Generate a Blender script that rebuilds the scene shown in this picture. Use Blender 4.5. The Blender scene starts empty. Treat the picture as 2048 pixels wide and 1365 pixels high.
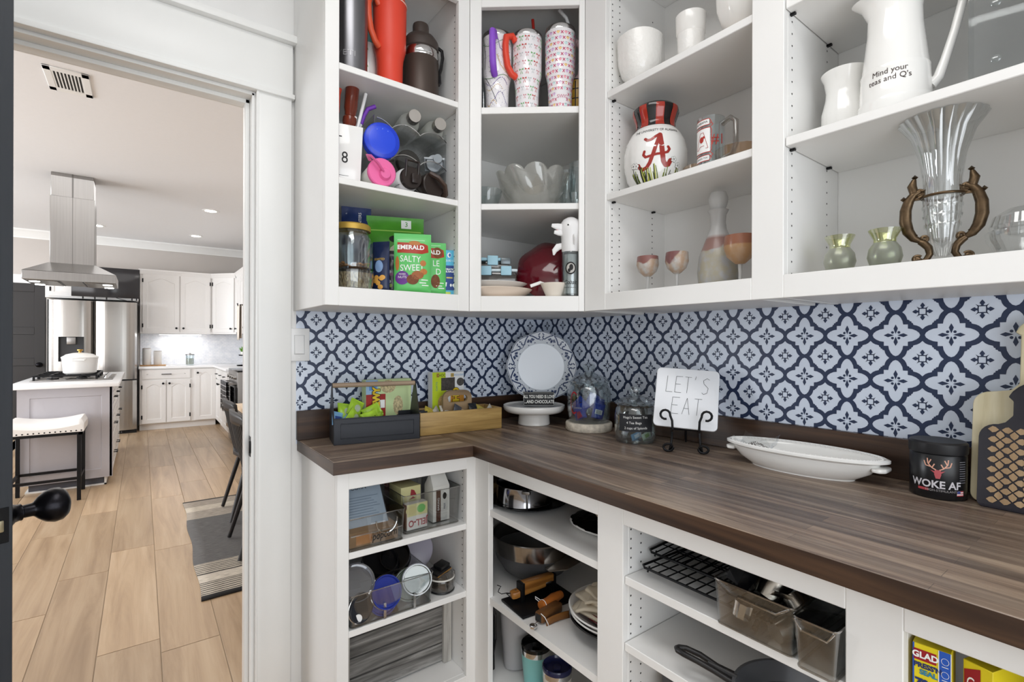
import bpy, bmesh, math, random
from mathutils import Vector, Matrix
random.seed(7)
S = bpy.context.scene
COL = S.collection
PI = math.pi
# ---------------------------------------------------------------- camera
CAM = (-1.5638, -1.8585, 1.26); YAW = .6414; FPX = 992.2; HY = 685.3
cd = bpy.data.cameras.new('camera'); cam = bpy.data.objects.new('camera', cd); COL.objects.link(cam)
cd.sensor_width = 36; cd.lens = FPX / 2048 * 36; cd.shift_y = 2.83 / 2048; cd.clip_start = .02
cam.location = CAM; cam.rotation_euler = (PI / 2, -.0024, -YAW)
S.camera = cam
# ---------------------------------------------------------------- world, exposure, lights
w = bpy.data.worlds.new('world'); S.world = w; w.use_nodes = True
w.node_tree.nodes['Background'].inputs[0].default_value = (.8, .88, 1, 1)
w.node_tree.nodes['Background'].inputs[1].default_value = .6
S.view_settings.view_transform = 'Standard'; S.view_settings.look = 'None'
S.view_settings.gamma = 1; S.view_settings.use_curve_mapping = False
S.view_settings.exposure = 0.0
S.cycles.use_denoising = True
S.cycles.max_bounces = 14; S.cycles.diffuse_bounces = 6; S.cycles.glossy_bounces = 6
S.cycles.transmission_bounces = 12; S.cycles.transparent_max_bounces = 24
S.cycles.caustics_reflective = False; S.cycles.caustics_refractive = False
S.cycles.sample_clamp_indirect = 6


def area(name, loc, rot, sx, sy, watts, col=(1, 1, 1), spread=PI):
    l = bpy.data.lights.new(name, 'AREA'); l.shape = 'RECTANGLE'; l.size = sx; l.size_y = sy
    l.energy = watts; l.color = col; l.spread = spread
    o = bpy.data.objects.new(name, l); COL.objects.link(o); o.location = loc; o.rotation_euler = rot
    return o


area('pantry_ceiling_lamp', (-1.42, -1.55, 2.735), (0, 0, 0), .7, 1.3, 14.5, (1, .99, .97))
area('pantry_rear_fill', (-1.55, -3.27, 1.15), (PI / 2, 0, 0), 2.2, 1.7, 40, (.88, .94, 1))  # added cool fill behind the camera; no known window there
area('kitchen_window_light', (-5.9, 4.2, 1.55), (0, -PI / 2, 0), 1.7, 4.2, 235, (.9, .95, 1))
area('kitchen_dining_window_light', (-4.6, .2, 1.5), (PI / 2, 0, 0), 2.4, 1.6, 60, (.96, .97, 1))
area('kitchen_ceiling_wash', (-1.6, 3.4, 2.74), (0, 0, 0), 1.6, 3.6, 26, (1, .99, .98))


# ---------------------------------------------------------------- where a thing seen in the photograph stands
def ray(u, v):
    c, s = math.cos(YAW), math.sin(YAW)
    a, b = (u - 1024) / FPX, (HY - v) / FPX
    return Vector((c * a + s, -s * a + c, b))


def on_z(u, v, z):
    r = ray(u, v); t = (z - CAM[2]) / r.z; return Vector(CAM) + r * t


def on_y(u, v, y):
    r = ray(u, v); t = (y - CAM[1]) / r.y; return Vector(CAM) + r * t


def on_x(u, v, x):
    r = ray(u, v); t = (x - CAM[0]) / r.x; return Vector(CAM) + r * t


# ---------------------------------------------------------------- materials
def lin(h):
    c = [int(h[i:i + 2], 16) / 255 for i in (0, 2, 4)]
    return tuple(x / 12.92 if x <= .04045 else ((x + .055) / 1.055) ** 2.4 for x in c) + (1,)


def M(name, h, rough=.5, metal=0, trans=0, ior=1.45, coat=0, emit=0, sss=0, alpha=1, var=0, scale=30, bump=0, spec=.5):
    m = bpy.data.materials.new(name); m.use_nodes = True
    n = m.node_tree.nodes; b = n['Principled BSDF']; I = b.inputs
    I['Base Color'].default_value = lin(h); I['Roughness'].default_value = rough; I['Metallic'].default_value = metal
    I['Transmission Weight'].default_value = trans; I['IOR'].default_value = ior; I['Coat Weight'].default_value = coat
    I['Specular IOR Level'].default_value = spec; I['Alpha'].default_value = alpha
    if emit:
        I['Emission Color'].default_value = lin(h); I['Emission Strength'].default_value = emit
    if var or bump:
        L = m.node_tree.links; tc = n.new('ShaderNodeTexCoord'); t = n.new('ShaderNodeTexNoise')
        t.inputs['Scale'].default_value = scale; t.inputs['Detail'].default_value = 4
        L.new(tc.outputs['Object'], t.inputs['Vector'])
        if var:
            mx = n.new('ShaderNodeMix'); mx.data_type = 'RGBA'; mx.blend_type = 'MULTIPLY'
            rp = n.new('ShaderNodeValToRGB'); rp.color_ramp.elements[0].color = (1 - var,) * 3 + (1,); rp.color_ramp.elements[1].color = (1 + var * .4,) * 3 + (1,)
            rp.color_ramp.elements[0].position = .3; rp.color_ramp.elements[1].position = .7
            L.new(t.outputs['Fac'], rp.inputs['Fac']); mx.inputs[0].default_value = 1
            mx.inputs[6].default_value = lin(h); L.new(rp.outputs['Color'], mx.inputs[7]); L.new(mx.outputs[2], I['Base Color'])
        if bump:
            bp = n.new('ShaderNodeBump'); bp.inputs['Strength'].default_value = bump; bp.inputs['Distance'].default_value = .004
            L.new(t.outputs['Fac'], bp.inputs['Height']); L.new(bp.outputs['Normal'], I['Normal'])
    return m


def GL(name, h='FFFFFF', ior=1.45, rough=.02, edge=.0, milk=0):
    """clear thin plastic or glass: see-through with a fresnel sheen"""
    m = bpy.data.materials.new(name); m.use_nodes = True; n = m.node_tree.nodes; L = m.node_tree.links; n.clear()
    o = n.new('ShaderNodeOutputMaterial'); t = n.new('ShaderNodeBsdfTransparent'); g = n.new('ShaderNodeBsdfGlossy'); mx = n.new('ShaderNodeMixShader')
    lw = n.new('ShaderNodeLayerWeight'); lw.inputs['Blend'].default_value = .22
    rp = n.new('ShaderNodeMath'); rp.operation = 'MULTIPLY_ADD'; rp.inputs[1].default_value = .75; rp.inputs[2].default_value = edge + .03
    t.inputs['Color'].default_value = lin(h); g.inputs['Roughness'].default_value = rough; g.inputs['Color'].default_value = (.95, .95, .95, 1)
    L.new(lw.outputs['Facing'], rp.inputs[0]); L.new(rp.outputs[0], mx.inputs['Fac']); L.new(t.outputs[0], mx.inputs[1]); L.new(g.outputs[0], mx.inputs[2]); out = mx.outputs[0]
    if milk:
        d = n.new('ShaderNodeBsdfDiffuse'); d.inputs['Color'].default_value = (.9, .9, .88, 1); tl = n.new('ShaderNodeBsdfTranslucent'); tl.inputs['Color'].default_value = (.9, .9, .88, 1)
        a = n.new('ShaderNodeMixShader'); L.new(d.outputs[0], a.inputs[1]); L.new(tl.outputs[0], a.inputs[2]); k = n.new('ShaderNodeMixShader'); k.inputs['Fac'].default_value = milk; L.new(out, k.inputs[1]); L.new(a.outputs[0], k.inputs[2]); out = k.outputs[0]
    L.new(out, o.inputs['Surface'])
    return m


def nodes(name, rough=.5):
    m = bpy.data.materials.new(name); m.use_nodes = True; n = m.node_tree.nodes
    b = n['Principled BSDF']; b.inputs['Roughness'].default_value = rough
    return m, n, m.node_tree.links, b


def coords(n, L, scale=(1, 1, 1), kind='Object', rot=(0, 0, 0)):
    tc = n.new('ShaderNodeTexCoord'); mp = n.new('ShaderNodeMapping'); mp.inputs['Scale'].default_value = scale; mp.inputs['Rotation'].default_value = rot
    L.new(tc.outputs[kind], mp.inputs['Vector']); return mp.outputs[0]


def ramp(n, L, fac, stops):
    r = n.new('ShaderNodeValToRGB'); e = r.color_ramp.elements
    while len(e) < len(stops): e.new(.5)
    for i, (p, h) in enumerate(stops): e[i].position = p; e[i].color = lin(h)
    L.new(fac, r.inputs['Fac']); return r.outputs['Color']


def mixc(n, L, fac, a, b, mode='MIX'):
    x = n.new('ShaderNodeMix'); x.data_type = 'RGBA'; x.blend_type = mode
    for s, k in ((fac, 0), (a, 6), (b, 7)):
        if hasattr(s, 'links'): L.new(s, x.inputs[k])
        else: x.inputs[k].default_value = s
    return x.outputs[2]


def noise(n, L, vec, scale, detail=4, rough=.5, dist=0):
    t = n.new('ShaderNodeTexNoise'); t.inputs['Scale'].default_value = scale; t.inputs['Detail'].default_value = detail
    t.inputs['Roughness'].default_value = rough; t.inputs['Distortion'].default_value = dist
    L.new(vec, t.inputs['Vector']); return t.outputs['Fac']


def wood(name, dark, mid, light, rough=.45, axis=0, grain=1, staves=None, bump=.1, rand=False):
    """axis: direction of the grain; staves=(length,width) for butcher block"""
    m, n, L, b = nodes(name, rough)
    sc = [26, 26, 26]; sc[axis] = 1.6
    v = coords(n, L, tuple(s * grain for s in sc))
    if rand:
        oi = n.new('ShaderNodeObjectInfo'); va = n.new('ShaderNodeVectorMath'); va.operation = 'ADD'; ml = n.new('ShaderNodeMath'); ml.operation = 'MULTIPLY'; ml.inputs[1].default_value = 60
        L.new(oi.outputs['Random'], ml.inputs[0]); L.new(v, va.inputs[0]); L.new(ml.outputs[0], va.inputs[1]); v = va.outputs[0]
    f = noise(n, L, v, 1.2, 6, .62, .6)
    c = ramp(n, L, f, [(.28, dark), (.5, mid), (.74, light)])
    if staves:
        v2 = coords(n, L, (1, 1, 1), rot=(0, 0, 0 if axis == 0 else PI / 2))
        br = n.new('ShaderNodeTexBrick'); br.inputs['Scale'].default_value = 1; br.inputs['Brick Width'].default_value = staves[0]; br.inputs['Row Height'].default_value = staves[1]
        br.inputs['Mortar Size'].default_value = .0004; br.inputs['Color1'].default_value = (.72, .72, .74, 1); br.inputs['Color2'].default_value = (1.25, 1.2, 1.15, 1); br.inputs['Mortar'].default_value = (.5, .5, .5, 1)
        br.offset = .37; br.inputs['Bias'].default_value = 0
        L.new(v2, br.inputs['Vector']); c = mixc(n, L, 1.0, c, br.outputs['Color'], 'MULTIPLY')
    if rand:
        hs = n.new('ShaderNodeHueSaturation'); mr = n.new('ShaderNodeMapRange'); mr.inputs[3].default_value = .86; mr.inputs[4].default_value = 1.1
        L.new(oi.outputs['Random'], mr.inputs[0]); L.new(mr.outputs[0], hs.inputs['Value']); L.new(c, hs.inputs['Color']); c = hs.outputs['Color']
    L.new(c, b.inputs['Base Color'])
    if bump:
        bp = n.new('ShaderNodeBump'); bp.inputs['Strength'].default_value = bump; bp.inputs['Distance'].default_value = .002
        L.new(f, bp.inputs['Height']); L.new(bp.outputs[0], b.inputs['Normal'])
    return m


def brushed(name, h, rough=.3, axis=2, amount=.12):
    m, n, L, b = nodes(name, rough); b.inputs['Metallic'].default_value = 1
    sc = [120, 120, 120]; sc[axis] = 2
    f = noise(n, L, coords(n, L, tuple(sc)), 1, 3)
    k = lin(h); c = mixc(n, L, f, tuple(x * (1 - amount) for x in k[:3]) + (1,), tuple(min(1, x * (1 + amount)) for x in k[:3]) + (1,)); L.new(c, b.inputs['Base Color'])
    return m


white_paint = M('white_cabinet_paint', 'EBEAE8', .38, var=.015, scale=8)
white_wall = M('white_wall_paint', 'E6E5E3', .55, var=.02, scale=5, bump=.02)
trim_paint = M('white_trim_paint', 'EDEDEB', .35, var=.012, scale=6)
kitchen_wall_paint = M('greige_wall_paint', 'C4BEB9', .6, var=.02, scale=5)
ceiling_paint = M('ceiling_paint', 'E9E9EA', .7, var=.01)
black_metal = M('black_metal', '18181A', .45, metal=.6)
black_plastic = M('black_plastic', '141416', .35)
black_gloss = M('black_gloss', '0C0C0E', .12)
steel = brushed('brushed_steel', '9C9A98', .34)
chrome = M('chrome', 'D8D8D8', .08, metal=1)
white_ceramic = M('white_ceramic', 'EEEDEA', .12, coat=.3)
cream_ceramic = M('cream_ceramic', 'EFE6DA', .2)
white_plastic = M('white_plastic', 'ECECEC', .35)
clear = GL('clear_acrylic', 'F4F5F5', edge=.0)
clear_dark = GL('clear_smoke_acrylic', 'DDDAD6', edge=.02)
glass = M('cut_glass', 'FFFFFF', .0, trans=1, ior=1.45)
thin_glass = GL('thin_glass', 'F1F6F7', edge=.05)
hole_black = M('hole_black', '2A2826', .8)
ink_black = M('ink_black', '1C1A1A', .6)
ink_white = M('ink_white', 'F2F2F0', .6)
ink_red = M('ink_red', 'A3242C', .5)


# ---------------------------------------------------------------- geometry
class G:
    def __init__(s): s.v = []; s.f = []

    def add(s, vs, fs, m=None):
        k = len(s.v)
        s.v += [tuple(m @ Vector(v)) for v in vs] if m is not None else [tuple(v) for v in vs]
        s.f += [tuple(i + k for i in f) for f in fs]; return s

    def box(s, x0, y0, z0, x1, y1, z1, m=None):
        x0, x1 = sorted((x0, x1)); y0, y1 = sorted((y0, y1)); z0, z1 = sorted((z0, z1))
        return s.add([(x0, y0, z0), (x1, y0, z0), (x1, y1, z0), (x0, y1, z0), (x0, y0, z1), (x1, y0, z1), (x1, y1, z1), (x0, y1, z1)],
                     [(3, 2, 1, 0), (4, 5, 6, 7), (0, 1, 5, 4), (1, 2, 6, 5), (2, 3, 7, 6), (3, 0, 4, 7)], m)

    def lathe(s, prof, n=28, m=None, sx=1, sy=1, wave=None):
        vs, fs, rings = [], [], []
        for j, (r, z) in enumerate(prof):
            if r < 1e-6: vs.append((0, 0, z)); rings.append([len(vs) - 1])
            else:
                rg = []
                for i in range(n):
                    a = 2 * PI * i / n; q = r * (wave(a, j) if wave else 1)
                    vs.append((q * math.cos(a) * sx, q * math.sin(a) * sy, z)); rg.append(len(vs) - 1)
                rings.append(rg)
        for a, b in zip(rings, rings[1:]):
            for i in range(n):
                j = (i + 1) % n
                if len(a) == 1 and len(b) == 1: break
                if len(a) == 1: fs.append((a[0], b[j], b[i]))
                elif len(b) == 1: fs.append((a[i], a[j], b[0]))
                else: fs.append((a[i], a[j], b[j], b[i]))
        return s.add(vs, fs, m)

    def tube(s, pts, r, n=8, m=None, closed=False, sq=1):
        pts = [Vector(p) for p in pts]; N = len(pts); vs, fs = [], []; up = Vector((0, 0, 1)); prev = None
        for i, p in enumerate(pts):
            a = pts[(i - 1) % N] if (closed or i) else p; b = pts[(i + 1) % N] if (closed or i < N - 1) else p
            t = (b - a).normalized() if (b - a).length > 1e-9 else Vector((0, 0, 1))
            if prev is None:
                q = up if abs(t.z) < .95 else Vector((1, 0, 0)); u = (q - t * q.dot(t)).normalized()
            else:
                u = prev - t * prev.dot(t); u = u.normalized() if u.length > 1e-6 else prev
            prev = u; w_ = t.cross(u); rr = r[i] if isinstance(r, (list, tuple)) else r
            for k in range(n):
                c = 2 * PI * k / n; vs.append(p + u * (rr * math.cos(c)) + w_ * (rr * sq * math.sin(c)))
        for i in range(N if closed else N - 1):
            for k in range(n):
                a, b = i * n, ((i + 1) % N) * n; j = (k + 1) % n; fs.append((a + k, a + j, b + j, b + k))
        if not closed: fs.append(tuple(reversed(range(n)))); fs.append(tuple((N - 1) * n + k for k in range(n)))
        return s.add(vs, fs, m)

    def prism(s, poly, a, b, ax='z', m=None):
        f = {'z': lambda p, d: (p[0], p[1], d), 'y': lambda p, d: (p[0], d, p[1]), 'x': lambda p, d: (d, p[0], p[1])}[ax]
        n = len(poly); vs = [f(p, a) for p in poly] + [f(p, b) for p in poly]
        return s.add(vs, [tuple(reversed(range(n))), tuple(range(n, 2 * n))] + [(i, (i + 1) % n, (i + 1) % n + n, i + n) for i in range(n)], m)

    def sheet(s, fn, nu, nv, m=None, closed_u=False):
        vs = [fn(i / nu, j / nv) for j in range(nv + 1) for i in range(nu + (0 if closed_u else 1))]; w_ = nu if closed_u else nu + 1
        fs = [(j * w_ + i, j * w_ + (i + 1) % w_, (j + 1) * w_ + (i + 1) % w_, (j + 1) * w_ + i) for j in range(nv) for i in range(nu)]
        return s.add(vs, fs, m)


def T(x=0, y=0, z=0, rx=0, ry=0, rz=0, s=1):
    return Matrix.Translation((x, y, z)) @ Matrix.Rotation(rz, 4, 'Z') @ Matrix.Rotation(ry, 4, 'Y') @ Matrix.Rotation(rx, 4, 'X') @ Matrix.Scale(s, 4)


def build(name, g, mat, parent=None, loc=(0, 0, 0), rot=(0, 0, 0), bevel=0, smooth=38, seg=2, solid=0, sub=0, label=None):
    me = bpy.data.meshes.new(name); me.from_pydata(g.v, [], g.f)
    bm = bmesh.new(); bm.from_mesh(me); bmesh.ops.recalc_face_normals(bm, faces=bm.faces)
    if bevel:
        ed = [e for e in bm.edges if len(e.link_faces) == 2 and e.calc_face_angle(0) > .6]
        bmesh.ops.bevel(bm, geom=ed, offset=bevel, segments=seg, affect='EDGES', profile=.5, clamp_overlap=True)
    bm.to_mesh(me); bm.free()
    if smooth:
        for p in me.polygons: p.use_smooth = True
        me.set_sharp_from_angle(angle=math.radians(smooth))
    if isinstance(mat, (list, tuple)):
        for x in mat: me.materials.append(x)
    elif mat: me.materials.append(mat)
    o = bpy.data.objects.new(name, me); COL.objects.link(o); o.location = loc; o.rotation_euler = rot
    if parent: o.parent = parent
    if solid: md = o.modifiers.new('solid', 'SOLIDIFY'); md.thickness = solid; md.offset = 0
    if sub: md = o.modifiers.new('sub', 'SUBSURF'); md.levels = sub; md.render_levels = sub
    if label: o['label'] = label
    return o


def tag(o, label, cat, group=None):
    o['label'] = label; o['category'] = cat
    if group: o['group'] = group
    return o


def thing(name, label, cat, loc=(0, 0, 0), rz=0, group=None, rot=None):
    o = bpy.data.objects.new(name, None); COL.objects.link(o); o.location = loc; o.rotation_euler = rot or (0, 0, rz); o.empty_display_size = .05
    return tag(o, label, cat, group)


def struct(name, g, mat, **k):
    o = build(name, g, mat, **k); o['kind'] = 'structure'; return o


def stuff(o): o['kind'] = 'stuff'; return o


def dup(root, loc, rz=None, label=None, rot=None):
    r = root.copy(); COL.objects.link(r); r.location = loc
    if rz is not None: r.rotation_euler = (0, 0, rz)
    if rot is not None: r.rotation_euler = rot
    if label: r['label'] = label
    for ch in list(root.children):
        c = ch.copy(); COL.objects.link(c); c.parent = r
        for g in ch.children:
            d = g.copy(); COL.objects.link(d); d.parent = c
    return r


def text(s, size, mat, parent, name='lettering', m=None, cyl=None, align='CENTER', sx=1, off=.0006, shear=0, bold=0, label=None, lines=1):
    """flat print: reads facing -Y in the parent's frame; cyl=(radius, angle) wraps it round a vertical cylinder"""
    cu = bpy.data.curves.new(name, 'FONT'); cu.body = s; cu.size = size; cu.align_x = align; cu.align_y = 'CENTER'; cu.shear = shear; cu.offset = bold; cu.space_line = lines
    cu.resolution_u = 3
    to = bpy.data.objects.new('t', cu); me = bpy.data.meshes.new_from_object(to); bpy.data.objects.remove(to); bpy.data.curves.remove(cu)
    for v in me.vertices:
        x, y = v.co.x * sx, v.co.y
        if cyl:
            R, a0 = cyl; R += off; q = a0 + x / R; p = Vector((R * math.sin(q), -R * math.cos(q), y))
        else: p = Vector((x, -off, y))
        v.co = (m @ p) if m is not None else p
    me.materials.clear(); me.materials.append(mat); me.name = name
    o = bpy.data.objects.new(name, me); COL.objects.link(o); o.parent = parent
    if label: o['label'] = label
    return o


def patch(polys, mat, parent, name, m=None, cyl=None, off=.0005, step=.004, label=None):
    """flat printed shapes, polygons of (x,z) facing -Y, or wrapped on a cylinder"""
    bm = bmesh.new()
    for poly in polys:
        try: bm.faces.new([bm.verts.new((x, 0, z)) for x, z in poly])
        except ValueError: pass
    if cyl:
        bmesh.ops.triangulate(bm, faces=bm.faces)
        xs = [v.co.x for v in bm.verts]; k = min(xs) + step
        while k < max(xs):
            bmesh.ops.bisect_plane(bm, geom=bm.verts[:] + bm.edges[:] + bm.faces[:], plane_co=(k, 0, 0), plane_no=(1, 0, 0)); k += step
    for v in bm.verts:
        if cyl:
            R, a0 = cyl; R += off; q = a0 + v.co.x / R; v.co = (R * math.sin(q), -R * math.cos(q), v.co.z)
        else: v.co.y = -off
        if m is not None: v.co = m @ v.co
    me = bpy.data.meshes.new(name); bm.to_mesh(me); bm.free(); me.materials.append(mat)
    o = bpy.data.objects.new(name, me); COL.objects.link(o)
    if parent: o.parent = parent
    if label: o['label'] = label
    return o


def rect(x0, z0, x1, z1): return [(x0, z0), (x1, z0), (x1, z1), (x0, z1)]
def ell(cx, cz, rx, rz, n=16, a0=0): return [(cx + rx * math.cos(a0 + 2 * PI * i / n), cz + rz * math.sin(a0 + 2 * PI * i / n)) for i in range(n)]


def arc(cx, cz, r, a0, a1, n=10): return [(cx + r * math.cos(a0 + (a1 - a0) * i / n), cz + r * math.sin(a0 + (a1 - a0) * i / n)) for i in range(n + 1)]


def stroke(pts, wd):
    """polygon strip along (x,z) points"""
    out = []
    for (x0, z0), (x1, z1) in zip(pts, pts[1:]):
        dx, dz = x1 - x0, z1 - z0; l = math.hypot(dx, dz) or 1; nx, nz = -dz / l * wd / 2, dx / l * wd / 2
        out.append([(x0 - nx, z0 - nz), (x1 - nx, z1 - nz), (x1 + nx, z1 + nz), (x0 + nx, z0 + nz)])
    return out
# ================================================================ the pantry shell
WX0, WY0, CZ = -2.75, -3.3, 2.77
g = G(); g.box(WX0 - .1, WY0 - .1, -.06, .1, 7.6, -.002); g.box(-6.1, .0, -.06, WX0, 7.6, -.002)
grout = M('floor_grout', 'A08C74', .7)
floor = struct('floor', g, grout)
plank_mat = wood('oak_plank', '9C8164', 'B59A7B', 'C6AE90', .34, axis=1, grain=.5, bump=.05, rand=True)
pw, pl = .2078, 1.22
pm = G().box(-pw / 2 + .0016, 0, -.0018, pw / 2 - .0016, pl - .0032, .0); plank0 = None
for i in range(-6, 9):
    x = -1.4982 + pw * (i + .5)
    if x < -2.9 or x > -.1: continue
    y = -.62 + [0, .42, .83, .25, .66, 1.05, .12][i % 7] - pl
    while y < 7.0:
        if y + pl > -.5 or i < 99:
            if plank0 is None: plank0 = build('plank', pm, plank_mat, floor, (x, y, 0), bevel=.0012, seg=1, smooth=0)
            else:
                o = plank0.copy(); COL.objects.link(o); o.location = (x, y, 0); o.parent = floor
        y += pl
# wall at the back: carries the doorway and the short run of cabinets
g = G(); OX0, OX1, OZ = -2.10, -1.262, 2.095
g.box(WX0 - .1, 0, 0, OX0, .12, CZ); g.box(OX1, 0, 0, .1, .12, CZ); g.box(OX0, 0, OZ, OX1, .12, CZ)
wall_back = struct('wall_back', g, white_wall)
wall_right = struct('wall_right', G().box(0, WY0, 0, .1, -.0005, CZ), white_wall)
struct('wall_left', G().box(WX0 - .1, WY0, 0, WX0, -.0005, CZ), white_wall)
struct('wall_front', G().box(WX0 - .1, WY0 - .1, 0, .1, WY0, CZ), white_wall)
struct('ceiling', G().box(WX0 - .1, WY0 - .1, CZ, .1, .12, CZ + .1), ceiling_paint)
# doorway: jambs, stops, casing, header
g = G(); g.box(OX1, -.002, 0, OX1 - .006, .122, OZ); g.box(OX0, -.002, 0, OX0 + .006, .122, OZ); g.box(OX0, -.002, OZ, OX1, .122, OZ - .006)
struct('door_1_jamb', g, trim_paint)
g = G(); g.box(OX1 - .006, .042, 0, OX1 - .02, .085, OZ - .006); g.box(OX0 + .006, .042, 0, OX0 + .02, .085, OZ - .006); g.box(OX0 + .006, .042, OZ - .02, OX1 - .006, .085, OZ - .006)
struct('trim_1', g, trim_paint, bevel=.002)
g = G(); g.box(OX1 + .006, -.019, 0, -1.147, 0, 2.107); g.box(OX0 - .006, -.019, 0, OX0 - .115, 0, 2.107)
g.box(OX1 + .004, -.023, 0, OX1 + .012, 0, 2.107); g.box(OX1 + .006, .12, 0, OX1 + .115, .14, 2.11)
struct('trim_2', g, trim_paint, bevel=.002)
g = G(); g.box(OX0 - .12, -.022, 2.107, -1.144, 0, 2.288); g.box(OX0 - .125, -.031, 2.1, -1.139, 0, 2.116)
g.box(OX0 - .14, -.046, 2.288, -1.128, 0, 2.313); g.box(OX0 - .12, .12, 2.1, OX1 + .12, .14, 2.3)
struct('trim_3', g, trim_paint, bevel=.002)
# baseboards
struct('baseboard_left', G().box(WX0, WY0, 0, WX0 + .014, 0, .13), trim_paint, bevel=.003)
struct('baseboard_back', G().box(WX0 + .014, -.014, 0, OX0 - .12, 0, .13), trim_paint, bevel=.003)
# strike plate on the jamb
t = thing('strike_plate', 'small dark strike plate let into the white door jamb', 'hardware', (OX1 - .0062, .024, .905))
build('plate', G().box(-.0016, -.014, -.034, 0, .014, .034), black_metal, t, bevel=.0005)
build('lip', G().box(-.006, -.02, -.02, -.0015, -.012, .02), black_metal, t, bevel=.001)
build('latch_hole', G().box(-.0022, -.006, -.012, -.0014, .006, .012), hole_black, t)
for z in (-.026, .026): build('screw', G().lathe([(0, -.0025), (.0032, -.0025), (.0036, -.0014), (0, -.0014)], 10, T(0, 0, 0, ry=PI / 2)), black_metal, t, (0, .001, z))

# ---------------------------------------------------------------- wallpaper: a printed quatrefoil lattice
paper = M('wallpaper_white', 'DCE5F4', .42, var=.02, scale=12)
navy = M('wallpaper_navy', '293654', .38, var=.06, scale=20)
PX, PZ, Z1 = .11, .118, 1.26 + .7263 * .11


def cell():
    """one repeat, centred on the square flower, polygons in units of the repeat"""
    P = []
    inner = [(0, .375), (.05, .325), (.1, .298), (.165, .28), (.178, .242), (.2, .236), (.205, .205), (.236, .2), (.242, .178), (.28, .165), (.298, .1), (.325, .05), (.375, 0)]
    outer = [(.5, .042), (.45, .062), (.405, .115), (.37, .19), (.358, .268), (.268, .268), (.268, .358), (.19, .37), (.115, .405), (.062, .45), (.042, .5)]
    band = inner + [(.5, 0)] + outer + [(0, .5)]
    petal = [(0, .03), (.018, .08), (.042, .15), (.0, .235), (-.042, .15), (-.018, .08)]
    spade = [(.072, -.072), (.078, -.02), (.1, -.022), (.12, -.045), (.15, -.03), (.19, 0), (.15, .03), (.12, .045), (.1, .022), (.078, .02), (.072, .072)]
    for sx in (1, -1):
        for sy in (1, -1):
            P.append([(x * sx, y * sy) for x, y in band])
            P.append([(.06 * sx, .075 * sy), (.075 * sx, .06 * sy), (.108 * sx, .108 * sy)])
            P.append(ell(.5 * sx + (.062) * -sx, .5 * sy - .062 * sy, .029, .029, 10))
    for k in range(4):
        c, s = math.cos(k * PI / 2), math.sin(k * PI / 2); R = lambda p: (p[0] * c - p[1] * s, p[0] * s + p[1] * c)
        P.append([R(p) for p in spade]); P.append([R(p) for p in [(.056, -.074), (.074, -.074), (.074, .074), (.056, .074)]])
    for ox, oy in ((.5, .5), (.5, -.5), (-.5, .5), (-.5, -.5)):
        for k in range(4):
            c, s = math.cos(k * PI / 2), math.sin(k * PI / 2)
            q = [(x * c - y * s, x * s + y * c) for x, y in petal]
            P.append([(x + ox, y + oy) for x, y in q if True])
    return P


def wallpaper(parent, u0, u1, z0, z1, first, place):
    """print between u0 and u1 along the wall; place(u,z) gives the point on the wall"""
    polys = []; base = cell()
    # keep only the quarter petals that lie in this repeat, so that repeats do not overlap
    k0, k1 = int((u0 - first) / PX) - 2, int((u1 - first) / PX) + 2
    bm = bmesh.new()
    for k in range(k0, k1 + 1):
        for j in range(-4, 4):
            cx, cz = first + k * PX, Z1 + j * PZ
            if cx < u0 - PX or cx > u1 + PX or cz < z0 - PZ or cz > z1 + PZ: continue
            for poly in base:
                mx = sum(p[0] for p in poly) / len(poly); mz = sum(p[1] for p in poly) / len(poly)
                if max(abs(mx), abs(mz)) > .5 and not (k == k1 or k == k0): 
                    pass
                if min(p[0] for p in poly) < -.45 and len(poly) == 6: continue       # petals only from one corner
                if min(p[1] for p in poly) < -.45 and len(poly) == 6: continue
                try: bm.faces.new([bm.verts.new((cx + x * PX, cz + z * PZ, 0)) for x, z in poly])
                except ValueError: pass
    for co, no in (((u0, 0, 0), (-1, 0, 0)), ((u1, 0, 0), (1, 0, 0)), ((0, z0, 0), (0, -1, 0)), ((0, z1, 0), (0, 1, 0))):
        bmesh.ops.bisect_plane(bm, geom=bm.verts[:] + bm.edges[:] + bm.faces[:], plane_co=co, plane_no=no, clear_outer=True)
    for v in bm.verts: v.co = place(v.co.x, v.co.y)
    me = bpy.data.meshes.new('printed_pattern'); bm.to_mesh(me); bm.free(); me.materials.append(navy)
    o = bpy.data.objects.new('printed_pattern', me); COL.objects.link(o); o.parent = parent; stuff(o); return o


wp = build('wallpaper', G().box(-1.127, -.0012, .9, -.0012, 0, 1.42), paper, wall_back)
wallpaper(wp, -1.1265, -.0012, .95, 1.42, -(-.3747 + 2) * PX + .0 + PX * 2 - PX * 2, lambda u, z: (u, -.0017, z))
wp2 = build('wallpaper', G().box(-.0012, -2.4, .9, 0, -.0012, 1.42), paper, wall_right)
wallpaper(wp2, .0012, 2.4, .95, 1.42, 2.4478 * PX, lambda u, z: (-.0017, -u, z))

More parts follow.
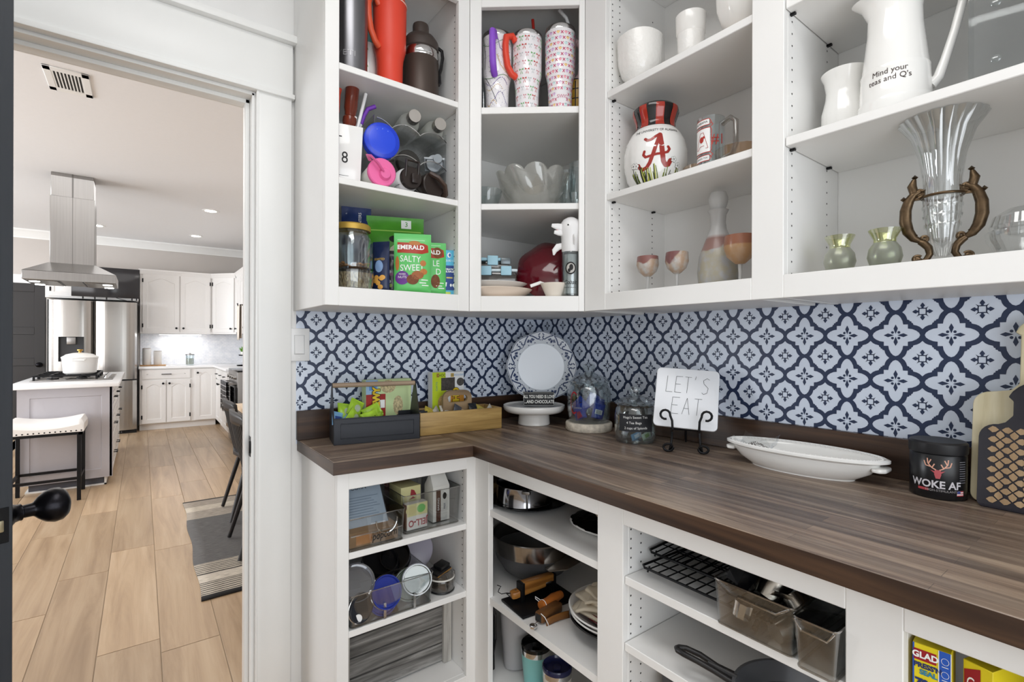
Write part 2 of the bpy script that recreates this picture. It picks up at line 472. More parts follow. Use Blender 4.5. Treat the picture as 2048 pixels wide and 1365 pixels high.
# ---------------------------------------------------------------- light switch
t = thing('light_switch', 'white rocker light switch on the wall beside the doorway casing', 'light switch', (-1.118, -.0012, 1.25))
build('switch_plate', G().box(-.035, -.0075, -.058, .035, 0, .058), white_plastic, t, bevel=.003)
build('rocker', G().add([(-.0165, -.0076, -.033), (.0165, -.0076, -.033), (.0165, -.0076, .033), (-.0165, -.0076, .033), (-.015, -.0125, -.031), (.015, -.0125, -.031), (.015, -.0085, .031), (-.015, -.0085, .031)],
                        [(0, 1, 5, 4), (1, 2, 6, 5), (2, 3, 7, 6), (3, 0, 4, 7), (4, 5, 6, 7)]), white_plastic, t)
g = G(); g.box(-.0175, -.0078, -.034, .0175, -.0074, .034); build('rocker_gap', g, M('switch_shadow_line', 'B9BABC', .6), t)
for z in (-.046, .046): build('screw', G().lathe([(0, -.0005), (.0028, -.0005), (.0026, .0006), (0, .0008)], 10, T(0, -.0077, 0, rx=PI / 2)), white_plastic, t, (0, 0, z))

# ---------------------------------------------------------------- the open black door, swung into the pantry
dm, n, L, b = nodes('black_door_paint', .5)
b.inputs['Base Color'].default_value = lin('23272D')
f = noise(n, L, coords(n, L, (60, 60, 4)), 1, 4); bp = n.new('ShaderNodeBump'); bp.inputs['Strength'].default_value = .25; bp.inputs['Distance'].default_value = .002; L.new(f, bp.inputs['Height']); L.new(bp.outputs[0], b.inputs['Normal'])
da = math.atan2(-.7255, .359)      # the leaf runs from its hinge towards the camera
door = bpy.data.objects.new('door_1', None); COL.objects.link(door); door['kind'] = 'structure'
door.location = (-2.09, 0, 0); door.rotation_euler = (0, 0, da)
DW = .8095
# in the door's own frame: x along the leaf, +y is the kitchen-side face seen past the edge
g = G(); g.box(0, -.035, .012, .115, 0, 2.03); g.box(DW - .115, -.035, .012, DW, 0, 2.03)
for z0, z1 in ((.012, .25), (.9, 1.03), (1.4, 1.5), (1.9, 2.03)): g.box(.115, -.035, z0, DW - .115, 0, z1)
build('door_frame', g, dm, door, bevel=.0015, seg=1)
for z0, z1 in ((.25, .9), (1.03, 1.4), (1.5, 1.9)): build('door_panel', G().box(.115, -.026, z0, DW - .115, -.009, z1), dm, door)
build('latch_plate', G().box(DW, -.03, .935, DW + .0012, -.005, .992), black_metal, door, bevel=.0004, seg=1)
build('latch_bolt', G().box(DW + .0012, -.023, .954, DW + .006, -.012, .973), M('latch_brass', 'CFC4A6', .3, metal=1), door, bevel=.002)
knob_prof = [(0, 0), (.034, 0), (.034, .004), (.03, .009), (.022, .014), (.0155, .02), (.014, .026), (.0145, .029), (.011, .031), (.0115, .044), (.0125, .047), (.019, .053), (.0265, .062), (.0305, .073), (.0295, .083), (.024, .09), (.014, .0945), (0, .096)]
bronze = M('oil_rubbed_bronze', '1B1A1E', .28, metal=.8)
build('knob', G().lathe(knob_prof, 36, T(DW - .06, 0, .963, rx=-PI / 2), 1, 1), bronze, door)
build('knob', G().lathe(knob_prof, 36, T(DW - .06, -.035, .963, rx=PI / 2)), bronze, door)
for z in (.2, 1.0, 1.8): build('hinge', G().box(-.002, -.03, z, .0, 0, z + .09).lathe([(0, z), (.006, z), (.006, z + .09), (0, z + .09)], 10, T(-.004, .006, 0)), black_metal, door)
# pantry ceiling fixture
t = thing('ceiling_light', 'flush square white ceiling light over the pantry', 'ceiling light', (-1.42, -1.55, CZ))
build('frame', G().box(-.38, -.68, -.03, .38, .68, 0), white_plastic, t, bevel=.006)
# ================================================================ the kitchen beyond the doorway
KY, KX0, KX1 = 7.45, -6.0, -.02
struct('wall_kitchen_back', G().box(KX0, KY, 0, .1, KY + .1, CZ), kitchen_wall_paint)
struct('wall_kitchen_right', G().box(KX1, .12, 0, .1, KY, CZ), kitchen_wall_paint)
g = G(); g.box(KX0 - .1, 0, 0, KX0, KY, CZ); struct('wall_kitchen_left', g, kitchen_wall_paint)
struct('wall_kitchen_front', G().box(KX0, 0, 0, WX0 - .1, .12, CZ), kitchen_wall_paint)
struct('ceiling_kitchen', G().box(KX0 - .1, .12, CZ, .1, KY + .1, CZ + .1), ceiling_paint)
# crown moulding
cp = [(0, -.115), (-.012, -.115), (-.014, -.1), (-.03, -.075), (-.055, -.045), (-.075, -.025), (-.085, -.018), (-.085, 0), (0, 0)]
struct('trim_4', G().prism([(KY + a, CZ + b) for a, b in cp], KX0, KX1, 'x'), trim_paint, smooth=20)
struct('trim_5', G().prism([(KX1 + a, CZ + b) for a, b in cp], .12, KY, 'y'), trim_paint, smooth=20)

cab = M('kitchen_cabinet_paint', 'EDEBE9', .4, var=.01)
island_paint = M('island_grey_paint', 'B2AFB4', .45, var=.015)
quartz = M('white_quartz', 'F2F2F3', .18, var=.02, scale=3)


def panel_door(w_, h, arch=0, rail=.055, d=.018, n=14):
    """raised-panel door, face at y=0 towards -Y, x 0..w, z 0..h"""
    g = G(); a, b_ = rail, w_ - rail; zt = h - rail - arch

    def loop(i, y):
        l = [(a + i, y, rail + i), (b_ - i, y, rail + i)]
        for k in range(n + 1):
            f = k / n; x = b_ - i + (a - b_ + 2 * i) * f
            z = zt - i + (arch * (.5 - .5 * math.cos(2 * PI * f)) ** .8 if arch else 0); l.append((x, y, z))
        return l
    out = [(0, 0, 0), (w_, 0, 0)] + [(w_ if k == 0 else 0 if k == n else b_ + (a - b_) * k / n, 0, h) for k in range(n + 1)]
    bk = [(x, d, z) for x, y, z in out]
    L_ = [bk, out, loop(0, 0), loop(.004, .006), loop(.012, .006), loop(.032, .0005)]; N = len(out); vs = sum(L_, []); fs = []
    for q in range(5):
        for k in range(N): j = (k + 1) % N; fs.append((q * N + k, q * N + j, (q + 1) * N + j, (q + 1) * N + k))
    fs.append(tuple(5 * N + k for k in range(N))); fs.append(tuple(reversed(range(N))))
    return g.add(vs, fs)


def knobby(parent, x, z, y=0, m=None):
    return build('knob', G().lathe([(0, 0), (.006, 0), (.006, .012), (.014, .018), (.015, .024), (.01, .029), (0, .03)], 14, T(x, y, z, rx=PI / 2)), black_metal, parent)


def bar_pull(parent, x, z, l=.12, y=0):
    g = G(); g.box(x - l / 2, y - .03, z - .005, x + l / 2, y - .02, z + .005)
    for k in (-1, 1): g.box(x + k * l * .4 - .004, y - .021, z - .004, x + k * l * .4 + .004, y, z + .004)
    return build('pull', g, black_metal, parent, bevel=.001, seg=1)


def hinge(parent, x, z, y=0):
    return build('hinge', G().box(x - .008, y - .006, z - .028, x + .008, y, z + .028), black_metal, parent, bevel=.002, seg=1)


def door(parent, x0, z0, x1, z1, y, arch=0, knob=None, hin=None, name='door', m=None):
    d = build(name, panel_door(x1 - x0, z1 - z0, arch), m or cab, parent, (x0, y, z0), smooth=25)
    if knob: knobby(d, knob[0], knob[1])
    if hin is not None:
        for z in (.09, z1 - z0 - .09): hinge(d, hin, z)
    return d


# upper cabinets
t = thing('upper_cabinet', 'white upper cabinet with two arched doors right of the fridge', 'cabinet', (0, 7.12, 0))
build('carcass', G().box(-1.582, 0, 1.378, -.69, .325, 2.25).box(-1.582, -.012, 1.378, -.687, 0, 1.405).box(-1.582, -.012, 2.24, -.687, 0, 2.27), cab, t)
build('crown', G().prism([(.02, 2.24), (-.01, 2.24), (-.03, 2.28), (-.045, 2.3), (-.045, 2.312), (.3, 2.312), (.3, 2.24)], -1.60, -.69, 'x'), cab, t, smooth=0)
door(t, -1.552, 1.405, -1.112, 2.24, -.02, .06, (.405, .055), 0); door(t, -1.094, 1.405, -.712, 2.24, -.02, .05, (.035, .055), .382)
t = thing('upper_cabinet', 'white upper corner cabinet with one narrow arched door set at an angle', 'cabinet', (-.687, 7.12, 0), -math.atan2(.32, .29))
cw = math.hypot(.32, .29)
build('carcass', G().box(0, 0, 1.378, cw, .3, 2.25), cab, t)
build('crown', G().prism([(.02, 2.24), (-.01, 2.24), (-.03, 2.28), (-.045, 2.3), (-.045, 2.312), (.3, 2.312), (.3, 2.24)], 0, cw, 'x'), cab, t, smooth=0)
door(t, .03, 1.405, cw - .03, 2.24, -.02, .04, (cw - .1, .055), 0)
t = thing('upper_cabinet', 'white upper cabinet on the right kitchen wall, mostly behind the casing', 'cabinet', (-.385, 6.78, 0), -PI / 2)
build('carcass', G().box(0, 0, 1.378, 1.3, .34, 2.25), cab, t)
build('crown', G().prism([(.02, 2.24), (-.01, 2.24), (-.03, 2.28), (-.045, 2.3), (-.045, 2.312), (.3, 2.312), (.3, 2.24)], 0, 1.3, 'x'), cab, t, smooth=0)
door(t, .03, 1.405, .44, 2.24, -.02, .05, (.04, .055)); door(t, .46, 1.405, .87, 2.24, -.02, .05, (.37, .055))
t = thing('under_cabinet_light', 'bright white strip light under the upper kitchen cabinet', 'light', (-1.084, 7.23, 1.378))
build('housing', G().box(-.27, -.035, -.014, .27, .035, -.001), white_plastic, t)
build('diffuser', G().box(-.262, -.03, -.018, .262, .03, -.0142), M('strip_light_diffuser', 'FFFFFF', .5, emit=22), t)
# marble backsplash
m_, n, L, b = nodes('marble_mosaic', .3)
v = coords(n, L, (1, 1, 1)); br = n.new('ShaderNodeTexBrick'); br.inputs['Scale'].default_value = 1; br.inputs['Brick Width'].default_value = .05; br.inputs['Row Height'].default_value = .025; br.inputs['Mortar Size'].default_value = .0012
br.inputs['Color1'].default_value = lin('F8F8FA'); br.inputs['Color2'].default_value = lin('EEF0F3'); br.inputs['Mortar'].default_value = lin('DCDDE0')
tc = n.new('ShaderNodeTexCoord'); sp = n.new('ShaderNodeSeparateXYZ'); cb = n.new('ShaderNodeCombineXYZ'); L.new(tc.outputs['Object'], sp.inputs[0]); L.new(sp.outputs['X'], cb.inputs[0]); L.new(sp.outputs['Z'], cb.inputs[1]); L.new(cb.outputs[0], br.inputs['Vector'])
nz = noise(n, L, coords(n, L, (6, 6, 6)), 2, 5, .6, .5); L.new(mixc(n, L, 1, br.outputs['Color'], ramp(n, L, nz, [(.35, 'F0F1F4'), (.6, 'FFFFFF')]), 'MULTIPLY'), b.inputs['Base Color'])
t = thing('backsplash', 'white marble mosaic backsplash behind the kitchen counter', 'backsplash')
build('tile_panel', G().box(-1.58, KY - .011, .906, KX1 - .012, KY - .001, 1.377), m_, t); build('tile_panel', G().box(KX1 - .011, 5.5, .906, KX1 - .001, KY - .0125, 1.377), m_, t)
# base cabinets
t = thing('base_cabinet', 'white base cabinet with a drawer and three arched doors under the far counter', 'cabinet', (0, 6.85, 0))
build('carcass', G().box(-1.585, 0, .09, -.655, .58, .87), cab, t)
build('toe_kick', G().box(-1.585, .05, 0, -.66, .58, .0905), cab, t)
dr = door(t, -1.56, .73, -.99, .855, -.018); bar_pull(dr, .285, .063)
door(t, -1.56, .1, -1.283, .705, -.018, .04, (.245, .56), 0); door(t, -1.27, .1, -.99, .705, -.018, .04, (.03, .56), .28)
door(t, -.925, .1, -.665, .86, -.018, .045, (.03, .7))
t = thing('base_cabinet', 'white run of drawers and doors along the right kitchen wall', 'cabinet', (-.65, 6.84, 0), -PI / 2)
build('carcass', G().box(.0, 0, .09, 1.3, .62, .87), cab, t); build('toe_kick', G().box(0, .05, 0, 1.3, .6, .0905), cab, t)
for k in range(3):
    x = .06 + k * .41
    d = door(t, x, .72, x + .38, .855, -.018, name='drawer'); bar_pull(d, .19, .067, .1)
    door(t, x, .1, x + .38, .7, -.018, .04, (.04 if k % 2 else .34, .55))
t = thing('kitchen_countertop', 'white quartz countertop along the far wall and round the corner', 'countertop')
build('slab', G().prism([(-1.597, 6.81), (-.69, 6.81), (-.69, 5.5), (KX1 - .001, 5.5), (KX1 - .001, KY - .001), (-1.597, KY - .001)], .8715, .905), quartz, t, bevel=.004)
# range on the right, plaid towel on its rail
t = thing('range', 'stainless steel range beside the right-hand kitchen counter', 'range', (-.66, 5.48, 0), -PI / 2)
build('body', G().box(0, 0, .02, .76, .62, .9), steel, t, bevel=.004); build('oven_door', G().box(.02, -.03, .18, .74, 0, .72), black_gloss, t, bevel=.004)
build('handle', G().tube([(.06, -.07, .76), (.7, -.07, .76)], .012, 10).box(.08, -.07, .752, .1, 0, .768).box(.66, -.07, .752, .68, 0, .768), steel, t)
build('cooktop', G().box(0, 0, .9, .76, .62, .92), black_gloss, t, bevel=.003)
for k in range(4): build('knob', G().lathe([(0, 0), (.022, 0), (.018, .03), (0, .03)], 12, T(.12 + k * .17, 0, .83, rx=PI / 2)), steel, t)
pl, n, L, b = nodes('plaid_cloth', .9)
v = coords(n, L, (1, 1, 1)); sp = n.new('ShaderNodeSeparateXYZ'); L.new(v, sp.inputs[0])


def stripes(n, L, s, per, wd, off=0):
    a = n.new('ShaderNodeMath'); a.operation = 'ADD'; a.inputs[1].default_value = off + 10; L.new(s, a.inputs[0])
    q = n.new('ShaderNodeMath'); q.operation = 'MODULO'; q.inputs[1].default_value = per; L.new(a.outputs[0], q.inputs[0])
    r = n.new('ShaderNodeMath'); r.operation = 'LESS_THAN'; r.inputs[1].default_value = wd; L.new(q.outputs[0], r.inputs[0]); return r.outputs[0]


mxm = n.new('ShaderNodeMath'); mxm.operation = 'MAXIMUM'; L.new(stripes(n, L, sp.outputs['X'], .055, .007), mxm.inputs[0]); L.new(stripes(n, L, sp.outputs['Z'], .06, .009), mxm.inputs[1])
L.new(mixc(n, L, mxm.outputs[0], lin('17171B'), lin('D8D8DA')), b.inputs['Base Color'])
t = thing('dish_towel', 'black and white plaid towel hanging from the range handle', 'towel', (-.742, 5.42, .76), -PI / 2)
g = G(); g.sheet(lambda u, v: (.02 + u * .5, -.012 + .012 * math.sin(u * 9) * v - .004, .016 - v * .36), 24, 8)
g.sheet(lambda u, v: (.02 + u * .5, .014 + .01 * math.sin(u * 7), .016 - v * .28), 24, 6); g.sheet(lambda u, v: (.02 + u * .5, -.016 + .03 * v, .016 + .004 * math.sin(v * PI)), 24, 3)
build('cloth', g, pl, t, solid=.003)
# tea towel on the hood bracket at the right
t = thing('hand_towel', 'beige tea towel hanging on a black hook near the plant', 'towel', (-.66, 4.5, 1.66), -PI / 2)
build('hook', G().tube([(0, .3, .02), (0, 0, .02), (0, -.03, .01), (0, -.035, .035)], .008, 8).tube([(-.09, -.015, .012), (.09, -.015, .012)], .006, 8), black_metal, t)
build('cloth', G().sheet(lambda u, v: (-.085 + u * .17, -.026 + .008 * math.sin(u * 12) * v, .02 - v * .4), 18, 6).sheet(lambda u, v: (-.085 + u * .17, -.004 + .008 * math.sin(u * 10) * v, .02 - v * .38), 18, 6), M('linen_towel', 'D6CEC4', .9, var=.05), t, solid=.003)
# things on the far counter
zc = .905
t = thing('cutting_board', 'round-edged wooden board under the two white canisters', 'cutting board', (-1.44, 7.06, zc))
build('board', G().prism([(-.145, -.1), (.16, -.1), (.17, .1), (-.145, .1)], 0, .016), wood('board_wood', '9A6F44', 'B88A58', 'CDA372', .5), t, bevel=.004)
for k, (x, y, r, h, lb) in enumerate(((-1.503, 7.08, .052, .235, 'taller white canister with a dark rim on the wooden board by the fridge'), (-1.372, 7.1, .05, .195, 'shorter white canister with a dark rim on the wooden board'))):
    t = thing('canister', lb, 'canister', (x, y, zc + .016), group='white kitchen canisters')
    build('body', G().lathe([(0, 0), (r * .9, 0), (r, .012), (r, h), (r - .006, h), (r - .006, h - .015), (0, h - .015)], 28), white_ceramic, t)
    build('lid', G().lathe([(0, h - .006), (r * .93, h - .006), (r * .93, h + .006), (0, h + .008)], 28), M('canister_rim_%d' % k, '8C7B6A', .5), t)
t = thing('glass_jar', 'small glass jar candle on the far counter under the strip light', 'jar', (-.975, 7.1, zc))
build('jar', G().lathe([(0, 0), (.05, 0), (.055, .01), (.055, .15), (.051, .15), (.05, .012), (0, .012)], 24), thin_glass, t)
build('lid', G().lathe([(0, .15), (.058, .15), (.058, .165), (.015, .17), (.015, .18), (0, .185)], 24), steel, t)
build('wax', G().lathe([(0, .013), (.049, .013), (.049, .1), (0, .1)], 20), M('wax', 'D8D6C4', .6), t)
t = thing('tiered_tray', 'small black tiered tray on the counter in the far corner', 'tray', (-.335, 6.35, zc))
build('tray', G().lathe([(0, 0), (.11, 0), (.12, .015), (.115, .016), (.105, .004), (0, .004)], 24).lathe([(0, .15), (.085, .15), (.095, .165), (.09, .166), (.08, .154), (0, .154)], 24), black_metal, t)
build('post', G().lathe([(0, 0), (.006, 0), (.006, .24), (0, .25)], 8), black_metal, t)
t = thing('potted_plant', 'little green plant in a white pot on the tiered tray', 'plant', (-.37, 6.33, zc + .155))
build('pot', G().lathe([(0, 0), (.03, 0), (.038, .055), (.034, .055), (.03, .045), (0, .045)], 16), white_ceramic, t)
g = G()
for k in range(46):
    a, e, l = random.uniform(0, 6.28), random.uniform(.3, 1.4), random.uniform(.05, .1); d = Vector((math.cos(a) * math.cos(e), math.sin(a) * math.cos(e), math.sin(e))) * l
    q = Vector((-math.sin(a), math.cos(a), 0)) * .012; o_ = Vector((0, 0, .045)); g.add([o_, o_ + d * .55 + q, o_ + d, o_ + d * .55 - q], [(0, 1, 2, 3)])
build('leaves', g, M('leaf_green', '6FA832', .5, var=.2), t)

# fridge
t = thing('refrigerator', 'stainless french-door refrigerator with a water dispenser', 'refrigerator', (0, 6.78, 0))
build('cabinet_body', G().box(-2.535, .02, .03, -1.612, .66, 1.8), M('fridge_side', '5E5D5D', .4), t)
fr = brushed('fridge_steel', 'B4B1AD', .2, axis=2, amount=.05)


def bowed(x0, x1, z0, z1, bow=.03, cut=None):
    g = G(); nx = 20

    def P(u, z): return (x0 + (x1 - x0) * u, -.045 - bow * (1 - (2 * u - 1) ** 4) + .04 * max(0, (abs(2 * u - 1) - .93) / .07) ** 2, z)
    for k in range(nx):
        for za, zb in ((z0, z1),) if not cut else ((z0, cut[1]), (cut[1], cut[3]), (cut[3], z1)):
            u0, u1 = k / nx, (k + 1) / nx
            if cut and za == cut[1] and u0 >= cut[0] - .01 and u1 <= cut[2] + .01: continue
            g.add([P(u0, za), P(u1, za), P(u1, zb), P(u0, zb)], [(0, 1, 2, 3)])
    g.add([P(0, z0), P(0, z1), (x0, .015, z1), (x0, .015, z0)], [(0, 1, 2, 3)]); g.add([P(1, z0), P(1, z1), (x1, .015, z1), (x1, .015, z0)], [(0, 1, 2, 3)])
    for z in (z0, z1): g.add([P(k / nx, z) for k in range(nx + 1)] + [(x1, .015, z), (x0, .015, z)], [tuple(range(nx + 3))])
    return g


ld = build('door', bowed(-2.53, -2.078, .745, 1.795, cut=(.25, 1.0, .8, 1.32)), fr, t)
build('dispenser', G().add([(-2.42, -.08, 1.0), (-2.165, -.08, 1.0), (-2.165, -.08, 1.32), (-2.42, -.08, 1.32), (-2.42, .0, 1.0), (-2.165, .0, 1.0), (-2.165, .0, 1.32), (-2.42, .0, 1.32)], [(4, 5, 6, 7), (0, 1, 5, 4), (1, 2, 6, 5), (2, 3, 7, 6), (3, 0, 4, 7)]), M('dispenser_dark', '3C3D40', .3), ld)
build('dispenser_nozzle', G().box(-2.34, -.06, 1.22, -2.25, -.005, 1.32), steel, ld, bevel=.006)
build('door', bowed(-2.07, -1.615, .745, 1.795), fr, t); build('freezer_drawer', bowed(-2.53, -1.615, .05, .725), fr, t)
build('drawer_gap', G().box(-2.53, -.03, .725, -1.615, .01, .745), black_plastic, t); build('foot_grille', G().box(-2.53, -.02, .0, -1.615, .3, .03), black_plastic, t)
build('badge', G().box(-2.5, -.0505, 1.745, -2.455, -.049, 1.757), chrome, ld)
t = thing('upper_cabinet', 'white cabinet over the refrigerator behind the television', 'cabinet', (0, 6.86, 0))
build('carcass', G().box(-2.56, 0, 1.83, -1.6, .58, 2.25), cab, t); door(t, -2.53, 1.85, -2.09, 2.23, -.018, .03, None, .02); door(t, -2.07, 1.85, -1.62, 2.23, -.018, .03)
t = thing('television', 'flat black television over the refrigerator', 'television', (-1.94, 6.7, 2.05), -.0)
build('screen', G().box(-.355, 0, -.2, .355, .03, .2), M('tv_screen', '2C2B2D', .12), t, bevel=.004); build('back_box', G().box(-.2, .03, -.15, .2, .07, .1), black_plastic, t)
for x in (-.24, -.12, .0, .27, .32): build('bracket', G().box(x - .008, .0, -.228, x + .008, .02, -.2), black_plastic, t)
build('cable', G().tube([(.1, .02, -.2), (.16, .02, -.22), (.22, .02, -.235)], .004, 6), black_plastic, t)
# dark door at the far left
dk = M('kitchen_black_door_paint', '2D2B2B', .45)
o = bpy.data.objects.new('door_2', None); COL.objects.link(o); o['kind'] = 'structure'; o.location = (-3.42, KY - .04, 0)
g = G(); W = .8
g.box(0, 0, .01, .11, .038, 2.04); g.box(W - .11, 0, .01, W, .038, 2.04)
for z0, z1 in ((.01, .2), (.93, 1.03), (1.35, 1.45), (1.93, 2.04)): g.box(.11, 0, z0, W - .11, .038, z1)
build('door_frame', g, dk, o, bevel=.002, seg=1)
for z0, z1 in ((.2, .93), (1.03, 1.35), (1.45, 1.93)): build('door_panel', G().box(.11, .012, z0, W - .11, .03, z1), dk, o)
build('knob', G().lathe(knob_prof, 20, T(W - .06, 0, .94, rx=PI / 2)), bronze, o)
struct('trim_6', G().box(-3.53, KY - .02, 0, -3.425, KY, 2.05).box(-2.615, KY - .02, 0, -2.57, KY, 2.05).box(-3.53, KY - .02, 2.045, -2.57, KY, 2.16), trim_paint)

# island, cooktop, dutch oven
t = thing('kitchen_island', 'grey panelled kitchen island with white drawers on its side', 'island', (0, 3.75, 0))
build('body', G().box(-2.372, .02, .075, -1.774, 1.85, .865), island_paint, t)
build('end_panel', panel_door(.606, .79, 0, .075, .02), island_paint, t, (-2.372, 0, .075), smooth=25)
build('corner_post', G().box(-1.79, 0, .075, -1.768, .095, .865), island_paint, t, bevel=.003)
build('toe_kick', G().box(-2.31, .06, .012, -1.83, 1.8, .0752), M('toe_kick_slate', '51525A', .5), t); build('toe_trim', G().box(-2.33, .045, 0, -1.81, 1.8, .012).box(-1.825, .045, 0, -1.81, 1.8, .075), trim_paint, t)
for k, y0 in enumerate((.1, .68, 1.26)):
    for z0, z1 in ((.1, .36), (.38, .62), (.64, .85)):
        d = build('drawer', panel_door(.55, z1 - z0, 0, .04, .02), cab, t, (-1.77, y0, z0), (0, 0, PI / 2), smooth=25); bar_pull(d, .275, (z1 - z0) / 2, .13)
t = thing('island_countertop', 'white quartz top of the kitchen island', 'countertop', (0, 3.75, 0))
build('slab', G().box(-2.44, -.045, .866, -1.722, 1.9, .9), quartz, t, bevel=.004)
t = thing('gas_cooktop', 'stainless gas cooktop with black grates set in the island', 'cooktop', (-2.08, 4.55, .9))
build('pan', G().box(-.27, -.42, 0, .3, .42, .012), steel, t, bevel=.005)
for y in (-.28, 0, .28):
    g = G(); x0, x1 = -.25, .19
    for a in (-.13, .13): g.box(x0, y + a - .006, .042, x1, y + a + .006, .056)
    for k in range(5): xx = x0 + .006 + k * (x1 - x0 - .012) / 4; g.box(xx - .006, y - .13, .042, xx + .006, y + .13, .056)
    for xx in (x0 + .008, x1 - .008):
        for a in (-.125, .125): g.box(xx - .008, y + a - .008, .01, xx + .008, y + a + .008, .044)
    build('grate', g, black_metal, t, bevel=.002, seg=1)
    for xx in (-.13, .07): build('burner', G().lathe([(0, .01), (.045, .012), (.04, .026), (.03, .03), (0, .03)], 18, T(xx, y, 0)), black_plastic, t)
for k in range(5): build('control_knob', G().lathe([(0, .012), (.018, .012), (.016, .035), (0, .036)], 14, T(.245, -.3 + k * .15, 0)), chrome, t)
t = thing('dutch_oven', 'white enamel dutch oven with a gold knob on the cooktop', 'pot', (-2.03, 4.35, .9565))
build('pot', G().lathe([(0, 0), (.11, 0), (.122, .012), (.133, .14), (.137, .148), (.127, .148), (.118, .02), (0, .012)], 36), white_ceramic, t)
build('lid', G().lathe([(.137, .149), (.137, .156), (.1, .182), (.05, .195), (0, .2)], 36), white_ceramic, t)
build('knob', G().lathe([(0, .199), (.012, .199), (.01, .21), (.022, .218), (.022, .226), (0, .23)], 18), M('gold', 'C79A4A', .25, metal=1), t)
for k in (-1, 1): build('handle', G().tube([(-.045, -.128 * k, .135), (-.04, -.165 * k, .13), (.04, -.165 * k, .13), (.045, -.128 * k, .135)], .009, 8), white_ceramic, t)

# hood
t = thing('range_hood', 'stainless island range hood hanging from the kitchen ceiling', 'range hood', (-2.065, 4.24, 0))
g = G(); g.box(-.3125, -.265, 1.79, .3125, .265, 1.868); fr_ = [(-.3125, -.265, 1.868), (.3125, -.265, 1.868), (.3125, .265, 1.868), (-.3125, .265, 1.868), (-.16, -.14, 1.96), (.16, -.14, 1.96), (.16, .14, 1.96), (-.16, .14, 1.96)]
g.add(fr_, [(0, 1, 5, 4), (1, 2, 6, 5), (2, 3, 7, 6), (3, 0, 4, 7), (4, 5, 6, 7)]); build('canopy', g, steel, t, bevel=.003, seg=1)
build('chimney', G().box(-.152, -.13, 1.955, .152, .13, 2.56), steel, t, bevel=.002, seg=1); build('chimney_sleeve', G().box(-.146, -.124, 2.56, .146, .124, CZ), steel, t, bevel=.002, seg=1)
build('chimney_seam', G().box(-.002, -.1312, 1.955, .002, -.129, 2.56).box(-.0055, -.1255, 2.56, .0055, -.123, CZ), M('seam_shadow', '6A6866', .5), t)
for x in (-.19, .19):
    build('filter', G().box(x - .1, -.22, 1.783, x + .1, .22, 1.79), brushed('filter_steel', '8C8985', .35), t, bevel=.002, seg=1)
    for y in (-.15, .15): build('lamp', G().lathe([(0, -.004), (.034, -.004), (.036, 0), (0, 0)], 16, T(x * 1.3, y, 1.783)), M('hood_lamp', 'FFFFFA', .5, emit=14), t)
build('baffle_gap', G().box(-.085, -.23, 1.786, -.075, .23, 1.7895).box(.075, -.23, 1.786, .085, .23, 1.7895), black_plastic, t)

# stool
t = thing('counter_stool', 'white upholstered saddle stool with nailheads and black legs by the island', 'stool', (-2.16, 3.535, 0))


def saddle(u, v):
    x, y = (u - .5), (v - .5); ex = max(0, abs(x) * 2 - .86) / .14; ey = max(0, abs(y) * 2 - .8) / .2
    return (x * .46, y * .4, .624 + .13 * x * x - .05 * (ex ** 3) - .045 * (ey ** 3))


g = G(); g.sheet(saddle, 24, 16)
g.add([(-.228, -.197, .545), (.228, -.197, .545), (.228, .197, .545), (-.228, .197, .545)], [(0, 1, 2, 3)])
rim = [saddle(i / 24, 0) for i in range(25)] + [saddle(1, j / 16) for j in range(1, 17)] + [saddle(i / 24, 1) for i in range(23, -1, -1)] + [saddle(0, j / 16) for j in range(15, 0, -1)]
low = [(x * .99, y * .99, .545) for x, y, z in rim]; k = len(rim); g.add(rim + low, [(i, (i + 1) % k, (i + 1) % k + k, i + k) for i in range(k)])
seat = build('seat', g, M('white_leather', 'EFEDEA', .45, var=.02, bump=.03, scale=60), t, smooth=60)
g = G()
for i in range(15):
    for y in (-.199, .199): g.lathe([(.0055, 0), (.004, .003), (0, .004)], 8, T(-.215 + i * .43 / 14, y, .556, rx=PI / 2 if y < 0 else -PI / 2))
stuff(build('nailheads', g, black_metal, seat))
build('seat_frame', G().box(-.222, -.19, .522, .222, -.165, .545).box(-.222, .165, .522, .222, .19, .545).box(-.222, -.19, .522, -.197, .19, .545).box(.197, -.19, .522, .222, .19, .545), black_metal, t)
for x in (-.2, .2):
    for y in (-.177, .177): build('leg', G().box(x - .0125, y - .0125, 0, x + .0125, y + .0125, .523), black_metal, t, bevel=.002, seg=1)
for y in (-.177, .177): build('rung', G().box(-.19, y - .009, .165, .19, y + .009, .185), black_metal, t)
for x in (-.2, .2): build('rung', G().box(x - .009, -.17, .165, x + .009, .17, .185), black_metal, t)

# striped rug
rm, n, L, b = nodes('striped_rug_weave', .95)
v = coords(n, L, (1, 1, 1)); sp = n.new('ShaderNodeSeparateXYZ'); L.new(v, sp.inputs[0])
wob = noise(n, L, coords(n, L, (5, 5, 1)), 2, 2); am = n.new('ShaderNodeMath'); am.operation = 'MULTIPLY_ADD'; am.inputs[1].default_value = .012; L.new(wob, am.inputs[0]); L.new(sp.outputs['Y'], am.inputs[2]); Y = am.outputs[0]
dv = n.new('ShaderNodeMath'); dv.operation = 'DIVIDE'; dv.inputs[1].default_value = 1.795; L.new(Y, dv.inputs[0])
r = n.new('ShaderNodeValToRGB'); r.color_ramp.interpolation = 'CONSTANT'; e = r.color_ramp.elements
st = [(0, '1F1C1B'), (.024, 'D2C6B4'), (.106, '2A2725'), (.112, 'D9CDBC'), (.168, '2A2725'), (.174, 'D2C6B4'), (.26, '6B6866'), (.735, 'B9AD9E'), (.838, 'CFC3B1'), (.905, 'B3A798'), (.985, '1F1C1B')]
while len(e) < len(st): e.new(.5)
for i, (p_, h_) in enumerate(st): e[i].position = p_; e[i].color = lin(h_)
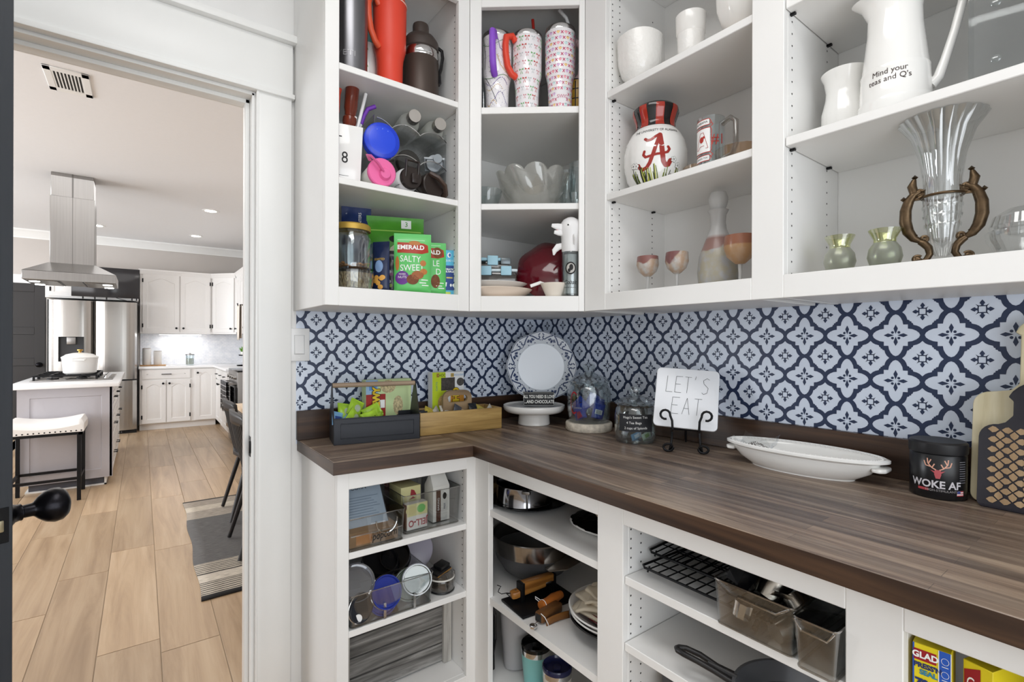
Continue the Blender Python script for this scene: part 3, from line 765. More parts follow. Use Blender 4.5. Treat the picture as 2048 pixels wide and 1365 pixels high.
L.new(dv.outputs[0], r.inputs['Fac'])
thin = stripes(n, L, Y, .0235, .009)
inz = n.new('ShaderNodeValToRGB'); inz.color_ramp.interpolation = 'CONSTANT'; e = inz.color_ramp.elements
zz = [(0, 0), (.03, 1), (.106, 0), (.174, 1), (.255, 0), (.74, .35), (.838, 0), (.905, .35), (.98, 0)]
while len(e) < len(zz): e.new(.5)
for i, (p_, q_) in enumerate(zz): e[i].position = p_; e[i].color = (q_, q_, q_, 1)
L.new(dv.outputs[0], inz.inputs['Fac']); mm = n.new('ShaderNodeMath'); mm.operation = 'MULTIPLY'; L.new(thin, mm.inputs[0]); L.new(inz.outputs['Color'], mm.inputs[1])
c = mixc(n, L, mm.outputs[0], r.outputs['Color'], lin('3A3532')); fz = noise(n, L, coords(n, L, (12, 140, 1)), 2, 5)
c = mixc(n, L, 1, c, ramp(n, L, fz, [(.3, 'B0B0B0'), (.7, 'FFFFFF')]), 'MULTIPLY'); L.new(c, b.inputs['Base Color'])
bp = n.new('ShaderNodeBump'); bp.inputs['Strength'].default_value = .5; bp.inputs['Distance'].default_value = .004; L.new(fz, bp.inputs['Height']); L.new(bp.outputs[0], b.inputs['Normal'])
t = thing('striped_rug', 'woven rug striped in black, cream and grey under the dining table', 'rug', (-1.3, .96, 0))
build('weave', G().sheet(lambda u, v: (.006 * math.sin(v * 17) - .03 * (1 - v) + u * 1.25, v * 1.795 + .004 * math.sin(u * 12), .005 + .0015 * math.sin(u * 9) * math.sin(v * 23)), 20, 60), rm, t, solid=.006)

# dining chairs and table
bw = M('black_painted_wood', '1E1B1B', .4, var=.05)
chair = thing('dining_chair', 'black spindle-back dining chair on the rug, nearer the doorway', 'chair', (-.86, 1.53, .0095), 0, 'spindle-back chairs at the dining table')
# in its own frame the chair faces +X; the back is on the -X side
build('seat', G().prism([(-.19, -.2), (.22, -.23), (.24, 0), (.22, .23), (-.19, .2), (-.215, 0)], .43, .46), bw, chair, bevel=.008)
for x0, y0, x1, y1 in ((-.14, -.15, -.255, -.215), (-.14, .15, -.255, .215), (.16, -.17, .24, -.22), (.16, .17, .24, .22)): build('leg', G().tube([(x0, y0, .432), (x1, y1, .008)], [.017, .0125], 10), bw, chair)
for k in range(6):
    y = -.165 + k * .066; build('spindle', G().tube([(-.185, y * .95, .458), (-.2475, y * 1.18, .775)], .0085, 8), bw, chair)
g = G(); g.sheet(lambda u, v: (-.262 + .035 * (2 * u - 1) ** 2 - .006 * v, (u - .5) * .47, .765 + .07 * v - .02 * v * (2 * u - 1) ** 4), 16, 3); build('top_rail', g, bw, chair, solid=.022)
dup(chair, (-.815, 2.235, .0095), 0, 'black spindle-back dining chair on the rug, farther from the doorway')
t = thing('dining_table', 'light wood dining table beyond the doorway', 'table', (-.62, 1.98, .0))
build('tabletop', G().box(-.33, -.75, .715, .48, .8, .75), wood('table_wood', 'B79B7B', 'D3BA9B', 'E2CDB2', .4, axis=1), t, bevel=.004)
for x in (-.2, .36):
    for y in (-.6, .65): build('leg', G().box(x - .035, y - .035, .01, x + .035, y + .035, .715), white_paint, t, bevel=.004)

# ceiling vent and recessed lights
t = thing('ceiling_vent', 'white metal air register in the kitchen ceiling', 'vent', (-1.905, 1.99, CZ))
g = G(); x, y = .1, .165
g.box(-x, -y, -.008, -x + .036, y, 0); g.box(x - .036, -y, -.008, x, y, 0); g.box(-x, -y, -.008, x, -y + .05, 0); g.box(-x, y - .05, -.008, x, y, 0); build('frame', g, trim_paint, t, bevel=.003, seg=1)
build('duct', G().box(-x + .03, -y + .03, -.001, x - .03, y - .03, .0), M('duct_dark', '3A3A3A', .8), t)
for k in range(9):
    build('vane', G().box(-.064 + k * .0155, -.115, -.007, -.058 + k * .0155, .115, -.0012), trim_paint, t)
t0 = None
for (x, y), lb in zip(((-.928, 4.81), (-.943, 6.52), (-2.03, 6.54)), ('recessed ceiling light nearest the doorway at right', 'recessed ceiling light near the far crown moulding, right of the hood', 'recessed ceiling light partly hidden beside the hood chimney')):
    t = thing('recessed_light', lb, 'ceiling light', (x, y, CZ), group='recessed kitchen ceiling lights')
    build('trim_ring', G().lathe([(.058, -.001), (.06, -.005), (.082, -.004), (.084, 0)], 24), trim_paint, t)
    build('lamp', G().lathe([(0, -.0025), (.057, -.0025), (.057, -.001), (0, -.001)], 24), M('recessed_lamp', 'FFFBF0', .5, emit=16), t)
# ================================================================ built-in pantry cabinets
def pins(parent, pts, ax):
    """the drilled rows of shelf-pin holes on one side panel"""
    g = G()
    for p in pts:
        n_ = 6; k = len(g.v)
        for i in range(n_):
            a = 2 * PI * i / n_; c, s = .0026 * math.cos(a), .0026 * math.sin(a)
            g.v.append({'x': (p[0], p[1] + c, p[2] + s), 'y': (p[0] + c, p[1], p[2] + s), 'z': (p[0] + c, p[1], p[2] + s)}[ax])
        g.f.append(tuple(range(k, k + n_)))
    return stuff(build('shelf_pin_holes', g, hole_black, parent, smooth=0))


def zs(z0, z1, st=.0215, ph=0): 
    out = []; z = z0 + ph
    while z < z1: out.append(z); z += st
    return out


def bx(name, parent, *b, bevel=.0015): return build(name, G().box(*b), white_paint, parent, bevel=bevel, seg=1, smooth=0)


ZB, ZR, ZT = 1.3685, 1.4245, 2.52      # underside, top of bottom rail, top of the wall cabinets
SH = ((1.7325, 1.7525), (2.0735, 2.0935))
# wall cabinet on the door wall
t = thing('upper_cabinet', 'open white wall cabinet left of the corner holding tumblers, bottles and snacks', 'cabinet')
YF = -.374
bx('stile', t, -1.137, YF, ZB, -1.096, YF + .02, ZT); bx('stile', t, -.6876, YF, ZB, -.643, YF + .02, ZT)
bx('rail', t, -1.096, YF, ZB, -.6876, YF + .02, ZR); bx('rail', t, -1.096, YF, 2.44, -.6876, YF + .02, ZT)
bx('side_panel', t, -1.137, YF + .02, ZB, -1.119, -.002, ZT); bx('side_panel', t, -.672, YF + .02, ZB, -.654, -.002, ZT)
bx('back_panel', t, -1.119, -.012, ZB + .01, -.672, -.002, ZT); bx('deck', t, -1.119, YF + .02, ZB + .0008, -.672, -.012, ZR - .002); bx('top_panel', t, -1.119, YF + .02, 2.5, -.672, -.012, ZT)
for a, b_ in SH: bx('shelf', t, -1.118, YF + .006, a, -.673, -.013, b_)
pins(t, [(-.6725, YF + .055, z) for z in zs(1.45, 2.43, .0232)] + [(-.6725, -.07, z) for z in zs(1.45, 2.43, .0232)], 'x')
# diagonal corner wall cabinet
A_, B_ = Vector((-.643, -.374, 0)), Vector((-.33, -.6266, 0)); dv_ = (B_ - A_); DL = dv_.length; da_ = math.atan2(dv_.y, dv_.x)
t = thing('upper_cabinet', 'open white diagonal corner wall cabinet holding patterned tumblers and glass bowls', 'cabinet')
MD = T(A_.x, A_.y, 0, rz=da_)


def dbx(name, *b, bevel=.0015): return build(name, G().box(*b, MD), white_paint, t, bevel=bevel, seg=1, smooth=0)


dbx('stile', 0, 0, ZB, .0405, .02, ZT); dbx('stile', .382, 0, ZB, DL, .02, ZT); dbx('rail', .0405, 0, ZB, .382, .02, ZR - .002); dbx('rail', .0405, 0, 2.436, .382, .02, ZT)
pent = [(-.641, -.352), (-.332, -.602), (-.016, -.602), (-.016, -.016), (-.641, -.016)]
bx('side_panel', t, -.653, -.352, ZB, -.641, -.002, ZT); bx('side_panel', t, -.31, -.624, ZB, -.002, -.606, ZT)
bx('back_panel', t, -.641, -.014, ZB + .01, -.014, -.002, ZT); bx('back_panel', t, -.014, -.606, ZB + .01, -.002, -.002, ZT)
build('deck', G().prism(pent, ZB + .0008, ZR - .004), white_paint, t, smooth=0); build('top_panel', G().prism(pent, 2.5, ZT), white_paint, t, smooth=0)
pshelf = [(-.634, -.362), (-.337, -.602), (-.016, -.602), (-.016, -.016), (-.634, -.016)]
for a, b_ in ((1.729, 1.7505), (2.068, 2.0915)): build('shelf', G().prism(pshelf, a, b_), white_paint, t, bevel=.0015, seg=1, smooth=0)
pins(t, [(-.0145, -.12, z) for z in zs(1.45, 2.43, .0464)] + [(-.0145, -.5, z) for z in zs(1.45, 2.43, .0464)], 'x')
# wall cabinets along the right-hand wall
XF = -.33
t = thing('upper_cabinet', 'open white two-bay wall cabinet on the right wall holding milk glass, vases and pitchers', 'cabinet')
Y = [-.6266, -.7231, -1.2159, -1.2939, -1.83, -1.91]
for a, b_ in ((0, 1), (2, 3), (4, 5)): bx('stile', t, XF, Y[a], ZB, XF + .02, Y[b_], ZT)
for a, b_ in ((1, 2), (3, 4)): bx('rail', t, XF, Y[a], ZB, XF + .02, Y[b_], ZR); bx('rail', t, XF, Y[a], 2.44, XF + .02, Y[b_], ZT)
for y0, y1 in ((-.7055, -.7231), (-1.2159, -1.2339), (-1.2759, -1.2939), (-1.83, -1.848)): bx('side_panel', t, XF + .02, y0, ZB, -.002, y1, ZT)
bx('back_panel', t, -.012, -.7055, ZB + .01, -.002, -1.2159, ZT); bx('back_panel', t, -.012, -1.2939, ZB + .01, -.002, -1.83, ZT)
for y0, y1 in ((-.7231, -1.2159), (-1.2939, -1.83)):
    bx('deck', t, XF + .02, y0, ZB + .0008, -.012, y1, ZR - .001); bx('top_panel', t, XF + .02, y0, 2.5, -.012, y1, ZT)
for a, b_ in ((1.7335, 1.7545), (2.074, 2.0955)): bx('shelf', t, XF + .006, -.7245, a, -.013, -1.2145, b_)
for a, b_ in ((1.7335, 1.7545), (2.064, 2.0855)): bx('shelf', t, XF + .006, -1.2955, a, -.013, -1.8285, b_)
for x in (-.298, -.262, -.085): pins(t, [(x, -.7236, z) for z in zs(1.43, 2.43, .0215, 0 if x != -.262 else .006)], 'y')
for x in (-.288, -.085): pins(t, [(x, -1.2944, z) for z in zs(1.43, 2.43, .0294)], 'y')
g = G()
for y, zz_ in ((-.7231, (1.7335, 2.074)), (-1.2939, (1.7335, 2.064))):
    for z in zz_:
        for x in (-.296, -.085): g.box(x - .004, y - .012, z - .006, x + .004, y, z - .001)
stuff(build('shelf_clips', g, black_metal, t, smooth=0))

# base cabinets
t = thing('base_cabinet', 'open white base cabinet under the short counter beside the doorway', 'cabinet')
YL = -.4; xl, xr = -1.108, -.628
bx('stile', t, xl, YL, 0, -1.0725, YL + .02, .876); bx('stile', t, -.667, YL, 0, xr, YL + .02, .876); bx('rail', t, -1.0725, YL, .824, -.667, YL + .02, .876); bx('rail', t, -1.0725, YL, 0, -.667, YL + .02, .112)
bx('side_panel', t, xl, YL + .02, 0, xl + .018, -.002, .876); bx('side_panel', t, -.66, YL + .02, 0, -.642, -.002, .876); bx('back_panel', t, xl + .018, -.012, .05, -.66, -.002, .876)
bx('deck', t, xl + .018, YL + .02, .095, -.66, -.012, .112)
for a, b_ in ((.6145, .6345), (.382, .402)): bx('shelf', t, xl + .019, YL + .005, a, -.661, -.013, b_)
pins(t, [(-.6605, y, z) for y in (YL + .04, -.08) for z in zs(.15, .82, .0235)], 'x')
LONG = t = thing('base_cabinet', 'long open white base cabinet under the counter on the right wall', 'cabinet')
XL = -.632; W_ = [-.4, -.4815, -.976, -1.06, -1.532, -1.61, -2.1, -2.18]
for k in (0, 2, 4, 6): bx('stile', t, XL, W_[k], 0, XL + .02, W_[k + 1], .876)
for k in (1, 3, 5): bx('rail', t, XL, W_[k], .82, XL + .02, W_[k + 1], .876); bx('rail', t, XL, W_[k], 0, XL + .02, W_[k + 1], .112)
for y0, y1 in ((-.976, -.994), (-1.042, -1.06), (-1.532, -1.55), (-1.592, -1.61), (-2.1, -2.118)): bx('side_panel', t, XL + .02, y0, 0, -.002, y1, .876)
for y0, y1 in ((-.014, -.976), (-1.06, -1.532), (-1.61, -2.1)): bx('back_panel', t, -.012, y0, .05, -.002, y1, .876); bx('deck', t, XL + .02, y0, .095, -.012, y1, .112)
for a, b_ in ((.678, .698), (.382, .404)): build('shelf', G().prism([(XL + .005, -.4815), (XL + .005, -.9745), (-.013, -.9745), (-.013, -.016), (XL + .022, -.016), (XL + .022, -.4815)], a, b_), white_paint, t, smooth=0)
for a, b_ in ((.6755, .6955), (.5145, .535)): bx('shelf', t, XL + .005, -1.0615, a, -.013, -1.5305, b_)
for a, b_ in ((.5545, .5745),): bx('shelf', t, XL + .005, -1.6115, a, -.013, -2.0985, b_)
bx('back_panel', t, XL + .02, -.012, .05, -.002, -.002, .876); bx('side_panel', t, XL + .004, -.4, .05, XL + .02, -.014, .876)
for x in (-.603, -.565): pins(t, [(x, -1.0605, z) for z in zs(.13, .82, .0232, 0 if x < -.6 else .004)], 'y')
pins(t, [(x, -.9755, z) for x in (-.6, -.08) for z in zs(.13, .82, .0232)], 'y')

# ---------------------------------------------------------------- butcher-block counter
blk = dict(rough=.36, bump=.04)
bbX = wood('butcher_block_with_sheen', '4A3B33', '77675A', 'A69684', axis=0, staves=(.55, .036), grain=1.1, **blk)  # sheen of the top is put into a lighter, greyer wood colour
bbY = wood('butcher_block_with_sheen', '4A3B33', '77675A', 'A69684', axis=1, staves=(.55, .036), grain=1.1, **blk)
edge_wood = wood('dark_counter_edge', '22150F', '3B281C', '573E2B', .4, axis=1, grain=1); edge_x = wood('dark_counter_edge', '22150F', '3B281C', '573E2B', .4, axis=0, grain=1)
t = thing('butcher_block_countertop', 'L-shaped dark butcher-block countertop over the open base cabinets', 'countertop')
g = G().prism([(-1.122, -.4136), (-.672, -.448), (-.672, 0), (-1.122, 0)], .876, .914); build('slab', g, bbX, t, bevel=.0015, seg=1, smooth=0)
g = G().prism([(-.672, -.448), (-.68, -2.2), (0, -2.2), (0, 0), (-.672, 0)], .876, .914); build('slab', g, bbY, t, bevel=.0015, seg=1, smooth=0)
build('edge_strip', G().prism([(-1.122, -.4146), (-.673, -.449), (-.673, -.447), (-1.122, -.4126)], .8763, .9128), edge_x, t, smooth=0)  # thin added skins carry the wood's own dark colour, without the painted sheen
build('edge_strip', G().prism([(-.673, -.449), (-.681, -2.2), (-.679, -2.2), (-.671, -.449)], .8763, .9128), edge_wood, t, smooth=0)
build('edge_strip', G().prism([(-1.1232, -.4146), (-1.121, -.4146), (-1.121, 0), (-1.1232, 0)], .8763, .9128), edge_wood, t, smooth=0)
t = thing('backsplash_board', 'dark wooden upstand board behind the short counter', 'backsplash'); build('board', G().box(-1.127, -.0225, .9142, -.0225, -.0025, 1.017), edge_x, t, bevel=.0015, seg=1)
t = thing('backsplash_board', 'long dark wooden upstand board along the right wall', 'backsplash'); build('board', G().box(-.0225, -2.2, .9142, -.0025, -.0025, 1.017), edge_wood, t, bevel=.0015, seg=1)
# ================================================================ things in the wall cabinets
def spot(u, ax, val): p = on_x(u, 600, val) if ax == 'x' else on_y(u, 600, val); return p.x, p.y


def spot_d(u, dep):
    n_ = Vector((-dv_.y, dv_.x, 0)).normalized(); n_ = n_ if n_.x > 0 else -n_
    q = A_ + n_ * dep; r = ray(u, HY); t_ = (q - Vector((CAM[0], CAM[1], 0))).dot(n_) / r.dot(n_); return CAM[0] + r.x * t_, CAM[1] + r.y * t_


def face(x, y, extra=0): return math.atan2(CAM[0] - x, -(CAM[1] - y)) + extra


def wrap(Rf, R0, a0=0):
    def f(x, z, off): q = a0 + x / R0; r = Rf(z) + off; return Vector((r * math.sin(q), -r * math.cos(q), z))
    return f


def prof_r(prof):
    def f(z):
        for (r0, z0), (r1, z1) in zip(prof, prof[1:]):
            if min(z0, z1) <= z <= max(z0, z1) and abs(z1 - z0) > 1e-6: return r0 + (r1 - r0) * (z - z0) / (z1 - z0)
        return prof[-1][0] if z > prof[-1][1] else prof[0][0]
    return f


def printed(polys, mat, parent, name, surf, off=.0006, step=.006, label=None):
    """flat print that follows a surface: surf(x,z,off) -> point"""
    bm = bmesh.new()
    for poly in polys:
        try: bm.faces.new([bm.verts.new((x, 0, z)) for x, z in poly])
        except ValueError: pass
    bmesh.ops.triangulate(bm, faces=bm.faces)
    for ax in (0, 2):
        c = [v.co[ax] for v in bm.verts]; k = min(c) + step; no = (1, 0, 0) if ax == 0 else (0, 0, 1)
        while k < max(c):
            bmesh.ops.bisect_plane(bm, geom=bm.verts[:] + bm.edges[:] + bm.faces[:], plane_co=Vector(no) * k, plane_no=no); k += step
    for v in bm.verts: v.co = surf(v.co.x, v.co.z, off)
    me = bpy.data.meshes.new(name); bm.to_mesh(me); bm.free(); me.materials.append(mat)
    for p in me.polygons: p.use_smooth = True
    o = bpy.data.objects.new(name, me); COL.objects.link(o); o.parent = parent
    if label: o['label'] = label
    if len(polys) > 2: o['kind'] = 'stuff'
    return o


def words_on(s, size, mat, parent, x, z, surf, sx=1, rot=0, name='lettering', off=.0008, bold=0, shear=0, align='CENTER', lines=1):
    o = text(s, size, mat, parent, name, sx=sx, bold=bold, shear=shear, align=align, lines=lines, off=0)
    c, sn = math.cos(rot), math.sin(rot)
    for v in o.data.vertices:
        a, b = v.co.x, v.co.z; v.co = surf(x + a * c - b * sn, z + a * sn + b * c, off)
    return o


flat = lambda x, z, off: Vector((x, -off, z))
ring2 = lambda R0, z0, R1, z1: [(R0, z0), (R1, z1)]

# ---------------- door-wall cabinet, top shelf
z = 2.0941
x, y = spot(699, 'y', -.29)
t = thing('tumbler', 'tall brushed steel tumbler at the left of the top shelf beside the red tumbler', 'tumbler', (x, y, z), face(x, y))
pr_ = [(0, 0), (.047, 0), (.05, .004), (.052, .012), (.0545, .3), (.05, .3), (.048, .02), (0, .02)]
build('body', G().lathe(pr_, 40), brushed('gunmetal_steel', '86868A', .32), t); build('base_ring', G().lathe([(.0505, .001), (.0522, .004), (.0522, .012), (.0505, .012)], 40), steel, t)
build('lid', G().lathe([(0, .3), (.056, .3), (.056, .312), (.05, .318), (0, .318)], 32), black_plastic, t)
words_on('YETI', .024, M('engraved_steel', 'A5A5A8', .5, metal=1), t, -.012, .055, wrap(prof_r(pr_[3:5]), .052, 0), 1.25)
x, y = spot(742, 'y', -.2)
t = thing('bottle', 'slim white bottle with green leaf print behind the red tumbler', 'bottle', (x - .014, y, z), face(x, y))
build('body', G().lathe([(0, 0), (.03, 0), (.032, .006), (.032, .16), (.028, .18), (0, .18)], 24), white_ceramic, t); build('cap', G().lathe([(0, .18), (.028, .18), (.028, .225), (0, .228)], 20), M('teal_cap', '5B8F8E', .5), t)
lf = []
for k in range(16):
    a = random.uniform(-.07, .07); b = .015 + k * .0095; l = .016; q = random.choice((-1, 1)) * .6
    lf.append([(a, b), (a + .004 * q, b + l * .5), (a + l * q * .8, b + l), (a + l * q * .7, b + l * .4)])
printed(lf, M('leaf_print', '5E8F2F', .5), t, 'leaf_print', wrap(lambda z: .032, .032))
x, y = spot(778, 'y', -.27)
rd = M('coral_red_enamel', 'D8432F', .42); t = thing('tumbler', 'tall red handled tumbler on the top shelf beside the dark jug', 'tumbler', (x, y, z), face(x, y, .8))
build('body', G().lathe([(0, 0), (.04, 0), (.042, .004), (.0435, .1), (.046, .12), (.0535, .15), (.0555, .3), (.05, .3), (.045, .15), (0, .02)], 40), rd, t)
build('lid', G().lathe([(0, .298), (.0565, .298), (.057, .302), (.052, .303), (.05, .322), (.03, .326), (0, .326)], 36), M('coral_lid', 'D4502F', .35), t)
build('lid_ring', G().lathe([(.0562, .2955), (.0575, .2965), (.0575, .299), (.0562, .2995)], 36), M('pale_pink_ring', 'EFC2B6', .4), t)
hs = [(-.05, .0, .275), (-.066, 0, .292), (-.088, 0, .285), (-.097, 0, .255), (-.095, 0, .215), (-.085, 0, .175), (-.067, 0, .148), (-.049, 0, .138)]
build('handle', G().tube(hs, .0105, 10, sq=1.0), M('coral_handle', 'CF5233', .4), t)
x, y = spot(840, 'y', -.24)
t = thing('water_jug', 'dark brown steel water jug with a wide cap at the right of the top shelf', 'jug', (x, y, z), face(x, y))
br_ = M('dark_taupe_metal', '4B403A', .42, metal=.35)
build('body', G().lathe([(0, 0), (.058, 0), (.062, .005), (.0635, .012), (.0635, .165), (.061, .17), (0, .17)], 40), br_, t)
build('steel_band', G().lathe([(.061, .168), (.0635, .172), (.0635, .196), (.0605, .2), (0, .2)], 40), chrome, t)
cap_ = build('lid', G().lathe([(0, .2), (.0605, .2), (.064, .203), (.064, .226), (.061, .234), (.05, .25), (.034, .258), (0, .258)], 40), M('dark_taupe_plastic', '3F3733', .5), t)
build('spout_cap', G().lathe([(0, .256), (.0285, .256), (.0285, .292), (.027, .298), (.016, .3), (0, .3)], 28), M('dark_taupe_plastic2', '453C37', .45), cap_)
build('carry_loop', G().tube([(.06, 0, .225), (.075, 0, .215), (.078, 0, .19), (.072, 0, .15), (.066, 0, .13), (.068, 0, .1), (.062, 0, .09)], .006, 8), black_plastic, t)

# ---------------- second shelf
z = 1.7531
x, y = spot(694, 'y', -.26)
t = thing('straw_holder', 'white square ceramic vase with black lettering, holding straws', 'vase', (x - .002, y, z), face(x, y) * .55)
q = .044; g = G()
vs = [(-q * .82, -q * .82, 0), (q * .82, -q * .82, 0), (q * .82, q * .82, 0), (-q * .82, q * .82, 0), (-q, -q, .19), (q, -q, .19), (q, q, .19), (-q, q, .19), (-q + .006, -q + .006, .19), (q - .006, -q + .006, .19), (q - .006, q - .006, .19), (-q + .006, q - .006, .19), (-.03, -.03, .02), (.03, -.03, .02), (.03, .03, .02), (-.03, .03, .02)]
g.add(vs, [(3, 2, 1, 0)] + [(k + i, k + (i + 1) % 4, k + 4 + (i + 1) % 4, k + 4 + i) for k in (0, 4, 8) for i in range(4)] + [(12, 13, 14, 15)]); build('body', g, white_ceramic, t, bevel=.003)
sf = lambda x, z, off: Vector((x, -.0361 - .0079 * z / .19 - off, z))
text_ = words_on('8', .05, ink_black, t, -.012, .085, sf, .85); words_on('1', .03, ink_black, t, -.03, .15, sf, 1, PI / 2); printed([rect(-.04, .03, .0, .031)], ink_black, t, 'printed_rule', sf)
hx = x - .002


def straw(name, lab, pts, r, mat, tip=None, cat='straw'):
    o = thing(name, lab, cat, (hx, y, z + .03)); build('tube', G().tube(pts, r, 10), mat, o)
    if tip: build('tip', G().tube(tip[0], tip[1], 10), tip[2], o, label=tip[3])
    return o


straw('drinking_straw', 'long white straw leaning right out of the white square vase', [(.012, -.005, -.0), (.028, -.012, .16), (.055, -.02, .285)], .0055, white_plastic)
straw('drinking_straw', 'white straw with a bent purple silicone tip in the white square vase', [(.024, .012, 0), (.036, .004, .165), (.046, 0, .19)], .0055, white_plastic, ([(.046, 0, .19), (.056, -.002, .222), (.066, -.006, .243), (.09, -.012, .257)], .0068, M('purple_silicone', '7B3FB8', .45), 'purple silicone tip'))
straw('drinking_straw', 'straw with only its orange-red tip showing beside the cabinet stile', [(-.028, -.012, 0), (-.036, -.016, .2)], .0055, white_plastic, ([(-.036, -.016, .2), (-.034, -.02, .255), (-.03, -.022, .275)], .007, M('red_silicone', 'C5432B', .45), 'orange-red tip'))
straw('drinking_straw', 'black and white patterned straw in the white square vase', [(.0, -.012, 0), (.02, -.02, .2)], .0062, M('spotted_straw', 'E8E6E2', .5, var=.9, scale=160))
o = thing('wooden_tube', 'glossy red-brown turned wooden tube standing in the white square vase', 'utensil', (hx - .01, y - .012, z + .03), rot=(0, .08, 0))
build('body', G().lathe([(0, 0), (.018, 0), (.02, .17), (.022, .18), (.0215, .195), (.017, .2), (.0175, .212), (.0205, .225), (.0215, .3), (.017, .3), (.016, .22), (0, .22)], 24), wood('red_gloss_wood', '4A1E12', '6E2C1B', '8A3B25', .12, axis=2), o)
# clear rack with bottles lying in it
t = thing('bottle_rack', 'clear acrylic bottle rack with wavy tiers on the second shelf', 'rack')
XR0, XR1 = -.955, -.70


def wave_sheet(zc, yy0, yy1, amp=.022): return lambda u, v: (XR0 + (XR1 - XR0) * u, yy0 + (yy1 - yy0) * v, zc + amp * abs(math.cos(u * PI * 2.5)) ** .8)


for k, zc in enumerate((1.768, 1.866, 1.966)): build('wavy_tier', G().sheet(wave_sheet(zc, -.31, -.08), 40, 2), clear, t, solid=.003); 
for k, zc in enumerate((1.768, 1.866, 1.966)): build('front_edge', G().tube([wave_sheet(zc, -.311, -.3)(i / 30, 0) for i in range(31)], .0016, 6), chrome, t)
for x_ in (XR0 - .004, XR1 + .004): build('end_panel', G().box(x_ - .0015, -.3, 1.754, x_ + .0015, -.08, 2.0), clear, t)


def lying(label, u, yf, zc, r, L, body, cap, caplen, capr=None, yaw=.0, pitch=0, name='bottle', neck=None):
    """bottle lying on its side with its cap towards the room; local z runs from cap to base"""
    x_, _ = spot(u, 'y', yf)
    o = thing(name, label, 'bottle', (x_, yf, zc), rot=(-PI / 2 + pitch, 0, yaw), group='bottles lying in the clear rack')
    capr = capr or r * .9; nk = neck or capr * .9
    build('body', G().lathe([(0, caplen), (nk, caplen), (nk, caplen + .008), (r * .85, caplen + .03 if neck else caplen + .01), (r, caplen + (.05 if neck else .02)), (r, L), (r * .9, L + .004), (0, L + .004)], 28), body, o)
    return o, build('cap', G().lathe([(0, 0), (capr * .93, 0), (capr, .003), (capr, caplen), (0, caplen)], 28), cap, o)


milk = M('milky_bottle', 'DFE0D8', .3); stl = M('cap_steel', 'C9C4BE', .22, metal=1)
for u, lb, zz_ in ((829, 'white bottle with steel cap, left one of the top tier', 2.03), (880, 'white bottle with steel cap, right one of the top tier', 2.028)):
    lying(lb, u, -.31, zz_, .036, .23, milk, stl, .03, .0225, -.18, .06, neck=.02)
o, c = lying('bottle with a large domed blue screw lid in the clear rack', 764, -.325, 1.912, .05, .2, thin_glass, M('blue_lid', '1F3FC9', .3), .03, .0575, -.12)
build('lid_recess', G().lathe([(0, -.0012), (.04, -.0012), (.046, .0005)], 28), M('blue_lid2', '2549D8', .3), c)
for a in (-.5, 0, .5): build('pip', G().lathe([(0, -.003), (.002, -.002), (.002, 0)], 8, T(.036 * math.sin(a), -.036 * math.cos(a), 0)), M('blue_lid3', '5D7BEA', .3), c)
o, c = lying('bottle with a round dark charcoal lid behind the blue-lidded one', 818, -.25, 1.892, .042, .2, clear_dark, M('charcoal_lid', '34322F', .35), .022, .043)
build('lid_emblem', G().box(-.012, -.016, -.0015, .012, .016, 0), M('charcoal_lid2', '46433F', .35), c)
o, c = lying('clear bottle with a grey square-looped cap in the clear rack', 868, -.27, 1.9, .04, .19, clear_dark, M('grey_cap', '9BA0A5', .25), .04, .03, -.5, .2)
build('cap_loop', G().tube([(-.034, -.016, 0), (.034, -.016, 0), (.034, .02, .03), (-.034, .02, .03)], .005, 8, closed=True), M('grey_loop', 'B3B8BC', .25), c); build('spout', G().lathe([(0, -.022), (.015, -.022), (.017, 0)], 18, T(.012, -.014, 0)), M('grey_spout', '8C9297', .3), c)
pk = M('pink_lid', 'E66AA3', .4)
o, c = lying('bottle with a pink lid and strap at the bottom of the rack', 764, -.345, 1.802, .042, .2, milk, pk, .016, .045, -.1)
build('lid_boss', G().lathe([(0, -.012), (.015, -.011), (.018, -.004), (.02, 0)], 20, T(.008, .006, 0)), pk, c); build('strap', G().tube([(.0, 0, -.01), (-.02, -.02, -.018), (-.04, -.038, -.016), (-.046, -.044, .002), (-.036, -.034, .012)], .0075, 8, sq=.45), pk, c)
bk = M('black_brown_lid', '2B2320', .3)
o, c = lying('white bottle with a dark brown lid and raised square carry handle', 824, -.345, 1.806, .04, .2, white_plastic, bk, .02, .036)
build('carry_handle', G().tube([(-.022, 0, .004), (-.022, -.052, -.004), (.022, -.052, -.004), (.022, 0, .004)], .0052, 8), bk, c); build('flip_tab', G().box(-.006, -.012, -.012, .018, .02, 0), bk, c, bevel=.004)
o, c = lying('bottle with a dark lid and thick side handle, lowest right in the rack', 868, -.345, 1.797, .042, .2, M('dark_bottle', '3A3532', .3), bk, .02, .043, .15)
build('side_handle', G().tube([(-.02, -.034, 0), (.005, -.02, -.016), (.03, .0, -.018), (.046, .022, -.004), (.05, .028, .02)], .011, 8, sq=.6), M('bronze_handle', '4E3F38', .25), c)

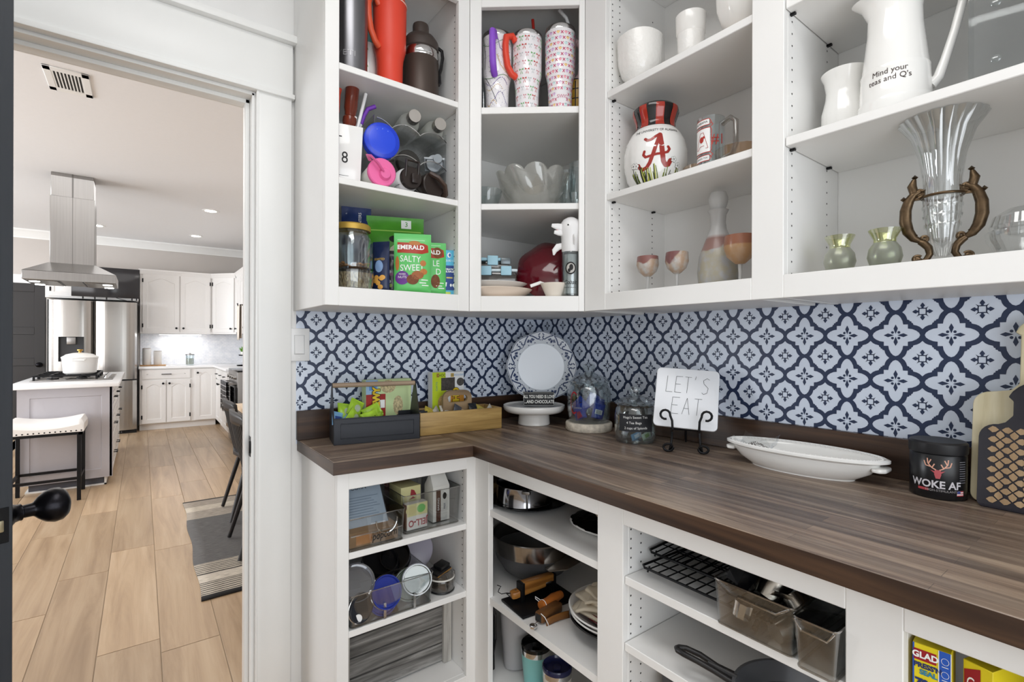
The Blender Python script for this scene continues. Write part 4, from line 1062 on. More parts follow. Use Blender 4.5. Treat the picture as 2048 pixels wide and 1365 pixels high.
# ---------------- bottom of the left cabinet
z = 1.4231
x, y = spot(712, 'y', -.292)
t = thing('grain_container', 'low clear container filled with grain under the glass jar', 'container', (x - .012, y, z), face(x, y))
build('tub', G().lathe([(0, 0), (.06, 0), (.063, .004), (.066, .058), (.0635, .058), (.061, .005), (0, .004)], 32), thin_glass, t); build('rim', G().lathe([(.0635, .054), (.067, .054), (.067, .061), (.0, .061)], 32), clear_dark, t)
gm, n, L, b = nodes('oat_grain', .9); vv = coords(n, L, (1, 1, .35)); vo = n.new('ShaderNodeTexVoronoi'); vo.inputs['Scale'].default_value = 330; L.new(vv, vo.inputs['Vector'])
L.new(ramp(n, L, vo.outputs['Color'], [(.1, '5A3F20'), (.45, 'A5845A'), (.9, 'D6BC92')]), b.inputs['Base Color']); bp = n.new('ShaderNodeBump'); bp.inputs['Strength'].default_value = .8; bp.inputs['Distance'].default_value = .003; L.new(vo.outputs['Distance'], bp.inputs['Height']); L.new(bp.outputs[0], b.inputs['Normal'])
stuff(build('grain', G().lathe([(0, .005), (.0605, .005), (.063, .053), (0, .054)], 32), gm, t))
t = thing('glass_jar', 'glass jar with a gold lid and a layer of almonds, on the grain container', 'jar', (x - .012, y + .006, z + .0625), face(x, y))
oc = lambda a, j: 1 + .02 * abs(math.cos(4 * a))
build('jar', G().lathe([(0, 0), (.055, 0), (.062, .008), (.064, .09), (.055, .112), (.05, .118), (.05, .132), (.046, .132), (.05, .11), (.06, .09), (.058, .008), (0, .006)], 40, None, 1, 1, oc), thin_glass, t)
build('lid', G().lathe([(0, .146), (.054, .146), (.058, .142), (.058, .126), (.054, .126), (.05, .128), (0, .128)], 40), M('gold_lid', 'C4A14C', .35, metal=.6), t)
am = M('almond', 'B9783F', .6, var=.15); a0 = None
for k in range(26):
    a, r = random.uniform(0, 6.28), .05 * math.sqrt(random.random())
    lc = (r * math.cos(a), r * math.sin(a), .012 + random.uniform(0, .01)); rt_ = (PI / 2 + random.uniform(-.3, .3), 0, random.uniform(0, 6.28))
    if a0 is None: a0 = build('almond', G().lathe([(0, -.011), (.005, -.007), (.0065, 0), (.0045, .007), (0, .012)], 10, None, 1, .7), am, t, lc, rt_)
    else: o = a0.copy(); COL.objects.link(o); o.parent = t; o.location = lc; o.rotation_euler = rt_


def pouch(w_, h, d, crump=0, gus=1):
    """filled stand-up pouch, front towards -Y, base at z=0; returns (geometry, front surface)"""
    def bul(x, z):
        u, v = x / w_ * 2, z / h; e = max(0, 1 - u * u) ** .6
        f = min(1, v / .08) ** .5 * (1 if v < .5 else max(0, 1 - ((v - .5) / .42) ** 2)) if v < .93 else 0
        return d / 2 * e * f + crump * math.sin(x * 170 + z * 60) * math.sin(z * 120 + x * 50) * e * (1 if f > 0 else 0)
    g = G()
    for s in (-1, 1): g.sheet(lambda u, v: ((u - .5) * w_, s * (bul((u - .5) * w_, v * h) + .0006), v * h), 18, 24)
    return g, (lambda x, z, off: Vector((x, -bul(x, z) - .0006 - off, z)))


def bag(label, u, yy, z, w_, h, d, mat, extra=0, lean=0, crump=.0006, name='snack_bag', dx=0, group='snack bags in the left wall cabinet'):
    x_, y_ = spot(u, 'y', yy); o = thing(name, label, 'snack bag', (x_ + dx, y_, z), rot=(lean, 0, face(x_, y_, extra)), group=group)
    g, sf_ = pouch(w_, h, d, crump); return o, build('pouch', g, mat, o, smooth=70), sf_


gr1 = M('bright_green_film', '63C26A', .35); nut = M('nut_brown', '7A4422', .6, var=.3, scale=90)
nut2 = M('peanut_tan', 'B9743C', .5)


def emerald(o, sf_, second=False):
    printed([[(-.05, .134), (.03, .131), (.052, .138), (.05, .162), (.036, .168), (-.05, .17)]], M('label_red', 'A9321F', .45), o, 'red_banner', sf_)
    words_on('EMERALD', .021, ink_white, o, -.006, .152, sf_, .98, off=.0014, bold=.0006)
    if not second:
        words_on('SALTY', .03, ink_white, o, -.008, .112, sf_, .8, -.03); words_on('SWEET', .03, ink_white, o, -.002, .083, sf_, .85, .03)
        printed([ell(-.034, .05, .023, .023)], M('purple_dot', '6A3A8C', .5), o, 'purple_roundel', sf_); words_on('NUTS', .011, ink_white, o, -.034, .052, sf_, off=.0014); words_on('MIXED', .0075, ink_white, o, -.034, .062, sf_, off=.0014)
        for a, b_, rx, rz, m__ in ((.0, .045, .02, .017, nut), (.016, .06, .02, .014, M('almond_print', '9C5A2C', .5)), (.036, .072, .012, .01, nut2), (.034, .1, .01, .01, nut2), (-.05, .098, .006, .024, nut2), (.006, .168, .02, .008, nut2)): printed([ell(a, b_, rx, rz)], m__, o, 'nut_picture', sf_, .0012)
    else:
        words_on('LE', .03, ink_white, o, .022, .112, sf_, .85); words_on('D', .03, ink_white, o, .03, .083, sf_, .9)
        printed([ell(.02, .05, .016, .024)], nut, o, 'nut_picture', sf_); printed([ell(.028, .152, .018, .02)], nut, o, 'nut_picture', sf_, .0012)
    for k, (a, b_) in enumerate(((.04, .045), (.034, .035), (.042, .027))): printed([rect(a - .012, b_ - .002, a + .01, b_ + .001)], ink_white, o, 'small_print', sf_)
    printed([rect(-.05, .177, .04, .179)], M('pale_green_print', 'BDE8BF', .5), o, 'small_print', sf_)


o, p, sf_ = bag('green EMERALD pouch behind the front one, half hidden', 858, -.285, z, .118, .188, .035, gr1, .12); emerald(o, sf_, True)
o, p, sf_ = bag('front green EMERALD Salty Sweet nut pouch with red banner', 826, -.325, z, .122, .2, .042, gr1, .02, dx=-.002); emerald(o, sf_)
o, p, sf_ = bag('large green bag standing behind the EMERALD pouches', 790, -.17, z, .2, .285, .05, M('deep_green_film', '4D9A2B', .3, var=.1), .05, .05)
printed([rect(-.09, .232, .09, .236)], M('pale_green', '9CCB5C', .4), o, 'seal_line', sf_); printed([rect(.02, .245, .055, .275)], ink_white, o, 'white_square', sf_); words_on('3', .025, M('print_green', '4D9A2B', .5), o, .038, .26, sf_, off=.0012)
words_on('MIA', .032, M('print_lime', 'D3E26A', .5), o, .03, .205, sf_, 1, .05); printed([ell(-.005, .205, .018, .012)], ink_black, o, 'emblem', sf_)
for k in range(6): a = k * .6 - .3; printed([[(0 - .03, .13), (-.03 + .05 * math.cos(a), .13 + .05 * math.sin(a)), (-.03 + .062 * math.cos(a + .22), .13 + .062 * math.sin(a + .22)), (-.03 + .045 * math.cos(a + .4), .13 + .045 * math.sin(a + .4))]], M('shell_cream', 'E6E2C8', .5), o, 'nut_picture', sf_)
o, p, sf_ = bag('crumpled dark blue bag at the back left above the gold-lidded jar', 712, -.13, z, .1, .31, .04, M('navy_film', '1B2F63', .25, var=.2), .1, .02, .002); words_on('PLANTERS', .014, ink_white, o, .012, .26, sf_, 1, PI / 2)
o, p, sf_ = bag('dark blue bag with a folded flap behind the gold-lidded jar', 752, -.12, z, .12, .285, .04, M('navy_film2', '1E3568', .25, var=.2), -.3, .08, .002)
o, p, sf_ = bag('narrow navy and gold nut bag between the jar and the green pouches', 762, -.29, z, .06, .168, .03, M('navy_film3', '1B2748', .3), -.5)
words_on('ROASTED', .0105, M('print_yellow', 'D9B23C', .5), o, 0, .108, sf_, .8); printed([ell(0, .085, .014, .02)], M('print_paleblue', '7F9CC4', .5), o, 'picture', sf_)
for k in range(7): printed([ell(random.uniform(-.016, .016), random.uniform(.012, .05), .009, .008)], M('cashew_print', 'D9A04A', .5), o, 'nut_picture', sf_)
o, p, sf_ = bag('slim black pouch with small pictures beside the front EMERALD pouch', 782, -.275, z, .05, .145, .03, M('black_film', '25222A', .25), -.1)
for k in range(7): printed([ell(random.uniform(-.015, .015), random.uniform(.02, .12), .006, .006)], M('berry_print_%d' % k, random.choice(('5A2C4C', '6E7F3A', '8A8A90', '3C3A55')), .5), o, 'picture', sf_)
x, y = spot(897, 'y', -.31)
t = thing('drink_mix_box', 'light blue and navy HYDRATION MULTIPLIER box at the right end', 'box', (x + .002, y, z), face(x, y) * .7)
build('carton', G().box(-.032, 0, 0, .032, .03, .165), M('aqua_card', '57B4D9', .5), t, bevel=.001, seg=1)
printed([rect(-.032, .022, .032, .11)], M('navy_card', '1F3F84', .5), t, 'navy_panel', flat); printed([rect(-.032, 0.006, .005, .016)], M('lime_card', 'C6D65A', .5), t, 'lime_strip', flat); printed([[(.018, .148), (.032, .148), (.032, .165), (.022, .165)]], M('lime_card2', 'C6D65A', .5), t, 'lime_corner', flat)
words_on('LIQUID I.V.', .0095, ink_white, t, .0, .127, flat, 1.0); words_on('HYDRATION\nMULTIPLIER', .0085, ink_white, t, 0, .092, flat, 1.05, bold=.0003, off=.0012); printed([ell(0, .147, .007, .009, 12)], ink_white, t, 'drop_mark', flat); printed([ell(.002, .147, .004, .006, 12)], M('navy_drop', '1F5FA8', .5), t, 'drop_mark', flat, .001)
printed([rect(-.01, .064, .012, .069)], M('gold_print', 'CDB766', .5), t, 'flavour_strip', flat, .0012); printed([[(-.018, .035), (-.01, .035), (-.008, .05), (-.02, .05)]], ink_white, t, 'glass_icon', flat, .0012)
for k in range(3): printed([ell(.006 + k * .009, .04, .0036, .0055, 10)], ink_white, t, 'drop_icon', flat, .0012)

# ---------------- diagonal cabinet, top shelf: three patterned tumblers
z = 2.0921
tp = [(.0385, 0), (.0405, .003), (.0432, .09), (.046, .112), (.0525, .138), (.0545, .272)]; Rt = prof_r(tp)


def tall_tumbler(label, u, dep, h=1.0, rz=0):
    x_, y_ = spot_d(u, dep); o = thing('tumbler', label, 'tumbler', (x_, y_, z), face(x_, y_, rz), group='patterned tumblers in the corner cabinet')
    build('body', G().lathe([(0, 0)] + tp + [(.0535, .274), (.05, .27), (.048, .14), (.038, .02), (0, .02)], 44), M('gloss_white_enamel', 'F0EDEF', .12, coat=.4), o)
    build('steel_rim', G().lathe([(.0546, .271), (.0552, .274), (.0552, .283), (.0535, .287), (.05, .285), (.05, .272)], 40), chrome, o)
    build('lid', G().lathe([(0, .28), (.05, .28), (.05, .287), (0, .289)], 30), thin_glass, o); return o, wrap(Rt, .0515)


def handle3(o, mat, side, z0=.125, z1=.262, out=.04, r=.0118):
    c, s = math.cos(side), math.sin(side); P = [(.052, z1 - .01), (.066, z1 + .006), (.052 + out, z1 - .006), (.055 + out, z1 - .035), (.053 + out, (z0 + z1) / 2), (.05 + out - .004, z0 + .03), (.068, z0 + .006), (.049, z0)]
    return build('handle', G().tube([(a * c, a * s, b_) for a, b_ in P], r, 10), mat, o)


o, sf_ = tall_tumbler('white tumbler printed with strings of beads, purple handle', 993, .085)
handle3(o, M('purple_handle', '8A4FC9', .4), -1.75)
bd = {k: M('bead_' + k, h_, .3) for k, h_ in (('purple', '5B3C8E'), ('gold', 'C2A04A'), ('green', '6E8F6A'), ('black', '2B2730'))}


def beads(pts, step, r): 
    out = []
    for (x0, z0), (x1, z1) in zip(pts, pts[1:]):
        l = math.hypot(x1 - x0, z1 - z0); k = max(1, int(l / step)); out += [ell(x0 + (x1 - x0) * i / k, z0 + (z1 - z0) * i / k, r, r, 6) for i in range(k)]
    return out


crv = lambda a, b_, c, d, n_=14: [(a + (b_ - a) * i / n_, c + d * math.sin(2 * PI * i / n_ * 1.1 + a * 60)) for i in range(n_ + 1)]
for k_, cs in (('purple', [crv(-.055, .05, .105, .014), crv(-.03, .06, .05, .02), [(.0, .26), (.01, .22), (.03, .2), (.06, .19)]]), ('gold', [crv(-.05, .03, .085, .01), [(.0, .195), (.012, .16), (.03, .14), (.06, .132)], crv(-.05, .0, .03, .01)]), ('green', [crv(-.06, .06, .122, .007), crv(-.06, .06, .24, .012)]), ('black', [[(-.05, .12), (-.03, .09), (.0, .03)], [(-.055, .26), (-.045, .2), (-.05, .15)]])):
    printed(sum([beads(c, .0042, .0019) for c in cs], []), bd[k_], o, 'bead_print', sf_, step=.02)
printed([ell(random.uniform(-.06, .06), random.uniform(.01, .26), .0011, .0011, 5) for k in range(90)], bd['purple'], o, 'dot_print', sf_, step=.03)
printed([ell(random.uniform(-.06, .06), random.uniform(.01, .26), .0012, .0012, 5) for k in range(70)], bd['black'], o, 'dot_print', sf_, step=.03)
o, sf_ = tall_tumbler('white tumbler printed with red and green bows, red handle and red straw', 1053, .085)
handle3(o, M('red_handle', 'DE4630', .4), PI + .62); build('straw', G().tube([(.022, .012, .2), (.026, .012, .285), (.02, .014, .36)], .0055, 10), M('red_straw', 'A22A22', .35), o)


def bow(cx, cz, s): return [[(cx, cz), (cx - s, cz + s * .7), (cx - s * 1.1, cz - s * .3)], [(cx, cz), (cx + s, cz + s * .7), (cx + s * 1.1, cz - s * .3)], [(cx, cz), (cx - s * .7, cz - s * 1.9), (cx - s * .35, cz - s * 1.9)], [(cx, cz), (cx + s * .7, cz - s * 1.9), (cx + s * .35, cz - s * 1.9)]]


bc = [M('bow_red', 'C0392F', .4), M('bow_green', '6FAE6B', .4), M('bow_pink', 'C9707C', .4), M('bow_silver', 'B9C2C4', .3)]
for i, m__ in enumerate(bc):
    P = []
    for r_ in range(9):
        for c_ in range(-3, 4):
            if (r_ * 1 + c_ * 3) % 4 == i: P += bow(c_ * .021 + (r_ % 2) * .0105, .026 + r_ * .029, .0075 if i < 2 else .006)
    printed(P, m__, o, 'bow_print', sf_, step=.02)
o, sf_ = tall_tumbler('tall white tumbler printed with pink crosses and hearts, white straw', 1119, .085); o.scale = (1.03, 1.03, 1.06)
handle3(o, M('pale_pink_handle', 'F0D6DA', .4), .55); build('straw', G().tube([(.024, .006, .2), (.028, .004, .315), (.022, .004, .335), (-.004, .0, .362)], .0062, 10), white_plastic, o)
X_ = []; H_ = {0: [], 1: [], 2: [], 3: []}
for r_ in range(14):
    for c_ in range(-5, 6):
        cx, cz = c_ * .0128 + (r_ % 2) * .0064, .018 + r_ * .0182
        if abs(cz - .045) < .012 and -.014 < cx < .03: continue
        if (c_ + r_) % 2: X_ += stroke([(cx - .0042, cz - .0046), (cx + .0042, cz + .0046)], .0024) + stroke([(cx - .0042, cz + .0046), (cx + .0042, cz - .0046)], .0024)
        else: H_[((c_ * 3 + r_) // 2) % 4].append([(cx, cz - .005), (cx + .006, cz + .0015), (cx + .004, cz + .0055), (cx, cz + .003), (cx - .004, cz + .0055), (cx - .006, cz + .0015)])
printed(X_, M('cross_pink', 'C2436F', .4), o, 'cross_print', sf_, step=.02)
for k, h_ in enumerate(('F2A9B5', 'F3C98A', 'D9B7DD', 'C7E3E4')): printed(H_[k], M('heart_%d' % k, h_, .4), o, 'heart_print', sf_, step=.02)
words_on('SWIG', .017, M('swig_rose', 'C96A88', .4), o, .01, .045, sf_, 1.1)
x, y = spot_d(1150, .13)
t = thing('mug', 'yellow and black checked mug mostly hidden behind the heart tumbler', 'mug', (x + .01, y + .0, z), face(x, y))
build('body', G().lathe([(0, 0), (.04, 0), (.042, .004), (.042, .135), (.038, .135), (.036, .01), (0, .01)], 28), M('mustard_glaze', 'B08B2E', .3), t)
printed([rect(-.06, .03 + k * .035, .06, .034 + k * .035) for k in range(4)] + [rect(-.05 + k * .02, .005, -.046 + k * .02, .13) for k in range(6)], ink_black, t, 'black_check', wrap(lambda z: .042, .042)); build('handle', G().tube([(-.042, 0, .11), (-.07, 0, .1), (-.07, 0, .05), (-.042, 0, .04)], .007, 8), M('white_handle', 'E9E4DA', .3), t)
x, y = spot_d(966, .16); t = thing('drinking_glass', 'clear glass at the left behind the bead tumbler', 'glass', (x, y, z)); build('glass', G().lathe([(0, 0), (.032, 0), (.036, .2), (.034, .2), (.03, .008), (0, .008)], 28), thin_glass, t)

# ---------------- diagonal cabinet, middle shelf: pressed glass
z = 1.7511
x, y = spot_d(1064, .145)
pg = GL('pressed_glass', 'F2F2EE', edge=.06, rough=.08, milk=.22)
t = thing('glass_bowl', 'large pressed-glass bowl with swirling petal rim on the corner shelf', 'bowl', (x, y, z))
wv = lambda a, j: 1 + (.02 + .022 * min(j, 5) / 5) * abs(math.cos(4.5 * (a + .12 * j))) - .03
g = G(); NP = 9


def petal_bowl(inner):
    def f(u, v):
        a = u * 2 * PI; s = v; r = (.045 + .088 * s ** .7) - (.004 if inner else 0); tw = a + .75 * s
        lob = abs(math.cos(NP / 2 * tw)); zt = .118 * s ** 1.25 + (.024 * lob ** .5 * s ** 5); r *= 1 + .1 * (lob - .5) * s
        return (r * math.cos(a), r * math.sin(a), zt + (.004 if inner else 0))
    return f


g.sheet(petal_bowl(False), 126, 16, closed_u=True); g.sheet(petal_bowl(True), 126, 16, closed_u=True)
k = 126 * 17; g.f += [(126 * 16 + i, 126 * 16 + (i + 1) % 126, k + 126 * 16 + (i + 1) % 126, k + 126 * 16 + i) for i in range(126)]; g.f += [tuple(range(126))[::-1], tuple(range(k, k + 126))]
build('bowl', g, pg, t, smooth=60)
x, y = spot_d(972, .12); t = thing('glass_dish', 'low cut-glass dish at the left of the petal bowl', 'dish', (x, y, z))
build('dish', G().lathe([(0, 0), (.035, 0), (.045, .015), (.06, .075), (.057, .075), (.042, .018), (0, .012)], 30, None, 1, 1, lambda a, j: 1 + .03 * math.cos(12 * a)), thin_glass, t)
x, y = spot_d(1150, .1); t = thing('glass_dish', 'small oval glass dish at the right of the petal bowl', 'dish', (x, y, z))
build('dish', G().lathe([(0, 0), (.03, 0), (.04, .012), (.048, .05), (.045, .05), (.036, .014), (0, .008)], 30), thin_glass, t)
x, y = spot_d(1134, .2); t = thing('drinking_glass', 'tall clear glass at the back right of the petal bowl', 'glass', (x, y, z)); build('glass', G().lathe([(0, 0), (.03, 0), (.036, .17), (.034, .17), (.028, .01), (0, .01)], 28), thin_glass, t)
x, y = spot_d(1156, .19); t = thing('drinking_glass', 'clear glass against the right side of the corner shelf', 'glass', (x, y, z)); build('glass', G().lathe([(0, 0), (.03, 0), (.036, .2), (.034, .2), (.028, .01), (0, .01)], 28), thin_glass, t)

# ---------------- diagonal cabinet, bottom
z = 1.4211
x, y = spot_d(990, .155)
t = thing('dinner_plate', 'cream platter at the bottom of the plate pile', 'plate', (x, y, z)); build('plate', G().lathe([(0, 0), (.09, 0), (.095, .006), (.14, .03), (.146, .036), (.143, .038), (.092, .012), (0, .01)], 48), M('cream_plate', 'EBDBCB', .3), t)
t = thing('dinner_plate', 'white dinner plate on top of the cream platter', 'plate', (x - .006, y + .006, z + .035)); build('plate', G().lathe([(0, 0), (.08, 0), (.085, .004), (.128, .02), (.134, .024), (.131, .026), (.082, .009), (0, .008)], 48), white_ceramic, t)
zt = z + .035 + .026
x, y = spot_d(996, .17); t = thing('food_container', 'glass food container with pale blue clip lid on the plates', 'container', (x, y, zt - .012), face(x, y, .0))
build('dish', G().box(-.07, -.05, .0, .07, .05, .055), clear_dark, t, bevel=.01); blu = M('clip_blue', '9DC6D6', .4); build('lid', G().box(-.073, -.053, .055, .073, .053, .066), M('lid_frost', 'C9D6DA', .3), t, bevel=.004)
for x_ in (-.045, .03): build('clip', G().box(x_ - .02, -.064, .04, x_ + .02, -.053, .075), blu, t, bevel=.003)
t = thing('food_container', 'smaller glass container with blue clips stacked on the first', 'container', (x - .012, y + .01, zt + .055), face(x, y, .1))
build('dish', G().box(-.055, -.04, 0, .055, .04, .03), clear_dark, t, bevel=.008); build('lid', G().box(-.06, -.044, .03, .06, .044, .042), blu, t, bevel=.004); build('clip', G().box(-.03, -.056, .012, .01, -.044, .048), blu, t, bevel=.003); build('clip', G().box(.02, -.055, .016, .058, -.044, .04), M('clip_grey', '6B7377', .3, metal=.5), t, bevel=.003)
x, y = spot_d(1094, .16); t = thing('glass_bowl', 'dark red glass bowl standing on its edge behind the white ladle bowl', 'bowl', (x, y, z + .118), rot=(1.15, 0, face(x, y, -.2)))
build('bowl', G().lathe([(0, .04), (.04, .04), (.08, .026), (.115, 0), (.119, .003), (.085, .032), (.045, .047), (0, .047)], 48, None, 1, 1, lambda a, j: 1 + .035 * math.cos(7 * a) * (1 if j in (3, 4) else .4)), M('garnet_glass', '5A0E1B', .12, coat=.5), t)
x, y = spot_d(1108, .05); t = thing('serving_bowl', 'white bowl with a ladle beside the bottle with dolphin top', 'bowl', (x, y, z))
build('bowl', G().lathe([(0, 0), (.022, 0), (.03, .006), (.05, .05), (.047, .05), (.027, .01), (0, .008)], 32), cream_ceramic, t); 
t2 = thing('ladle', 'white ladle resting in the white bowl, handle to the left', 'ladle', (x, y, z + .012), face(x, y)); build('handle', G().tube([(.0, .0, .005), (-.03, 0, .034), (-.05, -.0, .042), (-.085, 0, .03)], [.008, .007, .006, .006], 8, sq=.6), white_ceramic, t2); build('bowl', G().lathe([(0, 0), (.014, .002), (.02, .012), (.018, .012), (0, .004)], 16), white_ceramic, t2)
x, y = spot_d(1141, .04); t = thing('water_bottle', 'clear bottle lettered Cobalt with a white dolphin-shaped top', 'bottle', (x, y, z), face(x, y))
build('bottle', G().lathe([(0, 0), (.03, 0), (.0318, .004), (.0318, .155), (.03, .162), (.027, .162), (.029, .006), (0, .005)], 32), thin_glass, t); build('inner_sleeve', G().lathe([(0, .012), (.026, .012), (.027, .15), (0, .15)], 28), M('bottle_pale_inside', 'BDBBB8', .3), t)
cy_ = wrap(lambda z: .032, .032); words_on('Cobalt', .021, ink_black, t, -.002, .05, cy_, .8, shear=.3); words_on('ORANGE BEACH, AL', .005, ink_black, t, -.002, .032, cy_)
printed([ell(0, .1, .019, .022, 24)], ink_black, t, 'round_emblem', cy_); printed([ell(0, .1, .0145, .017, 24)], M('emblem_gap', 'B8B5B0', .4), t, 'round_emblem', cy_, .001); printed([ell(.002, .103, .007, .011, 14), ell(-.005, .092, .005, .007, 10)], ink_black, t, 'round_emblem', cy_, .0014)
wd_ = M('white_vinyl', 'E9E8E8', .35)
dol = build('dolphin_top', G().lathe([(.0305, .16), (.032, .164), (.033, .19), (.0345, .212), (.039, .232), (.0395, .247), (.036, .262), (.027, .275), (.013, .283), (0, .285)], 32), wd_, t)
build('beak', G().tube([(-.026, -.014, .243), (-.047, -.022, .248), (-.067, -.028, .252)], [.016, .012, .006], 12, sq=.55), wd_, dol); build('lower_jaw', G().tube([(-.026, -.014, .23), (-.043, -.022, .226), (-.058, -.027, .228)], [.014, .01, .006], 12, sq=.5), wd_, dol)
build('mouth', G().tube([(-.024, -.014, .2385), (-.05, -.024, .2385)], [.011, .005], 10, sq=.4), M('mouth_pink', 'D99AA0', .4), dol)
build('flipper', G().tube([(-.028, -.0, .185), (-.045, -.004, .18), (-.058, -.008, .165), (-.06, -.008, .15)], [.01, .012, .009, .003], 10, sq=.4), wd_, dol); build('flipper', G().tube([(.01, -.033, .215), (.014, -.04, .2), (.012, -.041, .18)], [.008, .009, .003], 10, sq=.4), wd_, dol)
build('eye', G().lathe([(.0, .002), (.004, .001), (.005, 0)], 12, T(-.008, -.0375, .25, rx=PI / 2)), ink_white, dol); build('pupil', G().lathe([(0, .0028), (.0028, .0022), (.003, .001)], 12, T(-.009, -.038, .25, rx=PI / 2)), ink_black, dol)
# ---------------- right wall cabinet, first bay, top shelf: milk glass
mg = M('milk_glass', 'F2F0EC', .12, coat=.3, bump=.0)
mgt = M('milk_glass_textured', 'F1EFEB', .16, coat=.25, bump=.6, scale=70)
z = 2.0961
x, y = spot(1278, 'x', -.245)
t = thing('milk_glass_bowl', 'white milk-glass footed bowl on the top shelf, leftmost', 'bowl', (x, y, z), face(x, y))
sq4 = lambda a, j: 1 + (.05 * (abs(math.cos(2 * a)) - .5) if j in (4, 5, 6, 7) else 0)
build('bowl', G().lathe([(0, 0), (.036, 0), (.038, .008), (.034, .018), (.056, .045), (.068, .085), (.072, .165), (.068, .165), (.062, .09), (.04, .03), (0, .022)], 48, None, 1, 1, sq4), mgt, t, smooth=60)
x, y = spot(1380, 'x', -.21)
t = thing('milk_glass_tumbler', 'straight white milk-glass tumbler with a smooth rim in the middle of the top shelf', 'tumbler', (x, y, z), face(x, y))
build('body', G().lathe([(0, 0), (.036, 0), (.038, .006), (.041, .11), (.037, .11), (.034, .01), (0, .01)], 36), mgt, t); build('rim_band', G().lathe([(.0405, .11), (.0432, .114), (.045, .168), (.041, .168), (.037, .11)], 36), mg, t)
x, y = spot(1484, 'x', -.2)
t = thing('milk_glass_compote', 'white milk-glass bowl on a peach foot at the right of the top shelf', 'bowl', (x, y, z))
build('foot', G().lathe([(0, 0), (.045, 0), (.046, .006), (.03, .018), (.022, .035), (.028, .05), (0, .05)], 32), M('peach_glass', 'EBC9A6', .25), t)
build('bowl', G().lathe([(0, .05), (.03, .05), (.056, .075), (.068, .11), (.072, .17), (.068, .17), (.063, .11), (0, .06)], 40, None, 1, 1, lambda a, j: 1 + .03 * math.cos(8 * a) * (j in (3, 4, 5))), mg, t)
x, y = spot(1300, 'x', -.08); t = thing('milk_glass_dish', 'low white dish at the back corner of the top shelf', 'dish', (x, y + .03, z)); build('dish', G().lathe([(0, 0), (.03, 0), (.05, .05), (.047, .05), (.026, .008), (0, .006)], 28), mg, t)

# ---------------- first bay, middle shelf
z = 1.7551
x, y = spot(1310, 'x', -.215)
t = thing('painted_vase', 'white painted vase with red and black striped neck and script letter A', 'vase', (x, y, z), face(x, y))
vp = [(.066, 0), (.07, .004), (.09, .035), (.1, .08), (.101, .115), (.094, .15), (.08, .178), (.066, .194), (.061, .205), (.062, .22), (.069, .24), (.073, .252), (.072, .262), (.064, .27)]
Rv = prof_r(vp); build('body', G().lathe([(0, 0)] + vp[:8] + [(.06, .19), (.062, .15), (.09, .1), (.06, .01), (0, .008)], 56), white_ceramic, t)
build('neck', G().lathe([(.066, .194)] + vp[8:] + [(.056, .262), (.055, .22), (.055, .194)], 56), M('vase_black_glaze', '1D1A1A', .12, coat=.4), t)
sv = wrap(Rv, .09); red = M('vase_red_glaze', 'A63527', .15, coat=.4)
P = []
for k in range(-4, 5): a = k * .07 + .004; P.append([(a - .004, .1945), (a + .034, .1945), (a + .031, .262), (a - .001, .262)])
printed(P, red, t, 'red_stripes', sv, .0009, .008)
def brush(pts, wd): return stroke(pts, wd) + [ell(px0, pz0, wd / 2, wd / 2, 10) for px0, pz0 in pts]


A = brush([(.013, .15), (.003, .12), (-.006, .09), (-.016, .064), (-.026, .051), (-.038, .047), (-.047, .053), (-.05, .062)], .0105) + brush([(.013, .15), (.016, .12), (.0185, .09), (.022, .066), (.029, .055), (.037, .056), (.042, .068)], .0135) + brush([(-.03, .1), (-.033, .09), (-.027, .082), (-.014, .084), (.004, .088), (.02, .089), (.033, .093), (.038, .102), (.034, .109)], .0075) + brush([(.012, .151), (.0, .144), (-.012, .135), (-.022, .134), (-.029, .14)], .0085)
printed(A, M('script_crimson', '9A2B22', .2, coat=.3), t, 'script_letter', sv, .0007, .02)
gm2 = [M('grass_' + h_, h_, .4) for h_ in ('6F7F2A', 'B5B94A', '2C2F22')]
for i, m__ in enumerate(gm2): printed([[(a, .008), (a + .004, .008), (a + l_ + .001, h_), (a + l_ - .001, h_)] for a, l_, h_ in [(random.uniform(-.075, .075), random.uniform(-.008, .01), random.uniform(.03, .062)) for _ in range(15)]], m__, t, 'grass_print', sv, .0008 + i * .0002, .012)
for fx, fz in ((.052, .072), (-.058, .062), (-.068, .064), (.068, .056)):
    printed([ell(fx + .0055 * math.cos(k * 1.26), fz + .0055 * math.sin(k * 1.26), .0042, .0042, 8) for k in range(5)], M('petal_outline', '5B5F5A', .4), t, 'flower_print', sv, .0012); printed([ell(fx + .0055 * math.cos(k * 1.26), fz + .0055 * math.sin(k * 1.26), .0034, .0034, 8) for k in range(5)], white_ceramic, t, 'flower_print', sv, .0016)
words_on('THE UNIVERSITY OF ALABAMA', .0125, ink_black, t, .004, .169, sv, .86, 0, off=.001)
x, y = spot(1421, 'x', -.235)
t = thing('glass_mug', 'clear glass mug with a red framed crest and hash mark', 'mug', (x, y, z), face(x, y, -.6))
build('body', G().lathe([(0, 0), (.037, 0), (.038, .004), (.038, .155), (.035, .155), (.034, .014), (0, .012)], 40), thin_glass, t)
build('handle', G().tube([(.036, 0, .13), (.062, 0, .14), (.078, 0, .125), (.078, 0, .06), (.066, 0, .035), (.037, 0, .03)], .0075, 10), clear_dark, t)
sm = wrap(lambda z: .038, .038); rr = M('crest_red', 'B0372C', .4)
printed([rect(-.03, .05, .02, .12)], ink_white, t, 'white_panel', sm); printed(stroke([(-.03, .05), (.02, .05), (.024, .056), (.024, .114), (.02, .12), (-.03, .12)], .0022), rr, t, 'red_frame', sm, .001)
